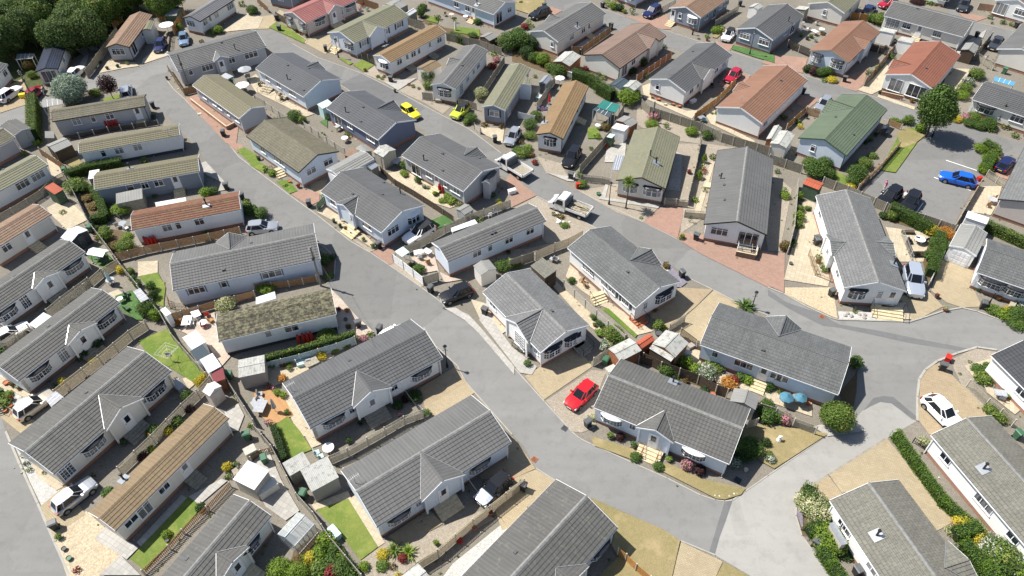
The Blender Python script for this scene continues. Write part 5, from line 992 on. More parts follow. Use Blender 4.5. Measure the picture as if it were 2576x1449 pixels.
def chair(t, x, y, col='wh', rz=0.0, look='white'):
    o = thing('garden_chair', G(t, x, y), rz); m_ = MB(); m_.box(-.24, .24, -.24, .24, .40, .44); m_.build('seat', col, o)
    m_ = MB(); m_.box(-.27, -.23, -.24, .24, .44, .92); m_.build('backrest', col, o)
    for a in (-.21, .21):
        for b in (-.21, .21): m_ = MB(); m_.bar((a, b, 0), (a, b, .41), .04); m_.build('leg', col, o)
    return auto(o, look+' garden chair', 'chair', 'garden chairs')
def table(t, x, y, r=.45, col='wh', look='white', h=.72, sq=False):
    o = thing('garden_table', G(t, x, y), R.uniform(0, 3)); m_ = MB()
    if sq: m_.box(-r, r, -r*.7, r*.7, h-.04, h)
    else: m_.cyl((0, 0, h-.04), (0, 0, h), r, n=16)
    m_.build('tabletop', col, o)
    for a in range(4): an = a*1.571+.78; m_ = MB(); m_.bar((math.cos(an)*r*.7, math.sin(an)*r*.6, 0), (math.cos(an)*r*.6, math.sin(an)*r*.5, h-.04), .04); m_.build('leg', col, o)
    return auto(o, ('square ' if sq else 'round ')+look+' garden table', 'table', 'garden tables')
def parasol(t, x, y, col, look, r=1.1, h=2.1, closed=False):
    o = thing('parasol', G(t, x, y)); m_ = MB(); m_.cyl((0, 0, 0), (0, 0, h+.2), .025); m_.build('pole', 'wood_grey', o)
    m_ = MB(); m_.cyl((0, 0, 0), (0, 0, .08), .26, n=12); m_.build('base', 'dkgrey', o); m_ = MB()
    if closed: m_.lathe([(.03, h+.15), (.12, h-.1), (.20, h-.9), (.24, h-1.2), (.05, h-1.15)], 10)
    else:
        for i in range(8):
            a, b = i*math.pi/4, (i+1)*math.pi/4; m_.face([(0, 0, h+.1), (r*math.cos(a), r*math.sin(a), h-.3), (r*.5*(math.cos(a)+math.cos(b))*1.0, r*.5*(math.sin(a)+math.sin(b)), h-.27), (r*math.cos(b), r*math.sin(b), h-.3)])
            m_.face([(r*math.cos(a), r*math.sin(a), h-.3), (r*math.cos(b), r*math.sin(b), h-.3), (r*math.cos(b), r*math.sin(b), h-.42), (r*math.cos(a), r*math.sin(a), h-.42)])
    m_.build('canopy', col, o); return auto(o, look+(' closed' if closed else ' open')+' parasol', 'parasol', 'garden parasols')
def lamp(t, b, tp, label, kind='heritage'):
    B_ = G(t, *b); h = hgt(B_, t, *tp); o = thing('street_lamp', B_); m_ = MB()
    m_.lathe([(.13, 0), (.13, .35), (.09, .5), (.10, .6), (.055, .75), (.045, h-.75), (.07, h-.7), (.04, h-.62)], 10); m_.build('post', 'ironwork', o)
    l = MB()
    l.lathe([(.02, h-.62), (.10, h-.6), (.11, h-.56)], 6, 0); 
    for i in range(4): a = i*math.pi/2+.78; l.bar((math.cos(a)*.12, math.sin(a)*.12, h-.57), (math.cos(a)*.2, math.sin(a)*.2, h-.2), .02)
    l.lathe([(.24, h-.2), (.24, h-.17), (.1, h-.05), (.03, h), (.0, h+.06)], 4, 0); la = l.build('lantern', 'ironwork', o)
    g = MB(); g.lathe([(.10, h-.56), (.18, h-.2)], 4, 0); g.build('glass', 'lampclear', la)
    if kind == 'heritage': m_ = MB(); m_.bar((-.28, 0, h-.85), (.28, 0, h-.85), .025); m_.build('ladder_bar', 'ironwork', o)
    return tag(o, label, 'street lamp', 'street lamps')
def tpole(t, b, tp, label):
    B_ = G(t, *b); h = hgt(B_, t, *tp); o = thing('telegraph_pole', B_); m_ = MB(); m_.cyl((0, 0, 0), (0, 0, h), .13, .09, 10); m_.build('pole', 'pole_wood', o)
    for k in range(3): m_ = MB(); m_.bar((-.25, 0, h-.2-k*.25), (.25, 0, h-.2-k*.25), .05); m_.build('bracket', 'metal', o)
    m_ = MB(); m_.box(-.14, .14, -.14, .14, h-1.9, h-1.5); m_.build('junction_box', 'dkgrey', o)
    o['_h'] = h; tag(o, label, 'pole', 'telegraph poles'); return B_+Vector((0, 0, h-.3))
def gasbottles(t, s, lab):
    for i, (x, y) in enumerate(pts(s)):
        o = thing('gas_bottle', G(t, x, y)); m_ = MB(); m_.lathe([(.0, .0), (.185, .03), (.19, .1), (.19, 1.08), (.15, 1.2), (.07, 1.27), (0, 1.28)], 12); m_.build('cylinder', 'redpaint', o); m_ = MB(); m_.lathe([(.1, 1.27), (.1, 1.38)], 8); m_.build('valve_guard', 'redpaint', o)
        tag(o, lab, 'gas bottle', lab)
def canopy(t, s4, z, col, what, name='canopy_shelter', rise=0, n=4):
    p = [G(t, x, y, z) for x, y in pts(s4)]; c = sum(p, Vector())/4; c.z = 0; o = thing(name, c); q = [a-c for a in p]; m_ = MB()
    lift = lambda k: Vector((0, 0, rise if k in (2, 3) else 0))
    Q = [a+lift(i) for i, a in enumerate(q)]; T = [a+Vector((0, 0, .05)) for a in Q]
    m_.face(T, uv=[(0, 0), (3, 0), (3, 2), (0, 2)]); m_.face(Q)
    for i in range(4): j = (i+1) % 4; m_.face([Q[i], Q[j], T[j], T[i]])
    for k in range(1, n):
        f = k/n; a = T[0].lerp(T[1], f)+Vector((0, 0, .012)); b = T[3].lerp(T[2], f)+Vector((0, 0, .012)); m_.bar(a, b, .04, .03, 1)
    m_.build('roof', [col, 'wh'], o)
    for a in q: m_ = MB(); e = a*.93; m_.bar((e.x, e.y, 0), (e.x, e.y, a.z), .07); m_.build('post', 'wh', o)
    return auto(o, what, 'shelter', None)
def swing(t, x, y, rz, col, fr, what):
    o = thing('swing_seat', G(t, x, y), rz)
    for s in (-1, 1): m_ = MB(); m_.bar((s*1.0, -.55, 0), (s*1.0, 0, 1.75), .05); m_.bar((s*1.0, .55, 0), (s*1.0, 0, 1.75), .05); m_.bar((s*1.0, -.5, .06), (s*1.0, .5, .06), .05); m_.build('frame', fr, o)
    m_ = MB()
    for s in (-1, 1): m_.face([(-1.1, s*.62, 1.62), (1.1, s*.62, 1.62), (1.1, 0, 1.85), (-1.1, 0, 1.85)]); m_.face([(-1.1, s*.62, 1.5), (1.1, s*.62, 1.5), (1.1, s*.62, 1.62), (-1.1, s*.62, 1.62)])
    m_.build('canopy', col, o); m_ = MB(); m_.box(-.85, .85, -.25, .25, .45, .55); m_.build('seat', fr, o); m_ = MB(); m_.box(-.85, .85, .2, .28, .55, 1.0); m_.build('backrest', fr, o)
    return auto(o, what, 'swing seat', None)
def person(t, x, y, rz, top, legs, hairm, label, bend=0.0, hs=1.0):
    o = thing('person', G(t, x, y), rz); s = hs
    def skin(name, nodes, edges, m, parent, lv=1):
        me = bpy.data.meshes.new(name); me.from_pydata([n[0] for n in nodes], edges, []); ob = bpy.data.objects.new(name, me); COL.objects.link(ob); me.materials.append(M[m]); ob.parent = parent
        md = ob.modifiers.new('s', 'SKIN'); 
        for i, n in enumerate(nodes): me.skin_vertices[0].data[i].radius = (n[1], n[1]*(n[2] if len(n) > 2 else 1))
        me.skin_vertices[0].data[0].use_root = True
        ob.modifiers.new('b', 'SUBSURF').levels = lv; ob.modifiers['b'].render_levels = lv; return ob
    b = bend; c = math.cos(b); sn = math.sin(b); hp = Vector((0, 0, .92))
    def U(x_, y_, z_): v = Vector((x_, y_, z_-.92)); return (v.x*c+v.z*sn+hp.x, v.y, -v.x*sn+v.z*c+.92)
    nodes = [((0, 0, .92), .13, 1.2), (U(0, 0, 1.12), .12, 1.25), (U(0, 0, 1.36), .13, 1.35), (U(0, 0, 1.48), .055), (U(.01, 0, 1.57), .07), (U(.015, 0, 1.66), .085), (U(.01, 0, 1.74), .05)]
    edges = [(0, 1), (1, 2), (2, 3), (3, 4), (4, 5), (5, 6)]
    def chain(start, lst):
        k = start
        for n in lst: nodes.append(n); edges.append((k, len(nodes)-1)); k = len(nodes)-1
        return k
    for q in (-1, 1):
        chain(0, [((.0, q*.09, .86), .09), ((.06*q+.02, q*.1, .48), .06), ((-.02+.08*q, q*.1, .10), .038), ((.02+.08*q, q*.1, .04), .04), ((.16+.08*q, q*.11, .035), .035)])
        hnd = chain(2, [(U(0, q*.17, 1.40), .05), (U(.02, q*.25, 1.14), .04), (U(.17, q*.22, .93), .028), (U(.23, q*.21, .88), .032, .6)])
        for kf, (dy, ln) in enumerate(((-.03, .07), (-.01, .085), (.01, .08), (.028, .065))): chain(hnd, [(U(.27, q*.21+dy, .86), .009), (U(.24+ln, q*.21+dy, .83), .008)])
        chain(hnd, [(U(.25, q*.21-q*.045, .90), .010)])
    skin('body', nodes, edges, 'skin', o)
    skin('shirt', [(U(0, 0, .90), .155, 1.25), (U(0, 0, 1.12), .145, 1.3), (U(0, 0, 1.37), .15, 1.4), (U(0, 0, 1.44), .09)]+[(U(0, q*.18, 1.40), .07) for q in (-1, 1)]+[(U(.02, q*.245, 1.18), .058) for q in (-1, 1)], [(0, 1), (1, 2), (2, 3), (2, 4), (2, 5), (4, 6), (5, 7)], top, o)
    skin('trousers', [((0, 0, .93), .15, 1.2)]+[((.0, q*.09, .84), .11) for q in (-1, 1)]+[((.06*q+.02, q*.1, .48), .075) for q in (-1, 1)]+[((-.02+.08*q, q*.1, .12), .06) for q in (-1, 1)], [(0, 1), (0, 2), (1, 3), (2, 4), (3, 5), (4, 6)], legs, o)
    hh = MB(); cx, cy, cz = U(-.012, 0, 1.69)
    for a in range(6):
        for g in range(12):
            def P(i, j): th = math.pi*i/8; ph = 2*math.pi*j/12; return (cx+.098*math.sin(th)*math.cos(ph)*(1 if math.cos(ph) < .2 else .75), cy+.092*math.sin(th)*math.sin(ph), cz+.1*math.cos(th))
            if a >= 3 and 9 <= (g+3) % 12+6 <= 11: continue
            hh.face([P(a, g), P(a+1, g), P(a+1, g+1), P(a, g+1)], smooth=True)
    hh.build('hair', hairm, o)
    for q in (-1, 1): e = MB(); e.cyl(U(.098, q*.032, 1.665), U(.104, q*.032, 1.665), .011, n=6); e.build('eye', 'bk', o)
    e = MB(); e.cyl(U(.09, 0, 1.64), U(.125, 0, 1.63), .016, .01, 6); e.build('nose', 'skin', o); e = MB(); p0 = U(.094, 0, 1.60); e.box(p0[0]-.004, p0[0]+.006, -.025, .025, p0[2]-.004, p0[2]+.006); e.build('mouth', 'redpaint', o)
    for q in (-1, 1): e = MB(); e.box(-.06, .17, q*.1-.045+0, q*.1+.045, 0, .075, 0, lambda X_, Y_, Z_: (X_+.08*q, Y_, Z_)); e.build('shoe', 'bk', o)
    tag(o, label, 'person'); return o

mat('dkred', (.15, .02, .025), .6)
# ------------------------------------------------------------------ sheds and garages
SH = shed
SH('10', (730,5), (550,85), (460,12), 1.9, 'gable', 'r_felt', 'wood_dark', 'dark timber shed with grey felt roof', door='Bwood_dark')
SH('00', (545,1325), (548,1393), (465,1397), 1.6, 'pent', 'r_felt', 'wood_grey', 'tiny grey-topped shed')
SH('10', (640,460), (550,512), (458,462), 1.9, 'pent', 'r_redfelt', 'wood_green', 'green timber shed with faded red roof', door='Awood_green')
SH('10', (608,943), (715,988), (888,868), 1.9, 'gable', 'r_white', 'charcoal', 'dark shed with bright white ridged roof', door='Bdkgrey')
SH('10', (1170,608), (1437,552), (1437,460), 1.8, 'pent', 'r_felt', 'wood_grey', 'low grey lean-to shed', rise=.2)
SH('10', (888,358), (990,340), (1105,240), 1.9, 'flat', 'r_white', 'wood_grey', 'flat white-roofed outbuilding')
SH('20', (1935,625), (2075,545), (1980,425), 1.9, 'flat', 'r_white', 'w_white', 'flat white-roofed store against the boundary fence')
SH('20', (1980,740), (2110,670), (2075,570), 1.7, 'pent', 'glass_clear', 'w_white', 'small glazed store against the boundary fence', rise=.2)
SH('20', (2100,860), (2230,790), (2130,675), 1.9, 'pent', 'r_white', 'w_white', 'white corrugated-roofed store against the boundary fence', rise=.15)
SH('20', (2150,960), (2270,920), (2235,810), 1.7, 'flat', 'dkred', 'wood_red', 'small flat shed with dark red roof')
SH('20', (2035,1042), (2108,1092), (2262,1010), 2.0, 'gable', 'r_white', 'w_pink', 'beige plastic shed with white gabled roof', door='Bw_pink')
SH('20', (2400,905), (2668,850), (2650,675), 2.0, 'gable', 'r_corr', 'w_stone', 'pebbledashed outhouse with white corrugated roof', rise=.2)
SH('20', (1612,225), (1672,290), (1728,262), 1.9, 'flat', 'r_white', 'w_white', 'small flat white box shed')
SH('31', (340,450), (550,330), (485,210), 1.8, 'pent', 'r_corr', 'wood_grey', 'lower grey corrugated-roofed shed', rise=.2)
SH('31', (560,610), (835,460), (730,265), 2.0, 'pent', 'r_corr', 'w_stone', 'stone-walled shed with grey corrugated roof and window', rise=.35)
SH('30', (2345,482), (2560,590), (2706,400), 2.0, 'pent', 'r_white', 'wood_pale', 'timber shed with white sheet roof', rise=.15)
SH('31', (1570,1700), (1790,1520), (1640,1312), 2.0, 'gable', 'r_corr', 'wood_grey', 'grey-roofed shed at the bottom edge')
SH('22', (1090,742), (1305,630), (1190,500), 2.0, 'gable', 'r_corr', 'wood_red', 'red-walled shed with pale weathered roof', rise=.25, door='Bredpaint')
SH('22', (1310,610), (1440,520), (1375,460), 1.9, 'gable', 'r_redfelt', 'wood_red', 'small shed with red felt roof and white ridge', rise=.2)
SH('22', (1550,422), (1412,562), (1645,697), 2.2, 'gable', 'r_corr', 'wood_red', 'garden workshop with pale sheet roof', rise=.45)
SH('22', (1380,612), (1600,745), (1650,705), 1.9, 'pent', 'r_corr', 'wood_dark', 'corrugated lean-to on the garden workshop', rise=.2)
SH('22', (1780,710), (1815,645), (1740,610), 1.0, 'flat', 'canvas_grey', 'wood_black', 'low dark storage box')
SH('22', (2490,1095), (2450,1228), (2195,1130), 1.9, 'gable', 'r_felt', 'wood_pale', 'timber shed with grey felt roof and white clips', rise=.4, door='Bwood_pale')
SH('12', (185,1228), (330,1357), (467,1303), 2.1, 'pent', 'r_mossgrey', 'wood_dark', 'brown weathered-roof shed', rise=.3, door='Bwood_dark')
SH('11', (2185,1225), (2262,1322), (2425,1262), 1.9, 'gable', 'r_felt', 'w_cream', 'cream shed with rounded grey roof', rise=.3)
SH('11', (2105,600), (2010,655), (2080,725), 1.3, 'gable', 'r_felt', 'canvas_grey', 'low grey plastic shed', rise=.25)
SH('11', (1178,78), (1278,135), (1415,62), 2.1, 'gable', 'r_corr', 'wood_pale', 'tall pale timber shed with light roof', rise=.35, door='Awood_pale')
SH('11', (1165,262), (1237,216), (1152,180), 1.8, 'gable', 'alu', 'wood_grey', 'small silver-roofed shed', rise=.2)
SH('11', (885,115), (960,142), (1035,75), 1.7, 'pent', 'r_brown', 'wood_red', 'small brown-roofed shed', rise=.15)
SH('11', (1000,42), (1060,110), (1162,65), 1.8, 'gable', 'r_felt', 'wood_grey', 'small grey-roofed shed', rise=.25)
SH('01', (615,1052), (668,1097), (765,1045), 1.9, 'pent', 'canvas_mint', 'canvas_mint', 'mint green shed', rise=.15)
SH('01', (1868,655), (1728,732), (1620,678), 2.0, 'gable', 'r_tan', 'w_cream', 'cream shed with tan sheet roof', rise=.4, door='Bwood_pale')
SH('01', (2432,370), (2350,412), (2248,368), 1.9, 'gable', 'r_felt', 'wood_dark', 'brown timber shed with grey felt roof')
SH('01', (1620,110), (1545,157), (1508,130), 1.8, 'gable', 'r_white', 'wood_grey', 'pale roofed shed')
SH('01', (1530,45), (1440,92), (1338,22), 2.0, 'gable', 'r_felt', 'wood_grey', 'grey shed')
SH('00', (1660,160), (1775,157), (1795,82), 2.0, 'gable', 'r_felt', 'wood_green', 'green timber shed inside the orange fence')
SH('02', (530,518), (412,620), (565,682), 2.0, 'gable', 'r_corr', 'wood_red', 'shed with cracked pale roof', rise=.45, door='Bwood_red')
SH('02', (1070,780), (975,850), (1100,892), 2.0, 'gable', 'glass_clear', 'w_cream', 'translucent-roofed outhouse', rise=.25)
SH('02', (1190,805), (1110,870), (1225,917), 2.0, 'gable', 'r_corr', 'w_cream', 'outhouse with weathered pale roof', rise=.3)
SH('02', (405,780), (345,848), (268,828), 1.9, 'gable', 'alu', 'metal', 'small grey metal shed', rise=.3, door='Bdkgrey')
SH('02', (1130,1160), (1045,1210), (1190,1278), 1.9, 'gable', 'r_felt', 'wood_red', 'dark red shed with rounded grey roof', rise=.3)
SH('02', (1050,1240), (1000,1290), (1120,1342), 1.9, 'pent', 'r_white', 'plastic_white', 'white plastic shed', rise=.15)
SH('02', (985,1345), (950,1380), (1000,1402), 1.5, 'pent', 'canvas_mint', 'wood_green', 'small green-white cupboard shed', rise=.1)
SH('02', (690,735), (655,758), (570,697), 1.0, 'flat', 'plastic_white', 'plastic_white', 'low white storage box')
SH('03', (60,1265), (-20,1400), (50,1450), 2.0, 'gable', 'r_corr', 'wood_red', 'shed with cracked aged roof', rise=.3)
SH('03', (110,1310), (20,1442), (190,1482), 2.0, 'gable', 'r_corr', 'w_cream', 'pale cream outhouse with aged roof', rise=.3)
SH('03', (1150,275), (1112,310), (1245,370), 2.0, 'pent', 'r_corr', 'w_white', 'white outhouse with scalloped pale roof', rise=.2)
SH('03', (1340,365), (1300,410), (1450,442), 2.0, 'pent', 'r_corr', 'w_white', 'white outhouse with dark window and scalloped roof', rise=.2)
SH('03', (1990,430), (1940,500), (2072,542), 2.0, 'gable', 'r_felt', 'wood_dark', 'brown timber shed')
SH('03', (315,60), (270,90), (360,130), 1.9, 'pent', 'r_corr', 'wood_grey', 'pale-roofed shed')
SH('13', (350,400), (510,462), (572,400), 2.0, 'gable', 'r_redfelt', 'wood_green', 'green shed with red felt roof and white edging', rise=.2)
SH('13', (1985,740), (2200,812), (2252,762), 2.0, 'pent', 'r_white', 'w_white', 'flat white-roofed store', rise=.1)
SH('33', (740,1145), (800,1130), (650,915), 1.9, 'flat', 'alu', 'wood_pale', 'long grey-topped side store')
SH('02', (2440,35), (2380,70), (2460,105), 1.9, 'gable', 'r_corr', 'w_white', 'white shed with pale roof')
# greenhouse
gr = thing('greenhouse', *(lambda q: (q[0], q[1]))(rect3('31', (385,1145), (585,920), (405,820), 1.7)))
_, _, L_, W_, _ = rect3('31', (385,1145), (585,920), (405,820), 1.7); a, b = L_/2, W_/2
fm = MB(); gl = MB()
for x in [-a+i*L_/5 for i in range(6)]:
    for s in (-1, 1): fm.bar((x, s*b, 0), (x, s*b, 1.6), .04); fm.bar((x, s*b, 1.6), (x, 0, 2.1), .04)
for s in (-1, 1):
    fm.bar((-a, s*b, 1.6), (a, s*b, 1.6), .05); fm.bar((-a, s*b, .05), (a, s*b, .05), .06); gl.face([(-a, s*b, .1), (a, s*b, .1), (a, s*b, 1.58), (-a, s*b, 1.58)]); gl.face([(-a, s*b, 1.62), (a, s*b, 1.62), (a, 0, 2.1), (-a, 0, 2.1)]); gl.face([(s*a, -b, .1), (s*a, b, .1), (s*a, b, 1.58), (s*a, 0, 2.05), (s*a, -b, 1.58)])
fm.bar((-a, 0, 2.12), (a, 0, 2.12), .06); fm.build('frame', 'alu', gr)
mt, n, bs = node_mat('greenhouse_glass'); bs.inputs['Base Color'].default_value = (.75, .8, .8, 1); bs.inputs['Roughness'].default_value = .05; tr = N(n, 'ShaderNodeBsdfTransparent'); ms = N(n, 'ShaderNodeMixShader'); ms.inputs[0].default_value = .35
L(n, tr.outputs[0], ms.inputs[1]); L(n, bs.outputs[0], ms.inputs[2]); L(n, ms.outputs[0], n.nodes['Material Output'].inputs[0]); M['ghglass'] = mt; gl.build('glazing', 'ghglass', gr)
tag(gr, 'aluminium framed glass greenhouse behind the bushes at the bottom', 'greenhouse')
canopy('20', '290,370 360,410 520,290 440,250', 2.1, 'r_white', 'white sheet car canopy')
canopy('21', '0,170 200,110 190,40 0,100', 2.2, 'r_white', 'long white canopy')
canopy('10', '1570,635 1875,578 1868,540 1565,592', 2.1, 'r_white', 'white panelled canopy', n=6)
canopy('11', '1970,890 2230,800 2200,762 1962,850', 2.1, 'r_white', 'white panelled canopy roof', n=6)
canopy('02', '850,1080 1040,1138 1092,1062 920,1008', 2.1, 'r_teal', 'teal corrugated garden shelter', n=2)
canopy('02', '810,1105 975,1182 1005,1130 850,1080', 2.0, 'glass_clear', 'clear-roofed lean-to on the teal shelter')
canopy('03', '2265,815 2465,868 2492,830 2285,772', 2.0, 'poolblue', 'blue panelled pool cover')
canopy('12', '1000,265 1090,268 1130,120 1045,112', 2.1, 'alu', 'clear-sided lean-to porch')
canopy('20', '1340,40 1420,150 1500,110 1410,5', 1.7, 'canvas_grey', 'grey hooded garden seat')
canopy('00', '2215,770 2290,800 2350,770 2270,735', 1.9, 'canvas_grey', 'pale grey canopy over green store')
canopy('00', '430,1085 635,1050 625,980 425,1010', 2.0, 'r_felt', 'grey flat canopy behind the tall hedge')
canopy('00', '160,605 330,590 345,540 170,545', 1.9, 'r_felt', 'dark flat-roofed shelter in the tree shade')
canopy('20', '560,1040 640,1100 520,1200 460,1130', 1.6, 'canvas_grey', 'grey box awning', n=3)
swing('10', 1040, 1190, -.25, 'plastic_white', 'wood_green', 'green garden swing seat with white canopy')
# ------------------------------------------------------------------ fences
W = 'wood_pale'
fence('30', '1240,440 1570,125 1870,-190 2020,-330 2150,-470', 'trellis', 'wood_grey', 1.5, 'grey-brown')
fence('20', '600,1120 710,1030 1040,775 1340,525 1500,420', 'trellis', 'wood_tan', 1.5, 'tan')
fence('20', '60,640 330,450', 'trellis', 'wood_grey', 1.4, 'grey'); fence('20', '520,310 660,190 930,-10', 'trellis', 'wood_grey', 1.5, 'weathered')
fence('10', '680,380 760,520 930,860 1110,1090 1250,1290 1420,1490', 'board', W, 1.3, 'pale'); fence('20', '1420,60 1640,320 1760,540 1930,740 2100,930', 'board', W, 1.3, 'pale')
fence('20', '2240,860 2330,1020 2576,1400', 'board', W, 1.3, 'long pale'); fence('31', '0,0 180,210 270,380 340,520 430,690 600,880 770,1130 1080,1500', 'board', W, 1.3, 'long pale')
fence('30', '1460,1440 1720,1190 1860,1030 2100,800 2330,560', 'picket', 'wood', .9, 'brown'); fence('31', '-40,300 60,230 200,190', 'picket', 'wood', .8, 'brown')
fence('31', '760,330 940,250 1135,140 1310,40 1500,-70 1690,-140', 'trellis', 'wood_grey', 1.4, 'grey-brown')
fence('31', '1640,1390 1840,1265 2190,960 2520,700 2700,560', 'trellis', 'wood_tan', 1.5, 'tan')
fence('32', '1060,1240 1140,1300 1240,1400 1380,1520', 'slat', 'wood_orange', 1.3, 'orange-brown')
fence('22', '520,10 960,420 1130,560', 'slat', 'wood_pale', 1.4, 'pale grey'); fence('22', '815,790 985,690', 'slat', 'wood_grey', 1.4, 'grey')
fence('22', '1310,750 1490,840 1860,970 2040,1070 2150,1110', 'slat', 'wood_dark', 1.5, 'dark'); fence('22', '1690,490 1850,610 1920,660', 'lattice', 'wood_dark', 1.3, 'dark curved-top'); fence('22', '1580,440 1730,350', 'trellis', 'wood_grey', 1.3, 'grey')
fence('23', '-100,1250 60,1300 240,1400 460,1480', 'trellis', 'wood_grey', 1.4, 'brown-grey'); fence('23', '1990,1000 2180,1190 2440,1400', 'lattice', 'wood_grey', 1.2, 'grey')
fence('22', '2360,1420 2450,1400', 'slat', 'wood_tan', 1.4, 'tan')
fence('12', '-20,1260 220,1180', 'board', 'wood_grey', 1.5, 'mossy grey'); fence('12', '240,1170 430,1085 565,1035 705,960', 'slat', 'wood_tan', 1.4, 'tan')
fence('12', '520,1448 1100,1940', 'slat', 'wood_grey', .5, 'low grey')
fence('11', '1510,1110 1650,1050 1910,900 2160,780 2560,640', 'slat', 'wood_grey', 1.3, 'weathered grey'); fence('11', '1260,290 1400,420 1590,530 1780,650 1990,790', 'slat', 'wood_dark', 1.1, 'dark brown')
fence('11', '1385,1190 1490,1265 1590,1345 1690,1425', 'lattice', 'plastic_white', 1.3, 'white'); fence('11', '1690,1425 1840,1380', 'slat', 'wood_grey', 1.4, 'dark grey')
fence('01', '0,1020 100,1075 240,1180 330,1230', 'slat', W, 1.1, 'pale'); fence('11', '490,-160 640,-60 800,50 900,110', 'slat', W, 1.1, 'pale')
fence('00', '890,790 935,740 1170,400 1200,360', 'board', 'wood_tan', 1.6, 'tall tan'); fence('00', '1545,150 1680,230', 'board', 'wood_orange', 1.6, 'orange'); fence('00', '1790,150 1870,160 1760,360', 'board', 'wood_orange', 1.6, 'orange-red'); fence('00', '1240,220 1150,290', 'board', 'wood_orange', 1.3, 'orange')
fence('00', '650,1030 900,960 1190,905', 'picket', 'wood', .9, 'brown'); fence('00', '1710,560 1730,380 1780,330', 'rail', 'ironwork', 1.0, 'dark')
fence('00', '1705,720 1860,960 1990,930', 'board', 'wood', 1.2, 'brown'); fence('00', '430,800 500,850', 'rail', 'ironwork', .9, 'black')
fence('10', '0,800 150,720 300,630 440,540 560,420 680,350', 'lattice', 'wood_grey', 1.2, 'brown-grey'); fence('10', '430,120 700,300', 'board', 'wood', 1.4, 'brown')
fence('10', '1170,1190 1470,1110 1970,1010 2430,910', 'slat', 'wood', 1.2, 'brown'); fence('20', '1690,340 1850,300 2190,200 2576,100', 'slat', 'wood', 1.1, 'brown'); fence('21', '0,32 340,-8 620,-58', 'slat', 'wood', 1.1, 'brown')
fence('10', '880,1490 1050,1340 1220,1240', 'trellis', 'wood_tan', 1.3, 'tan'); fence('00', '660,1420 1100,1330 1600,1260', 'slat', 'wood_black', .9, 'low black')
fence('21', '90,840 460,750 830,640 1010,570', 'board', 'wood_blue', 1.3, 'blue-painted'); fence('02', '600,545 700,550 990,340', 'board', 'wood', 1.4, 'brown'); fence('02', '1250,830 1600,590', 'board', 'wood_red', 1.3, 'reddish-brown'); fence('02', '1830,1210 2040,1060 2240,860', 'board', 'wood_orange', 1.2, 'golden')
fence('02', '1300,1090 1380,1160 1900,1330 2100,1430 2576,1570', 'board', 'wood_grey', 1.5, 'long weathered grey'); fence('13', '0,190 330,300', 'board', 'wood_grey', 1.4, 'weathered'); fence('13', '540,420 780,510 1050,630 1280,730 1540,800 1860,910', 'board', 'wood_grey', 1.4, 'long grey')
fence('12', '680,300 900,50 1000,-80 1120,-320', 'board', 'wood_grey', 1.4, 'grey'); fence('12', '690,380 900,400 985,420', 'trellis', 'wood_grey', 1.2, 'grey'); fence('12', '1530,620 1760,640', 'trellis', 'wood_grey', 1.2, 'brown-grey')
fence('12', '1900,0 1850,250 1760,620', 'slat', 'wood_black', 1.2, 'dark'); fence('12', '1730,740 1940,755', 'trellis', 'wood_grey', 1.2, 'grey')
fence('02', '430,840 250,1110', 'board', 'wood_pale', 1.3, 'pale'); fence('02', '60,1190 230,1230', 'board', 'plastic_white', 1.1, 'white'); fence('01', '1680,1000 1780,1010', 'slat', 'wood_grey', 1.2, 'grey'); fence('01', '2040,1060 2220,1110', 'slat', 'wood_grey', 1.2, 'grey-brown'); fence('01', '2200,1300 2260,1350', 'slat', W, 1.0, 'pale')
fence('01', '1530,250 1700,310', 'board', 'wood_grey', 1.4, 'grey'); fence('01', '1920,410 2250,480 2470,560', 'board', 'wood_grey', 1.4, 'weathered'); fence('01', '1070,600 1200,660', 'slat', 'wood_black', 1.4, 'black'); fence('01', '1010,30 1240,110', 'board', 'wood', 1.4, 'brown'); fence('01', '210,190 310,250', 'slat', 'wood_dark', 1.4, 'dark'); fence('01', '20,30 130,130', 'board', 'wood', 1.2, 'brown'); fence('01', '1190,490 1680,260', 'rail', 'wood_grey', .8, 'low timber')
fence('01', '2290,960 2500,640', 'board', 'wood_grey', 1.3, 'grey'); fence('13', '290,430 245,900 190,1110', 'board', W, 1.2, 'pale'); fence('13', '2120,430 1990,650 1860,870', 'slat', 'wood', 1.1, 'brown'); fence('13', '2190,330 2390,460', 'trellis', 'wood_grey', 1.1, 'grey'); fence('13', '1750,1140 1680,1280 1605,1440', 'board', 'plastic_white', .9, 'white'); fence('13', '1310,40 1120,260 900,470', 'trellis', 'wood', 1.1, 'brown'); fence('13', '1340,930 1440,1190', 'rail', 'alu', 1.0, 'pale')
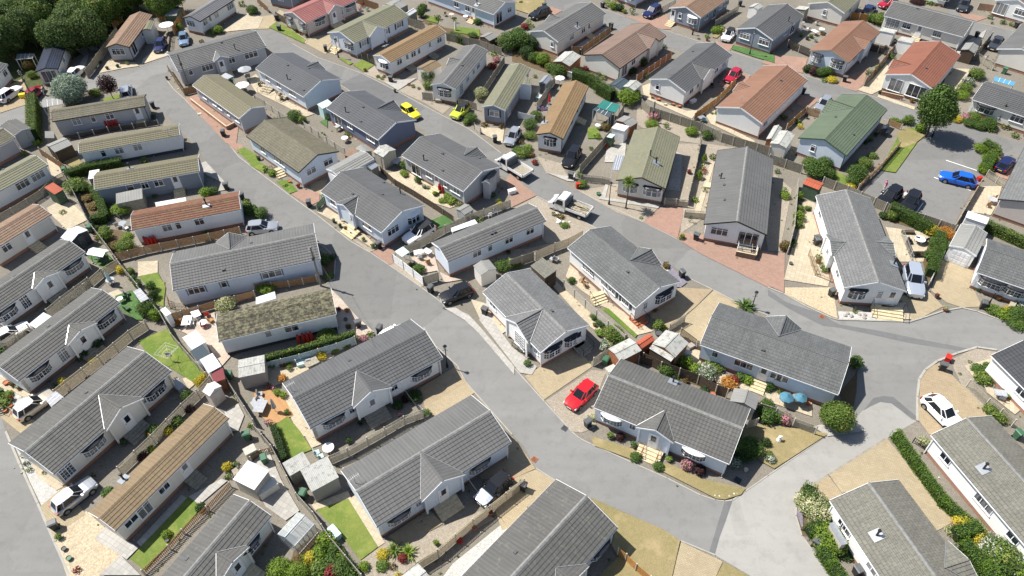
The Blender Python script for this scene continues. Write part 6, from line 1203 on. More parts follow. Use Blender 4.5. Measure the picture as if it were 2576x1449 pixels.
fence('03', '1290,480 1120,680 960,870', 'board', 'wood', 1.2, 'brown'); fence('03', '2230,400 2070,590', 'board', 'wood_grey', 1.4, 'grey'); fence('03', '2070,600 2250,710', 'trellis', 'wood_grey', 1.3, 'brown-grey'); fence('03', '2040,720 1900,940', 'board', W, 1.0, 'pale'); fence('03', '380,1130 180,1310', 'board', 'wood_orange', 1.1, 'golden'); fence('03', '370,1150 510,1190', 'slat', 'wood', 1.3, 'brown'); fence('03', '820,190 1000,220', 'board', 'wood_orange', 1.3, 'orange-brown'); fence('03', '2100,100 2250,120', 'slat', 'wood_red', 1.3, 'red-brown'); fence('03', '190,480 420,580', 'slat', 'wood_black', 1.4, 'black'); fence('03', '1000,510 1200,560', 'slat', 'wood_black', 1.4, 'black'); fence('03', '1130,960 1350,1010', 'wall', 'brick', .7, 'red brick'); fence('02', '2040,270 2270,120', 'slat', 'wood_grey', 1.2, 'grey'); fence('02', '1510,130 1640,60', 'slat', W, 1.3, 'pale'); fence('03', '1200,1250 1330,1310', 'slat', 'wood', 1.0, 'brown')
fence('11', '760,640 985,800 1000,900', 'wall', 'brick', .75, 'red brick'); fence('00', '1930,1030 2290,1310 2370,1270', 'wall', 'brick', .65, 'long red brick'); fence('11', '620,680 690,600', 'slat', 'wood_green', 1.1, 'green'); fence('12', '2245,1130 2440,1170 2480,1010', 'wall', 'brick_dark', .8, 'dark brick deck'); fence('12', '2270,1020 2260,1100 2440,1140 2470,1010', 'rail', 'plastic_white', 1.15, 'white'); fence('22', '1280,640 1270,760 1420,800', 'slat', 'wood_dark', 1.3, 'dark'); fence('13', '400,1130 470,1330 620,1390', 'rail', 'wood', 1.1, 'timber'); fence('13', '1380,1000 1430,1140 1600,1140', 'slat', 'wood_dark', 1.0, 'brown'); fence('21', '1500,1050 1700,1320', 'rail', 'ironwork', .7, 'low iron'); fence('32', '-20,640 110,560', 'slat', 'wood_grey', 1.2, 'grey'); fence('32', '1285,270 1350,120', 'rail', 'wood_red', .9, 'brown'); fence('32', '1440,320 1500,170', 'rail', 'wood_red', .9, 'brown'); fence('33', '1450,110 1610,210', 'rail', 'ironwork', .8, 'black'); fence('22', '0,600 60,640 180,710', 'rail', 'ironwork', .9, 'black'); fence('20', '1700,130 1720,210 1880,220', 'rail', 'wood', 1.0, 'timber deck')
# ------------------------------------------------------------------ hedges and trees
hedge('00', '380,1430 375,1240 370,1080', 1.3, 2.3, 'mix', 'tall clipped green and yellow boundary hedge'); hedge('10', '720,350 900,290 1230,230', 1.2, 1.4, 'green', 'clipped dark green garden hedge'); hedge('10', '960,490 1040,640 1080,780 960,800', 1.0, 1.2, 'green', 'curving clipped hedge around the shrub bed')
hedge('33', '1270,60 1500,400 1750,740 2060,1010', .85, 1.0, 'lime', 'long clipped bright green hedge'); hedge('33', '1850,1060 2080,1010', 1.1, 1.3, 'lime', 'short clipped bright green hedge'); hedge('33', '1930,1180 2130,1400 2250,1600', 1.2, 1.3, 'lime', 'clipped hedge beside the flowering bushes'); hedge('33', '400,620 370,720', 1.1, 1.4, 'green', 'short leafy hedge by the junction'); hedge('33', '390,1030 520,980', 1.0, 1.1, 'green', 'low hedge end at the road'); hedge('33', '520,1230 620,1380 720,1520', .9, 1.2, 'lime', 'clipped hedge along the pavement edge')
hedge('02', '620,800 780,850 860,900', 1.3, 1.7, 'green', 'tall hedge behind the brown-roofed bungalow'); hedge('02', '870,930 1000,1010', 1.4, 1.8, 'green', 'tall hedge above the teal shelter'); hedge('13', '1230,700 1440,810 1600,900', 1.1, 1.5, 'green', 'leafy hedge along the car park fence'); hedge('13', '1700,960 1690,1120 1620,1340', 1.1, 1.4, 'green', 'leafy hedge left of the garage drive'); hedge('13', '2180,860 2400,960 2600,1050', 1.1, 1.2, 'mix', 'yellow-green hedge behind the garage'); hedge('01', '1960,390 2080,440', 1.0, 1.2, 'green', 'green hedge below the light blue bungalow'); hedge('31', '190,-20 240,120 300,300', .6, .9, 'dark', 'dark ivy hedge beside the small lawn'); hedge('21', '100,790 460,690 830,590 1000,530', .5, 1.5, 'mix', 'ivy-topped narrow hedge on the blue fence')
hedge('13', '2160,40 2260,90', 1.4, 1.2, 'lime', 'yellow-green hedge at the car park corner'); hedge('13', '2230,160 2160,290', 1.3, 1.2, 'lime', 'yellow-green hedge behind the blue car')
tree('00', 760,1030, 715,880, 2.6, 3.4, 'silver', 'rounded silvery-green tree standing beside the brown picket fence', 'x', .14, .8); tree('00', 1145,1000, 1050,850, 1.35, 2.6, 'purple', 'small dark purple-leaved tree on the little lawn', 'l', .07, 1.1)
tree('03', 1590,1370, 1690,1060, 2.65, 4.5, 'green', 'large round-headed green tree at the car park entrance', 'x', .17, 1.15); tree('23', 640,1400, 650,1265, 1.6, 2.0, 'mix', 'rounded feathery green tree beside the pale concrete road', 'x', .12, .9, cz=1.7)
def wooded(s, r, lm):
    for i, (x, y) in enumerate(pts(s)):
        b = G('00', x, y+170*r/2.5); rt = thing('tree', b); rr = r*R.uniform(.85, 1.2); k = MB(); k.cyl((0, 0, -.1), (0, 0, rr*1.4), .2, .1, 7); k.build('trunk', 'bark', rt); leafobj('crown', 'x', lm, (0, 0, rr*.25), rr*1.15, rr*1.15, rr*1.3, rt)
        auto(rt, 'dark green woodland tree' if lm == 'wood' else 'mid green woodland tree', 'tree', 'trees of the wood in the top left corner')
wooded('40,40 130,160 60,290 200,60 240,230 150,380 330,130 380,300 470,60 470,210 160,440 760,330 840,230 900,350 640,400 -40,200 -50,380 -30,540 1000,330 430,300 740,400', 2.6, 'wood'); wooded('820,130 960,100 1060,180 1180,90 1290,40 1100,20 930,0 340,60 200,150 90,90 480,280 400,180 1400,-40 1560,-60 1700,60 1640,20 350,-20 480,-60 760,-40 780,-90', 2.2, 'mix'); wooded('160,-60 20,-80 1200,-80 1040,-100 600,-140 1350,-140 1760,-40 250,-150', 2.8, 'wood')
# palm
pb = G('12', 1145, 645); ph = hgt(pb, '12', 1160, 385); pr = thing('palm', pb); k = MB(); k.cyl((0, 0, 0), (.04, 0, ph*.5), .10, .075, 8); k.cyl((.04, 0, ph*.5), (0, .03, ph), .075, .06, 8); k.build('trunk', 'bark', pr); fr = MB(); q = random.Random(3)
for i in range(170):
    a = q.uniform(0, 6.28); el = q.uniform(-.5, 1.4); l = q.uniform(.9, 1.25); d = Vector((math.cos(a)*math.cos(el), math.sin(a)*math.cos(el), math.sin(el))); s = Vector((-math.sin(a), math.cos(a), 0))*.035; o0 = Vector((0, .03, ph)); m1 = o0+d*l*.6; e = o0+d*l+Vector((0, 0, -.25*l)); fr.face([o0-s*.5, o0+s*.5, m1+s, m1-s]); fr.face([m1-s, m1+s, e])
fr.build('crown', 'l_mix', pr); tag(pr, 'small cordyline palm with spiky round head on the gravel front', 'palm')
# ------------------------------------------------------------------ shrubs
shrubs('00', '2205,330,.95,1.3,lime 2140,345,.7,.8,lime 2545,140,1.1,1.6,green 1805,300,.8,1.2,lime 310,700,1,1.8,brown 340,780,.8,1.2,mix 970,970,.9,1.3,mix 1010,640,.4,.5,dark 960,690,.35,.4,dark 2030,430,.5,.5,brown 2440,60,.7,1,mix')
shrubs('10', '780,460,1.5,1.6,mix 840,470,1.0,1.3,green 1250,690,1.3,1.5,lime 1180,700,.8,1.1,lime 1340,650,.8,1.2,mix 2080,520,.85,1.2,lime 2150,500,.7,1,green 1060,890,.7,1,mix 1070,960,.9,1.5,mix 1280,1070,1.2,1.5,mix 1180,1050,.8,1.0,brown 1290,940,.7,.6,lime 2100,940,.8,.8,green 2480,650,.8,1.1,mix 2540,700,.9,1.2,green 2480,590,.4,.6,orange 1230,1290,.6,1,yellow 1330,1310,.5,1,mix 1350,1380,.5,.9,green 1400,1440,.5,1,green 250,110,.5,.6,lime 950,640,.8,.6,brown 890,560,.8,.6,brown 640,700,.45,.5,purple 1460,180,.6,.8,mix 1560,540,.4,.4,green 640,1000,.2,.3,green 990,960,.5,.3,brown 390,10,.7,.8,lime')
shrubs('20', '1500,260,1.1,1.8,green 1590,320,.7,1.6,lime 1540,30,.6,1.4,green 1560,110,.6,1.2,dark 2280,210,1.15,1.4,cream 2010,970,.5,.9,yellow 2060,920,.5,.9,yellow 640,970,.5,.9,yellow 950,760,.5,.8,yellow 850,690,.7,.9,dark 990,590,.7,1,dark 1890,1110,.6,1.0,green 1800,1370,.7,1,green 1700,1448,.5,.8,lime 1920,1240,.5,.8,purple 90,1090,.55,.6,lime 40,1180,.9,.8,mix -20,1100,.8,1,green 0,640,.9,1,green 2530,1400,.35,.5,lime 580,1000,.5,.5,green 1440,190,.5,.6,green 1800,360,.5,.6,orange')
shrubs('30', '1430,260,.6,.8,purple 1530,190,.4,.7,lime 1560,30,.8,1,green 1700,10,.5,.8,yellow 1090,620,.6,.5,green 345,175,.4,.7,green 250,255,.3,.5,orange 275,330,.3,.4,dark 305,395,.3,.5,orange 460,410,.3,.4,green 1690,1050,.45,.7,lime 2295,375,.5,.8,yellow 2030,780,.5,.7,dark 2300,460,.4,.5,mix 2370,340,.4,.5,green 780,1400,.35,.4,redf')
shrubs('31', '720,1130,.9,1.3,lime 690,1190,.6,1.0,green 640,1260,.8,1.1,lime 800,1210,.7,1.2,green 850,1270,.6,.9,lime 560,1290,.7,1.0,yellow 500,1300,.5,.9,lime 450,1330,.6,.9,brown 760,1330,.8,1.1,green 700,1320,.6,.8,lime 250,1420,1.0,1.4,lime 330,1390,.6,.9,green 420,1448,1.0,1.3,lime 640,1400,.9,1,mix 880,1400,1,1.3,green 960,1448,.8,1,green 780,1440,.9,1.0,redf 1090,1370,.5,.6,lime 1280,1245,.55,.6,yellow 1270,1355,.6,.5,mix 1480,1285,.45,.7,redf 1380,1365,.35,.4,brown 1430,1448,.3,.4,yellow 1810,1120,.25,.4,green 280,240,.4,.6,dark')
for t, x, y, lm in (('31', 1400, 1200, 'mix'), ('31', 1540, 1225, 'lime'), ('22', 2330, 200, 'green')): shrub(t, x, y, 1.0 if t == '31' else 1.5, 1.0 if t == '31' else 1.4, lm, 1.0, 'k')
shrubs('21', '710,510,1.1,1.0,mix 160,790,.7,1,green 280,780,.5,.7,brown 660,700,.5,.9,yellow 720,620,.6,1.3,whitef 700,650,.5,.9,pinkf 800,640,.5,.6,lime 1000,510,.35,.6,magf 980,550,.35,.5,magf 1080,520,.5,.5,pinkf 1150,480,.4,.5,lime 800,560,.4,.9,whitef 910,590,.6,.6,mix 130,1000,.35,.5,redf 180,1020,.3,.4,pinkf 130,1360,.4,.4,pinkf 1600,1110,.8,.8,dark 1430,1200,.6,.8,dark 100,30,1.1,1.1,lime 1280,1385,.25,.3,pinkf 1450,1290,.25,.4,pinkf 270,920,.4,.4,orange 1500,1130,.5,.5,purple 350,770,.3,.5,green 620,590,.25,.4,magf 560,720,.3,.4,mix')
shrubs('22', '1010,490,1.2,1.3,mix 1080,540,.9,1.0,green 930,620,.6,1.0,whitef 970,600,.5,.7,cream 1730,770,.9,1.3,lime 1840,840,.8,1,lime 1950,880,1.1,1.2,whitef 1560,850,1.0,1.4,green 1650,880,.4,.8,cream 1640,930,.4,.5,lime 2040,820,.9,.8,mix 2180,970,.9,.7,orange 2230,940,.6,.7,redf 2300,920,.7,.8,green 2370,940,.7,.8,lime 1470,400,.7,1,mix 1520,410,.4,.6,lime 1840,940,.3,.6,cream 820,1320,.4,.6,cream 2540,1260,1.0,1.3,green 2560,1190,.6,.9,green 1430,230,.4,.4,brown 890,460,.4,.5,green 800,290,.3,.4,green 830,310,.3,.4,green 2570,980,.5,.6,green')
shrubs('23', '860,790,.75,1.5,green -20,1330,.9,1.3,green 80,1320,.8,1.0,green 170,1350,.7,1.1,pinkf 110,1060,.3,.5,mix 2260,240,.9,.8,mix 2350,290,.9,.9,lime 2480,300,1.2,1.2,green 2380,250,.5,.9,yellow 2540,190,.9,.9,whitef 2480,370,1.2,.7,green 2560,380,1,.8,mix 2170,890,.6,.4,green 2110,830,.8,.4,green 2210,800,.6,.4,green 2150,930,.9,.8,mix 2230,1250,.8,.9,mix 2320,1310,.9,.9,mix 2400,1100,.25,.4,lime 1930,870,.2,.15,mix 2030,750,.25,.15,mix 1320,1448,.3,.3,lime 870,245,.35,.3,cream 20,990,.6,.8,green 0,1030,.5,.5,dark')
shrubs('32', '990,60,.35,.5,green 1085,70,.5,.7,purple 1240,270,.6,.6,green 1470,360,.55,.6,green 1750,360,.6,1.0,pinkf 1890,410,.6,.8,purple 2390,200,1.2,1.4,green 2270,170,1.0,1.2,mix 2240,330,.6,.8,whitef 2330,260,.9,1.0,dark 2550,130,.5,.8,dark')
shrubs('33', '420,760,1.5,1.5,cream 480,860,1.2,1.6,cream 560,820,.9,1.3,mix 580,900,.8,1,green 600,1110,1.4,1.6,lime 560,1180,1.0,1.2,mix 680,1180,.9,1.2,mix 1940,950,.9,1.1,yellow 1880,970,.5,.7,pinkf 1840,1010,.6,.6,cream 2110,1100,1.0,1.1,yellow 2220,1200,1.3,1.5,whitef 2330,1290,1.5,1.8,mix 2250,1380,1.3,1.4,green 2400,1350,1.0,1.2,whitef 2520,1448,.9,1,lime 1960,1100,.7,.9,green 20,290,.5,.7,whitef 10,250,.4,.7,mix 780,1240,.7,.5,dark 1560,120,.6,.7,cream')
shrubs('01', '0,120,.6,.9,dark 1800,20,1.0,1.3,lime 1660,170,.9,2.0,green 1680,100,.9,1.2,green 1750,260,.4,.6,lime 2000,230,.4,1.2,lime 1830,200,.7,.9,cream 2230,240,.8,1.0,green 1740,820,1.1,2.2,green 1730,890,.8,1.2,mix 2270,970,1.15,1.5,cream 2240,1020,.5,1.6,cream 2170,1220,1.0,1.3,green 2120,1250,.6,.9,mix 1580,880,.4,.5,mix 1640,900,.3,.4,dark 390,1200,1.2,1.4,green 470,1230,.7,1.0,mix 2380,680,.9,.8,redf 2420,620,.7,.9,pinkf 2300,1270,.6,.5,brown 2470,1290,.5,.5,brown 1540,860,.35,.4,redf 2540,500,2.0,3.0,green 2180,380,.9,1.0,green 720,1200,.5,1.0,lime 660,1370,.6,.5,green 2400,570,.7,.9,mix 1230,780,.4,.4,mix 1290,780,.35,.4,dark 1270,800,.35,.4,mix 50,840,.4,.5,dark 1070,70,.5,1.0,redf 930,1370,.6,.6,mix 920,1400,.4,.3,redf 680,1390,.5,.6,mix')
shrubs('02', '80,480,1.9,2.8,green 200,480,1.6,2.2,dark 150,580,1.3,2,dark 60,400,1.4,2.2,green 310,650,1.3,2.0,lime 220,620,1,1.6,green 470,760,1.6,2.0,green 380,720,.9,1.5,mix 240,600,.7,1.4,lime 1160,1030,1.8,2.2,lime 1090,990,1.1,1.6,green 1220,1000,1.2,1.8,green 960,60,.7,1.2,lime 1020,90,.9,1.4,lime 1085,105,.8,1.3,dark 1210,140,.6,1.3,cream 2050,330,1.0,1.1,lime 2100,310,.7,1.0,lime 1960,380,.5,.6,lime 750,710,.7,1.1,redf 870,770,.5,.9,green 920,800,.5,.8,mix 1420,1200,.9,1.1,pinkf 1400,1270,1.0,.9,lime 1550,1290,.5,1.0,mix 1800,1350,1.0,1.1,lime 2060,1380,.8,1.0,green 1950,1390,.8,1.2,green 2060,1150,.4,.4,lime 1270,650,1.2,1.8,dark 1200,740,1.0,1.2,dark 1320,660,.7,1.2,green 1340,780,.5,.8,mix 240,1200,1.0,1.3,green 180,1290,1.1,1.5,green 180,1390,1.0,1.0,mix 130,290,.8,1.0,redf 170,250,.6,1.0,lime 200,300,.6,.8,magf 860,1390,.6,.7,lime 940,1300,.8,1.0,brown 1000,1190,.5,1.2,green 1530,480,.5,.6,dark 930,270,.4,.6,dark 90,30,.4,.4,dark 1580,1440,.8,1.0,green 2010,1150,.3,.4,dark 90,1440,.5,.6,brown 230,780,.4,.5,lime')
shrubs('03', '380,720,.7,1.1,dark 430,700,.4,1.5,dark,c 460,750,.9,1.1,purple 520,760,1.0,1.2,green 590,750,1.0,1.3,green 640,820,.9,.8,yellow 560,820,.5,.6,lime 1090,240,1.4,1.8,mix 1020,210,1.0,1.5,green 1120,190,.9,1.2,green 1240,590,.7,.8,green 1280,430,.6,.8,dark 1310,310,.6,.9,green 1450,370,.3,.9,brown 1530,400,.3,.8,brown 2080,780,1.3,1.5,mix 2000,850,1.0,1.2,whitef 1960,930,1.2,1.5,mix 1940,990,1.1,1.2,lime 1870,1160,.7,.8,mix 1270,1240,.9,.8,mix 1400,1240,.9,1.3,mix 1530,1320,.9,1.3,lime 1340,1250,.5,.7,green 1880,1210,1,.7,yellow 1980,1210,.8,1.0,pinkf 2070,1210,1.1,1.2,mix 2150,1230,.7,1.0,redf 2020,1260,1,1,green 2200,1280,1.3,1.4,green 2120,1290,1.0,1,green 2240,1320,.7,.7,green 2300,1250,.45,3.4,dark,c 2380,1290,.7,.8,whitef 2480,1380,.6,.7,mix 2570,1270,.5,1,lime 2230,190,.5,.7,green 2250,240,.3,.4,green 2360,240,.6,.6,green 2440,260,.5,.6,mix 1500,30,1.4,.6,purple 1640,40,1.0,.6,mix 260,480,.8,1.1,lime,k 320,1290,.5,.7,yellow 150,1200,.6,.8,dark 300,1240,.6,.6,green 1060,740,.5,.7,mix 1100,690,.5,.7,lime 1840,720,.4,.6,dark 1000,750,.5,.8,green')
shrubs('12', '100,110,1.3,1.0,mix 60,90,.9,.9,green 180,120,.7,.6,brown 230,190,.4,.5,redf 700,430,.8,.9,mix 420,720,.35,.5,green 530,830,.6,.5,mix 490,740,.6,.4,brown 1930,190,.45,1.6,lime,c 1920,270,.4,1.2,lime,c 1880,350,.6,1.5,lime,c 1930,300,.4,1.0,redf 2020,150,.6,.7,purple 1790,790,.28,1.3,dark,c 1700,960,.35,.6,green 1930,480,.35,.8,green 1840,580,.5,.6,lime 1550,1230,.4,.7,brown 600,1390,.5,.7,green 60,1230,.6,.6,mix 1300,750,.3,.1,mix 680,330,.5,.8,green 800,60,.4,.5,orange 690,340,.4,1,green 2440,1090,.3,.3,dark 2290,1060,.3,.3,dark 160,60,.7,.8,lime')
shrubs('13', '470,310,1.7,2.0,green 400,250,1.0,1.8,mix 560,230,1.1,1.6,green 600,340,1.0,1.4,green 880,350,1.4,2.0,green 850,400,1.0,1.3,green 960,240,1.1,1.5,mix 820,450,.8,.7,yellow 110,210,.5,1.3,dark,c 90,290,.4,.6,green 170,540,.7,.7,lime 160,490,.5,.7,lime 310,560,.5,1.2,lime 310,680,.6,1.0,mix 300,760,.8,1.2,lime 290,830,.7,.9,mix 160,1060,.7,1.2,brown 240,1030,.5,.7,green 1630,900,.9,1.2,yellow 1780,930,1.0,1.2,orange 1150,740,.6,.8,dark 1230,760,.7,1.2,mix 1700,1050,1.2,1.4,green 1640,1160,1.1,1.3,green 400,660,.5,.4,mix 2080,1310,.4,.8,pinkf 2060,1420,.4,.6,redf 2220,180,1.1,1.2,lime 2160,280,1.0,1.2,lime 2120,70,1,1.1,lime 2270,100,.9,1.1,mix 1050,130,.7,.6,mix 2260,1040,.5,.6,yellow 540,1250,.4,.5,mix 500,1150,.4,.5,mix')
shrubs('11', '1510,240,.8,1.2,green 1490,310,.6,.7,lime 1630,330,.45,.6,lime 1620,380,.45,.6,green 1880,580,.6,.5,lime 1940,540,.7,.7,lime 1960,570,.9,.7,mix 2040,610,.6,.4,whitef 1810,520,.4,.5,mix 170,310,.7,.8,lime 110,270,.6,.7,mix 300,430,.4,.3,lime 1640,1280,.8,.9,green 1560,1240,.5,.6,mix 690,1180,.8,.7,green 740,1340,.6,.4,mix 660,1140,.5,.6,mix 780,1150,.5,.6,dark 2470,1260,1.0,1.1,green 2560,1230,.8,.9,mix 2460,640,.5,.9,yellow 2440,600,.4,.8,cream 2380,530,.5,.7,dark 150,1440,.9,.7,lime 1180,1050,.3,.3,mix 2260,780,.5,.5,mix 60,740,1.0,1.4,green 1740,460,.3,.7,green 1690,440,.3,.5,lime')
# ------------------------------------------------------------------ pots and tubs
pots('20', '70,970,.3,,terracotta 140,990,.25,brown,terracotta 200,1020,.25,whitef,terracotta 120,1200,.22,,terracotta 60,1250,.22,,terracotta 1470,210,.28,mix,terracotta 130,1130,.2,redf,dkgrey')
pots('30', '605,1075,.24,mix,bingreen 655,1190,.22,,dkgrey 705,1285,.24,,bingreen 1255,135,.25,green,dkgrey 1690,1105,.2,,dkgrey'); pots('31', '2050,1110,.3,,redpaint 2360,830,.2,redf,terracotta 2200,980,.22,,terracotta 940,110,.3,dark,dkgrey 1820,1140,.2,lime,dkgrey')
pots('21', '840,235,.2,redf,terracotta 920,245,.22,orange,terracotta 905,330,.22,,dkgrey 935,410,.28,brown,dkgrey 340,830,.25,mix,quoin 270,930,.42,orange,wood 220,1070,.35,lime,wood 280,1100,.35,lime,wood 320,1270,.25,mix,dkgrey 1060,1380,.25,dark,dkgrey 1720,1280,.35,green,quoin 670,720,.4,yellow,wood 350,780,.3,lime,terracotta')
pots('22', '155,780,.35,green,dkgrey 820,320,.3,green,bingreen 870,370,.28,green,bingreen 900,400,.3,dark,dkgrey 880,470,.45,lime,bingreen 930,555,.25,,bingreen 1970,800,.4,lime,terracotta 1740,960,.25,brown,terracotta 1700,970,.25,,dkgrey 1930,1050,.4,dark,dkgrey 1470,470,.4,,dkgrey 2010,1090,.35,,terracotta 830,390,.2,mix,terracotta')
pots('32', '1218,150,.28,green,quoin 1572,290,.28,lime,quoin 990,60,.3,mix,quoin 2350,395,.2,,quoin'); pots('23', '1690,100,.22,redf,dkgrey 1775,230,.28,cream,redpaint 2110,30,.3,green,dkgrey 2220,40,.3,pinkf,dkgrey 2310,120,.3,orange,dkgrey 2400,1110,.25,lime,terracotta 2360,1060,.22,brown,dkgrey 2240,1290,.35,mix,bingreen 400,1180,.25,,terracotta 2190,200,.3,redf,redpaint')
pots('11', '1500,330,.4,lime,wood 1630,360,.3,green,wood 1700,450,.25,whitef,dkgrey 1640,400,.3,dark,wood 1800,520,.3,lime,dkgrey 1960,600,.5,lime,wood 850,840,.2,dark,dkgrey 905,870,.2,brown,terracotta 960,910,.15,,dkgrey 785,790,.2,mix,dkgrey 1085,980,.22,mix,quoin 1180,1045,.25,green,quoin 620,650,.25,green,dkgrey 340,390,.25,,terracotta 430,440,.25,redf,terracotta 30,160,.25,green,dkgrey 2540,1110,.25,dark,wood')
pots('12', '225,205,.35,redf,terracotta 1545,1250,.35,brown,wood 1710,950,.28,lime,terracotta 1780,300,.28,redf,dkgrey 870,515,.3,,bingreen 950,40,.25,redf,terracotta 40,1440,.2,green,dkgrey'); pots('13', '225,1215,.22,,dkgrey 250,1000,.3,dark,dkgrey 500,1200,.3,brown,wood 560,1290,.3,mix,dkgrey 1490,1130,.3,dark,dkgrey 390,670,.3,mix,dkgrey')
pots('00', '1085,700,.25,brown,dkgrey 1190,680,.25,dark,dkgrey 1550,1190,.35,green,dkgrey 1285,650,.3,lime,quoin 1685,800,.2,dark,terracotta'); pots('01', '410,330,.25,dark,terracotta 510,375,.2,dark,terracotta 450,350,.18,brown,terracotta 1100,720,.26,brown,wood 40,870,.25,dark,dkgrey 1400,930,.2,green,dkgrey 1050,110,.35,pinkf,plastic_white 1120,110,.3,whitef,plastic_white 90,1170,.2,brown,dkgrey'); pots('02', '1410,985,.2,,terracotta 1470,1010,.3,,terracotta 1540,1060,.25,,quoin 1620,1060,.22,,terracotta 1680,1080,.26,,terracotta 1960,410,.25,brown,terracotta 1130,130,.4,lime,terracotta 1500,500,.3,dark,dkgrey'); pots('03', '1120,950,.25,dark,dkgrey 1230,970,.25,brown,dkgrey 1440,1030,.3,brown,terracotta 2170,480,.25,brown,terracotta 1180,490,.25,brown,dkgrey'); pots('10', '990,860,.2,mix,dkgrey 1540,230,.25,mix,dkgrey')
# ------------------------------------------------------------------ vehicles
white = paint('white', (.80, .81, .82)); silver = paint('silver', (.42, .44, .47), .5); cream = paint('champagne', (.55, .51, .43), .4); black = paint('black', (.012, .012, .014)); navy = paint('navy', (.012, .018, .085)); red = paint('red', (.55, .012, .02)); crim = paint('crimson', (.42, .01, .035)); blue = paint('blue', (.01, .12, .60)); lime = paint('lime', (.50, .58, .04)); yel = paint('yellow', (.78, .66, .02)); lblue = paint('lightblue', (.22, .32, .45), .4); dgrey = paint('gunmetal', (.06, .065, .075), .4); dred = paint('darkred', (.25, .01, .02)); ice = paint('icesilver', (.55, .60, .68), .5)
car('00', (170,895), (20,1000), 'suv', white, 'white SUV parked at the left edge beside the red car'); car('00', (800,690), (720,770), 'hatch', white, 'white hatchback partly hidden behind the silvery tree'); car('00', (390,880), (300,985), 'hatch', dred, 'dark red hatchback parked beside the yellow box in the shade')
car('00', (1265,860), (1275,985), 'estate', silver, 'silver estate car behind the olive-roofed grey bungalow and purple tree'); car('00', (1580,520), (1640,400), 'hatch', navy, 'dark blue hatchback outside the brown-roofed grey bungalow'); car('00', (1850,465), (1850,330), 'hatch', lblue, 'light blue people carrier beside the white metal-roofed bungalow')
car('01', (1630,1185), (1465,1070), 'hatch', yel, 'bright yellow car parked behind the navy-walled bungalow'); car('01', (1985,1180), (2130,1055), 'hatch', lime, 'lime green hatchback with black roof', roofcol='bk'); car('02', (-52,1472), (68,1285), 'hatch', silver, 'silver hatchback parked at the roadside beside the orange-brown roof')
car('12', (540,230), (665,40), 'suv', black, 'black SUV on the paved drive in front of the orange-brown roof'); car('02', (195,165), (370,110), 'suv', black, 'black SUV beside the dry grass at the top'); car('02', (1345,160), (1480,80), 'suv', navy, 'dark navy SUV on red paving near the top edge'); car('02', (2145,400), (2215,310), 'hatch', white, 'small white hatchback with black roof near the yellow shrub', roofcol='bk')
car('02', (2155,825), (2295,705), 'hatch', crim, 'crimson hatchback beside the dark-roofed white bungalow'); car('03', (1060,50), (975,145), 'hatch', navy, 'navy hatchback beside the leafy bush at the top'); car('03', (1150,50), (1270,20), 'hatch', crim, 'red car partly hidden at the top edge'); car('03', (1945,110), (1995,0), 'estate', dgrey, 'dark silver estate car near the top right corner'); car('03', (2265,480), (2325,395), 'saloon', dgrey, 'dark grey saloon car near the right edge'); car('03', (505,1110), (610,990), 'hatch', silver, 'silver hatchback partly hidden behind the green roof')
car('13', (1740,310), (2085,395), 'coupe', blue, 'bright blue crossover in the car park bay'); car('13', (1150,590), (1300,470), 'suv', black, 'black car nearest the person in pink in the car park'); car('13', (1375,665), (1485,510), 'suv', black, 'black estate car at the right of the two black cars', ); car('13', (2440,150), (2340,255), 'hatch', navy, 'navy hatchback with yellow rear plate beside the car park hedge')
car('13', (1505,1520), (1440,1215), 'boxy', ice, 'pale silver 4x4 beside the long grey-roofed bungalow', z=.9); car('23', (1900,1395), (1635,1130), 'coupe', white, 'white coupe-style SUV on the brown drive'); car('22', (575,1195), (815,960), 'hatch', red, 'bright red hatchback on the gravel drive'); car('21', (1895,100), (2140,10), 'hatch', black, 'black hatchback parked by the corner fence')
car('11', (1525,970), (1760,830), 'suv', white, 'white SUV with black roof beside the artificial lawn strip', roofcol='bk'); car('11', (160,830), (-40,850), 'hatch', silver, 'silver hatchback behind the largest grey-tiled bungalow'); car('20', (215,410), (0,520), 'hatch', white, 'white car at the left edge under the trellis fence'); car('20', (500,1065), (180,1290), 'hatch', cream, 'champagne-coloured hatchback with white roof beside the grey awning', roofcol='plastic_white')
car('30', (925,500), (555,790), 'hatch', silver, 'silver-gold hatchback parked next to the black bin at bottom left', roofcol='plastic_white'); car('31', (2255,700), (2530,440), 'mini', black, 'small car with silver bonnet and black roof', bonnet='paint_icesilver'); car('21', (1475,430), (1325,505), 'hatch', white, 'white car hidden behind the ridge of the dark-roofed bungalow')
truck('12', (400,560), (780,700), 'white tipper truck carrying scrap timber on the road', True); truck('12', (-150,130), (190,330), 'white dropside truck parked behind the grey bungalow', False)
# ------------------------------------------------------------------ bins, lamps, poles, bottles
for t, x, y in (('01',210,205),('01',240,310),('01',705,515),('01',1360,825),('00',1545,1085),('00',2255,1370),('10',2285,455),('00',1820,1400),('11',540,630),('11',1240,1050),('12',590,350),('12',1850,965),('12',1705,1340),('13',480,1015),('21',1760,45),('21',2305,265),('21',1035,395),('21',1250,450),('22',760,1395),('23',630,80),('23',2150,205),('23',1740,825),('30',570,970),('32',110,580),('33',470,1145),('33',880,1430),('02',325,85),('02',910,75),('02',995,290),('02',690,545),('03',345,945),('03',2090,380),('03',2490,280),('03',765,825),('01',2405,1430),('10',2440,560),('13',480,990),('02',2290,60)): wbin(t, x, y)
for t, x, y in (('11',700,580),('22',940,770),('30',2500,70),('31',490,660),('31',100,310),('10',670,300),('10',925,885),('33',2490,60),('20',2320,910),('12',0,1400),('03',2370,740),('00',2340,860)): wbin(t, x, y, 'bingreen')
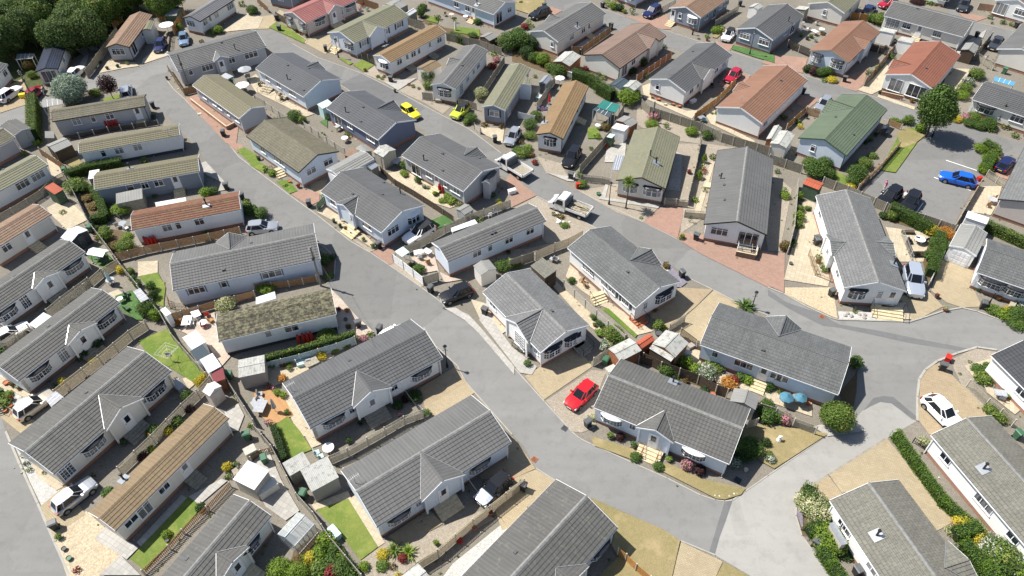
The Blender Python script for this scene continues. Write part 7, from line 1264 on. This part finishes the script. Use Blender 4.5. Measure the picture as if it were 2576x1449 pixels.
lamp('21', (1925,795), (1900,575), 'black heritage street lamp beside the long white bungalow and road'); lamp('22', (2410,210), (2460,30), 'black heritage street lamp by the spiky palm plant'); lamp('12', (975,610), (995,380), 'slim black street lamp left of the palm', 'plain'); lamp('01', (830,580), (800,385), 'black street lamp in front of the grey-green roof'); lamp('02', (2390,550), (2440,310), 'black street lamp on the artificial grass strip'); lamp('03', (1650,1375), (1700,1250), 'short black lamp post beside the big tree', 'plain'); lamp('23', (2215,170), (2310,10), 'black street lamp at the right edge garden'); lamp('02', (1815,350), (1832,255), 'small black lamp beside the brown-roofed blue-grey bungalow', 'plain')
T = [tpole('00', (965,490), (860,255), 'leaning wooden telegraph pole against the dark trees'), tpole('00', (1905,880), (1765,545), 'wooden telegraph pole at the road bend by the long grey bungalow'), tpole('11', (655,1430), (528,1040), 'tall wooden telegraph pole at the corner of the largest bungalow'), tpole('02', (1410,1230), (1435,1020), 'thin wooden pole behind the long board fence'), tpole('00', (340,1000), (205,700), 'wooden pole rising beside the dark red car')]
def wire(a, b, label, sag=.5):
    m_ = MB(); n = 10; P = [a.lerp(b, i/n)-Vector((0, 0, sag*4*(i/n)*(1-i/n)))-a for i in range(n+1)]
    for p, q in zip(P, P[1:]): m_.bar(p, q, .018)
    o = m_.build('overhead_wire', 'dkgrey'); o.location = a; tag(o, label, 'wire', 'overhead wires')
wire(T[2], G('31', 2300, 700, 2.6), 'wire from the tall corner pole across the large streaky roof', 1.0); wire(T[1], G('00', 1880, 760, 2.6), 'wire from the road-bend pole down to the long grey bungalow'); wire(T[0], G('00', 1440, 300, 2.8), 'wire from the leaning pole to the brown-roofed bungalow'); wire(T[2], G('11', 760, 1440, .1), 'stay wire running down beside the tall corner pole', .02)
gasbottles('10', '1480,1010 1510,1025 1545,1020 1580,1010', 'red gas bottle in the row against the rust-red roofed bungalow'); gasbottles('00', '1085,1290 1120,1290 1155,1285 1190,1280', 'red gas bottle in the row against the grey bungalow by the tall hedge'); gasbottles('21', '440,560 490,545 530,540 570,530', 'red gas bottle in the row below the mossy roof'); gasbottles('11', '1850,490 1885,500', 'red gas bottle on the paved patio of pots')
# ------------------------------------------------------------------ garden furniture
for t, x, y, c, a, l in (('20',1290,80,'wood_green',.5,'green'),('20',1280,120,'wood_green',2,'green'),('20',1290,230,'wood_green',1,'green slatted'),('20',2000,330,'plastic_white',1,'white'),('20',2090,290,'redpaint',2,'red'),('20',2130,350,'wood_orange',1,'orange'),('20',2060,400,'redpaint',.3,'red'),('20',1940,380,'plastic_white',.3,'white'),('21',430,760,'plastic_white',.6,'white'),('21',530,760,'plastic_white',2,'white'),('21',50,1090,'canvas_grey',.2,'grey'),('21',0,1150,'canvas_grey',3,'grey'),('12',400,1180,'canvas_grey',2.5,'grey'),('12',450,1180,'canvas_grey',1,'grey'),('12',700,1390,'wood',2.5,'brown'),('12',740,1440,'wood',.4,'brown'),('11',1620,1130,'plastic_white',1,'white'),('11',1650,1160,'plastic_white',2,'white'),('11',1730,1210,'wood_orange',2,'orange-brown'),('11',2350,740,'plastic_white',2,'white'),('11',2415,700,'plastic_white',0,'white'),('10',1280,870,'plastic_white',1,'white'),('10',1190,840,'metal',2,'metal'),('13',1490,980,'ironwork',1,'black'),('13',1570,990,'ironwork',2,'black'),('13',1420,1000,'ironwork',0,'black'),('13',2210,640,'wood',1,'brown'),('13',2260,560,'wood',2,'brown'),('03',350,270,'plastic_white',1,'white'),('03',2180,600,'canvas_grey',2,'grey'),('31',620,230,'canvas_mint',.4,'pale green'),('31',660,270,'canvas_mint',.5,'pale green'),('23',2340,1130,'canvas_grey',1,'grey'),('02',1930,1230,'canvas_blue',1,'blue'),('02',880,1290,'plastic_white',1,'white'),('02',2010,880,'ironwork',1,'black'),('01',230,960,'wood_tan',1,'timber'),('01',260,1010,'wood_tan',2,'timber'),('01',1900,160,'wood_tan',2,'timber'),('01',2180,210,'wood_orange',1,'orange'),('10',1210,740,'alu',1,'metal'),('30',1560,60,'redpaint',1,'red'),('23',160,1100,'canvas_blue',1,'blue')): chair(t, x, y, c, a, l)
for t, x, y, r, c, l, sq in (('20',1230,150,.35,'plastic_white','white',0),('20',2060,390,.45,'plastic_white','white',0),('20',1990,300,.6,'plastic_white','white',1),('20',1900,370,.7,'plastic_white','white',1),('21',570,790,.7,'wood_grey','brown',1),('21',60,1230,.75,'canvas_grey','grey',1),('31',740,200,.55,'plastic_white','white',0),('11',1640,1130,.55,'plastic_white','white',1),('11',1730,1120,.5,'plastic_white','white',1),('11',1420,210,.7,'canvas_grey','dark grey',1),('10',1130,1410,.5,'canvas_grey','glass',0),('10',1250,840,.5,'alu','metal',0),('13',1510,1000,.62,'plastic_white','white',0),('13',2240,600,.55,'canvas_grey','dark',0),('03',460,350,.55,'plastic_white','white',1),('23',2310,1100,.55,'canvas_grey','glass',1),('02',270,1010,.5,'canvas_mint','white',1),('02',860,1300,.4,'plastic_white','white',0),('00',2430,900,.5,'plastic_white','white',0),('00',2500,800,.6,'wood_tan','tan',1),('23',270,1150,.5,'metal','glass',0),('01',2110,200,.45,'plastic_white','white',0),('01',1970,180,.5,'wood_pale','round',0),('02',1900,1220,.5,'metal','blue metal',1),('11',900,-20,.5,'plastic_white','white',0),('30',2390,440,.35,'wood_grey','grey',1),('01',830,1310,.45,'canvas_grey','black',1)): table(t, x, y, r, c, l, .72, bool(sq))
parasol('10', 1130, 1420, 'canvas_mint', 'pale blue-green', closed=True); parasol('21', 200, 1250, 'canvas_grey', 'grey', closed=True, h=2.0); parasol('23', 160, 1170, 'canvas_blue', 'faded blue', r=.7, h=1.4); parasol('23', 300, 1180, 'canvas_blue', 'light blue', r=.6, h=1.5); parasol('00', 1700, 330, 'plastic_white', 'white', r=1.3, h=1.8); parasol('00', 2490, 800, 'canvas_grey', 'grey', r=1.1); parasol('00', 2460, 930, 'plastic_white', 'white', r=1.1, h=1.6); parasol('02', 480, 860, 'plastic_white', 'white', r=.8, h=1.6); parasol('02', 375, 1050, 'redpaint', 'red', closed=True, h=1.7); parasol('01', 2010, 310, 'lampclear', 'cream', closed=True, h=1.6)
canopy('11', '1395,1085 1470,1140 1545,1090 1480,1035', 1.9, 'canvas_mint', 'mint green pop-up gazebo', 'gazebo', n=2)
# rotary clothes line
o = thing('rotary_clothes_line', G('20', 1730, 740)); m_ = MB(); m_.cyl((0, 0, 0), (0, 0, 1.7), .025); m_.build('pole', 'metal', o)
for a in range(4): an = a*1.571+.4; m_ = MB(); m_.bar((0, 0, 1.2), (1.2*math.cos(an), 1.2*math.sin(an), 1.75), .025); m_.build('arm', 'metal', o)
m_ = MB()
for k in (.45, .75, 1.0):
    for a in range(4): p = [(1.2*k*math.cos(b*1.571+.4), 1.2*k*math.sin(b*1.571+.4), 1.2+.55*k) for b in (a, a+1)]; m_.bar(p[0], p[1], .012)
m_.build('line', 'plastic_white', o); m_ = MB(); m_.box(-.3, .3, -.02, .02, .8, 1.4); m_.build('cover', 'canvas_grey', o); tag(o, 'rotary clothes line with a grey bag on the yellowing lawn', 'clothes line')
def steps(t, a, b, w, col, what):
    A_, B_ = G(t, *a, .5), G(t, *b); d = B_-A_; d.z = 0; l = d.length; o = thing('garden_steps', Vector((A_.x, A_.y, 0)), math.atan2(d.y, d.x)); m_ = MB()
    for k in range(4): m_.box(-.2, l*(k+1)/4, -w/2+.001*k, w/2-.001*k, 0, .5-.125*k)
    m_.build('treads', col, o)
    for s in (-1, 1): m_ = MB(); m_.bar((0, s*w/2, 0), (0, s*w/2, 1.3), .04); m_.bar((l, s*w/2, 0), (l, s*w/2, .9), .04); m_.bar((0, s*w/2, 1.3), (l, s*w/2, .9), .04); m_.build('handrail', 'ironwork' if col != 'wood_tan' else 'wood_tan', o)
    auto(o, what, 'steps', None)
steps('22', (850, 60), (905, 165), 1.7, 'stepstone', 'brick-edged garden steps'); steps('22', (1245, 275), (1325, 385), 1.5, 'terracotta', 'red brick steps'); steps('23', (1200, 190), (1200, 325), 3.2, 'stepstone', 'wide sandstone entrance steps'); steps('01', (140, 860), (70, 950), 1.8, 'wood_tan', 'long timber garden steps'); steps('01', (290, 960), (230, 1030), 1.0, 'wood_tan', 'railed timber steps'); steps('22', (690, 560), (770, 650), 1.6, 'stepgrey', 'grey railed entrance steps'); steps('01', (830, 460), (760, 540), 1.8, 'stepstone', 'tan entrance steps'); steps('11', (210, 250), (270, 340), 1.2, 'stepstone', 'small pale stone steps'); steps('12', (2340, 1010), (2330, 1120), 1.6, 'wood_tan', 'timber deck steps'); steps('20', (-40, 1210), (-20, 1300), 1.2, 'stepgrey', 'grey steps')
for t, x, y, c, a, l in (('03',345,260,'plastic_white',1,'white'),('03',400,310,'plastic_white',2,'white'),('03',480,250,'canvas_grey',2,'grey egg-shaped'),('03',320,320,'wh',2,'white'),('03',1160,1310,'plastic_white',1,'white'),('03',1190,1300,'canvas_grey',1,'grey'),('03',1830,740,'canvas_grey',1,'grey'),('03',380,1190,'ironwork',1,'black')): chair(t, x, y, c, a, l)
table('03', 1170, 1360, .6, 'ironwork', 'black'); table('03', 530, 330, .5, 'plastic_white', 'white')
pots('03', '1080,1370,.3,dark,dkgrey 1030,1420,.35,mix,dkgrey 980,1448,.3,dark,dkgrey 1130,1340,.25,,terracotta 430,380,.35,mix,dkgrey 390,400,.3,dark,dkgrey 330,370,.3,lime,dkgrey 540,350,.35,brown,terracotta 470,420,.3,whitef,quoin')
# people
person('13', 1165, 470, 2.6, 'cloth_pink', 'cloth_white', 'hair_pink', 'person in a pink top and white trousers walking behind the black car', .15)
person('13', 1345, 585, .6, 'cloth_white', 'cloth_grey', 'hair_dark', 'person in pale clothes standing between the two black cars', .35)
person('00', 450, 960, 1.0, 'cloth_grey', 'cloth_white', 'hair_dark', 'person in grey top beside the dark red car', .5)
# odds and ends
def box_thing(t, x, y, dx, dy, h, col, rz, name, what, cat, top=None):
    o = thing(name, G(t, x, y), rz); m_ = MB(); m_.box(-dx, dx, -dy, dy, 0, h); m_.build('box_body', col, o); m_ = MB(); m_.box(-dx-.03, dx+.03, -dy-.03, dy+.03, h+.002, h+.05); m_.build('lid', top or col, o); return auto(o, what, cat)
for t, x, y, dx, dy, h, c, rz, n_, wt, cat in (('12',665,440,.3,.2,.7,'redpaint',.3,'grit_bin','small red cabinet','cabinet'),('23',1800,730,.35,.25,.6,'redpaint',.9,'grit_bin','red salt bin','grit bin'),('13',2118,365,.3,.2,.5,'redpaint',.4,'grit_bin','small red box','box'),('00',240,980,.5,.3,.6,'paint_yellow',.3,'grit_bin','yellow grit box','grit bin'),('20',1810,1010,.7,.35,.6,'canvas_grey',-.7,'storage_box','grey plastic storage box','storage box'),('31',800,1040,.6,.3,.7,'canvas_mint',-.8,'storage_box','pale green lidded box','storage box'),('31',130,600,.9,.5,1.0,'w_cream',.7,'outdoor_sink','cream outdoor cooking unit','cabinet'),('30',2540,240,.5,.4,1.0,'wood_pale',.6,'cupboard','pale timber garden cupboard','cupboard'),('21',30,1180,.6,.4,.5,'canvas_grey',.7,'outdoor_sofa','grey outdoor sofa block','sofa'),('22',1800,600,.4,.25,.4,'w_stone',.5,'planter','stone trough','trough'),('12',1980,430,.5,.4,.25,'stepstone',1.3,'step_block','sandstone step block','step'),('22',990,860,.5,.3,.8,'wood_pale',.5,'log_store','pale timber rack','rack'),('11',2150,560,.3,.3,1.0,'plastic_white',.3,'cabinet','white utility cabinet','cabinet'),('12',0,500,.5,.25,.6,'plastic_white',.4,'cabinet','white box beside the brick drive','box'),('02',1820,1030,.5,.25,.4,'plastic_white',.6,'planter','white raised planter','planter'),('21',500,770,.8,.3,.45,'canvas_mint',.3,'bench','pale green garden bench','bench'),('13',1400,905,.7,.2,.4,'wood_dark',-.1,'bench','dark timber bench','bench'),('01',1840,1030,.5,.2,.45,'wood_grey',-.2,'bench','grey slatted bench','bench'),('12',1530,1275,.5,.3,.1,'quoin',.4,'paving_slab','stacked pale slabs','slabs'),('00',2010,1150,.25,.2,.1,'quoin',.4,'meter_cover','pale meter cover','cover'),('23',2440,200,.7,.25,.45,'wood_tan',.9,'bench','tan timber bench','bench')):
    if c.startswith('paint_'): c = M[c]
    box_thing(t, x, y, dx, dy, h, c, rz, n_, wt, cat)
# rocks, stones, statue
def rock(t, x, y, r, col='w_stone', what='grey rock', name='rock'):
    q = random.Random(int(x*7+y)); o = bmesh.new(); bmesh.ops.create_icosphere(o, subdivisions=2, radius=r)
    for v in o.verts: v.co *= q.uniform(.8, 1.15); v.co.z = v.co.z*.65+r*.4
    me = bpy.data.meshes.new(name); o.to_mesh(me); o.free(); me.materials.append(M[col]); ob = bpy.data.objects.new(name, me); COL.objects.link(ob); ob.location = G(t, x, y); auto(ob, what, 'rock', 'garden rocks')
for t, s in (('23', '775,285,.22 800,262,.2 835,290,.24 880,200,.15 920,275,.2 970,275,.24 965,303,.24'), ('32', '2035,645,.15 2085,658,.15 2145,662,.13 2185,655,.15 2235,630,.15 2258,622,.15'), ('12', '475,795,.4 460,760,.15 520,790,.2 560,820,.15 450,710,.2 580,790,.15'), ('11', '1020,945,.12 1150,945,.14 1100,905,.1 60,160,.25'), ('22', '1215,350,.15')):
    for q in s.split(): a = q.split(','); rock(t, float(a[0]), float(a[1]), float(a[2]), 'w_cream' if t in ('12', '32') else 'w_stone', 'pale garden boulder' if t in ('12', '32') else 'grey garden rock')
# stone animal ornament on the dry lawn
o = thing('garden_ornament', G('33', 105, 95), .4); m_ = MB(); m_.lathe([(.22, 0), (.24, .2), (.16, .45), (.12, .55), (.15, .65), (.12, .78), (0, .84)], 10); m_.build('figure', 'w_white', o); m_ = MB(); m_.bar((.05, 0, .7), (.25, 0, .66), .1); m_.build('muzzle', 'w_white', o); m_ = MB(); m_.box(-.22, .22, -.2, .2, -.02, .06); m_.build('base', 'w_stone', o); tag(o, 'pale stone animal ornament on the dry lawn', 'ornament')
# drains and covers in the road
for t, x, y, w_, c in (('32', 225, 280, .28, 'terracotta'), ('22', 530, 1415, .28, 'dkgrey'), ('23', 543, 293, .28, 'terracotta'), ('21', 1905, 205, .22, 'dkgrey'), ('03', 985, 912, .25, 'wood_grey'), ('02', 1880, 392, .25, 'wood_dark'), ('32', 2270, 490, .3, 'charcoal'), ('22', 1245, 445, .25, 'quoin'), ('32', 15, 200, .22, 'alu')):
    m_ = MB(); F = lambda x_, y_, z_: (x_, y_, z_)
    m_.box(-w_, w_, -w_, -w_+.05, 0, .02); m_.box(-w_, w_, w_-.05, w_, 0, .02); m_.box(-w_, -w_+.05, -w_, w_, 0, .021); m_.box(w_-.05, w_, -w_, w_, 0, .021); m_.box(-w_, w_, -w_, w_, -.01, .006, 1)
    k_ = -w_+.1
    while k_ < w_-.06: m_.box(k_, k_+.035, -w_, w_, .006, .019); k_ += .09
    o = m_.build('drain_cover', [c, 'bk']); o.location = G(t, x, y)+Vector((0, 0, .035)); o.rotation_euler = (0, 0, .9); auto(o, 'metal drain cover set in the surface', 'drain cover', 'drain covers', o.location)
# flag banner on the fence
o = thing('flag', G('02', 305, 1160), math.atan2(*(lambda v: (v.y, v.x))(G('02', 370, 1130)-G('02', 250, 1130)))); wv = 1.5; fl = MB(); fl.box(-wv/2, wv/2, -.01, .01, .75, 1.5, 0)
for y_ in (-.013,):
    for a, b, w_, c in (((-wv/2, .75), (wv/2, 1.5), .16, 1), ((-wv/2, 1.5), (wv/2, .75), .16, 1), ((-wv/2, .75), (wv/2, 1.5), .06, 2), ((-wv/2, 1.5), (wv/2, .75), .06, 2)): fl.bar((a[0], y_-.004*c, a[1]), (b[0], y_-.004*c, b[1]), w_*.7, .002, c)
    fl.box(-.12, .12, -.03, -.022, .75, 1.5, 1); fl.box(-wv/2, wv/2, -.0305, -.0225, 1.03, 1.22, 1); fl.box(-.07, .07, -.036, -.0312, .75, 1.5, 2); fl.box(-wv/2, wv/2, -.0365, -.0317, 1.07, 1.18, 2)
mat('flag_blue', (.01, .03, .25), .8); fl.build('cloth', ['flag_blue', 'paint_white', 'redpaint'], o); m_ = MB(); m_.bar((-.78, .03, 0), (-.78, .03, 1.55), .05); m_.bar((.78, .03, 0), (.78, .03, 1.55), .05); m_.build('post', 'wood_grey', o); tag(o, 'Union flag banner hung on the garden fence beside the orange-brown roof', 'flag')

# ------------------------------------------------------------------ labels that say which one: named by the nearest bungalow, then by rank
def near(p):
    best = None
    for h in HOUSES:
        v = p-h.ctr; c, s = math.cos(-h.rz), math.sin(-h.rz); lx, ly = abs(v.x*c-v.y*s), abs(v.x*s+v.y*c)
        d = math.hypot(max(0, lx-h.L/2), max(0, ly-h.W/2))
        if best is None or d < best[0]: best = (d, h)
    h = best[1]; a = scr(p); b = scr(h.ctr); dx, dy = a[0]-b[0], a[1]-b[1]
    rel = ('right of' if dx > 0 else 'left of') if abs(dx) > abs(dy)*1.1 else ('in front of' if dy > 0 else 'behind')
    return rel, h.short
plant_all()
grp = {}
for o, what, p in PEND:
    rel, sh = near(p); grp.setdefault(what+' '+rel+' the '+sh, []).append((o, p))
ORD = ['first', 'second', 'third', 'fourth', 'fifth', 'sixth', 'seventh', 'eighth', 'ninth', 'tenth', 'eleventh', 'twelfth']
for base, l in grp.items():
    l.sort(key=lambda q: scr(q[1])[0]); n = len(l)
    for i, (o, p) in enumerate(l):
        lab = base if n == 1 else ('leftmost ' if i == 0 else 'rightmost ' if i == n-1 else (ORD[i] if i < 12 else str(i+1)+'th')+' from left, ')+base
        w_ = lab.split()
        if len(w_) > 16: lab = ' '.join(x for x in w_ if x not in ('the', 'with', 'and', 'a'))
        w_ = lab.split(); o['label'] = ' '.join(w_[:16])
print('objects', len(bpy.data.objects), 'polys', sum(len(m_.polygons) for m_ in bpy.data.meshes))
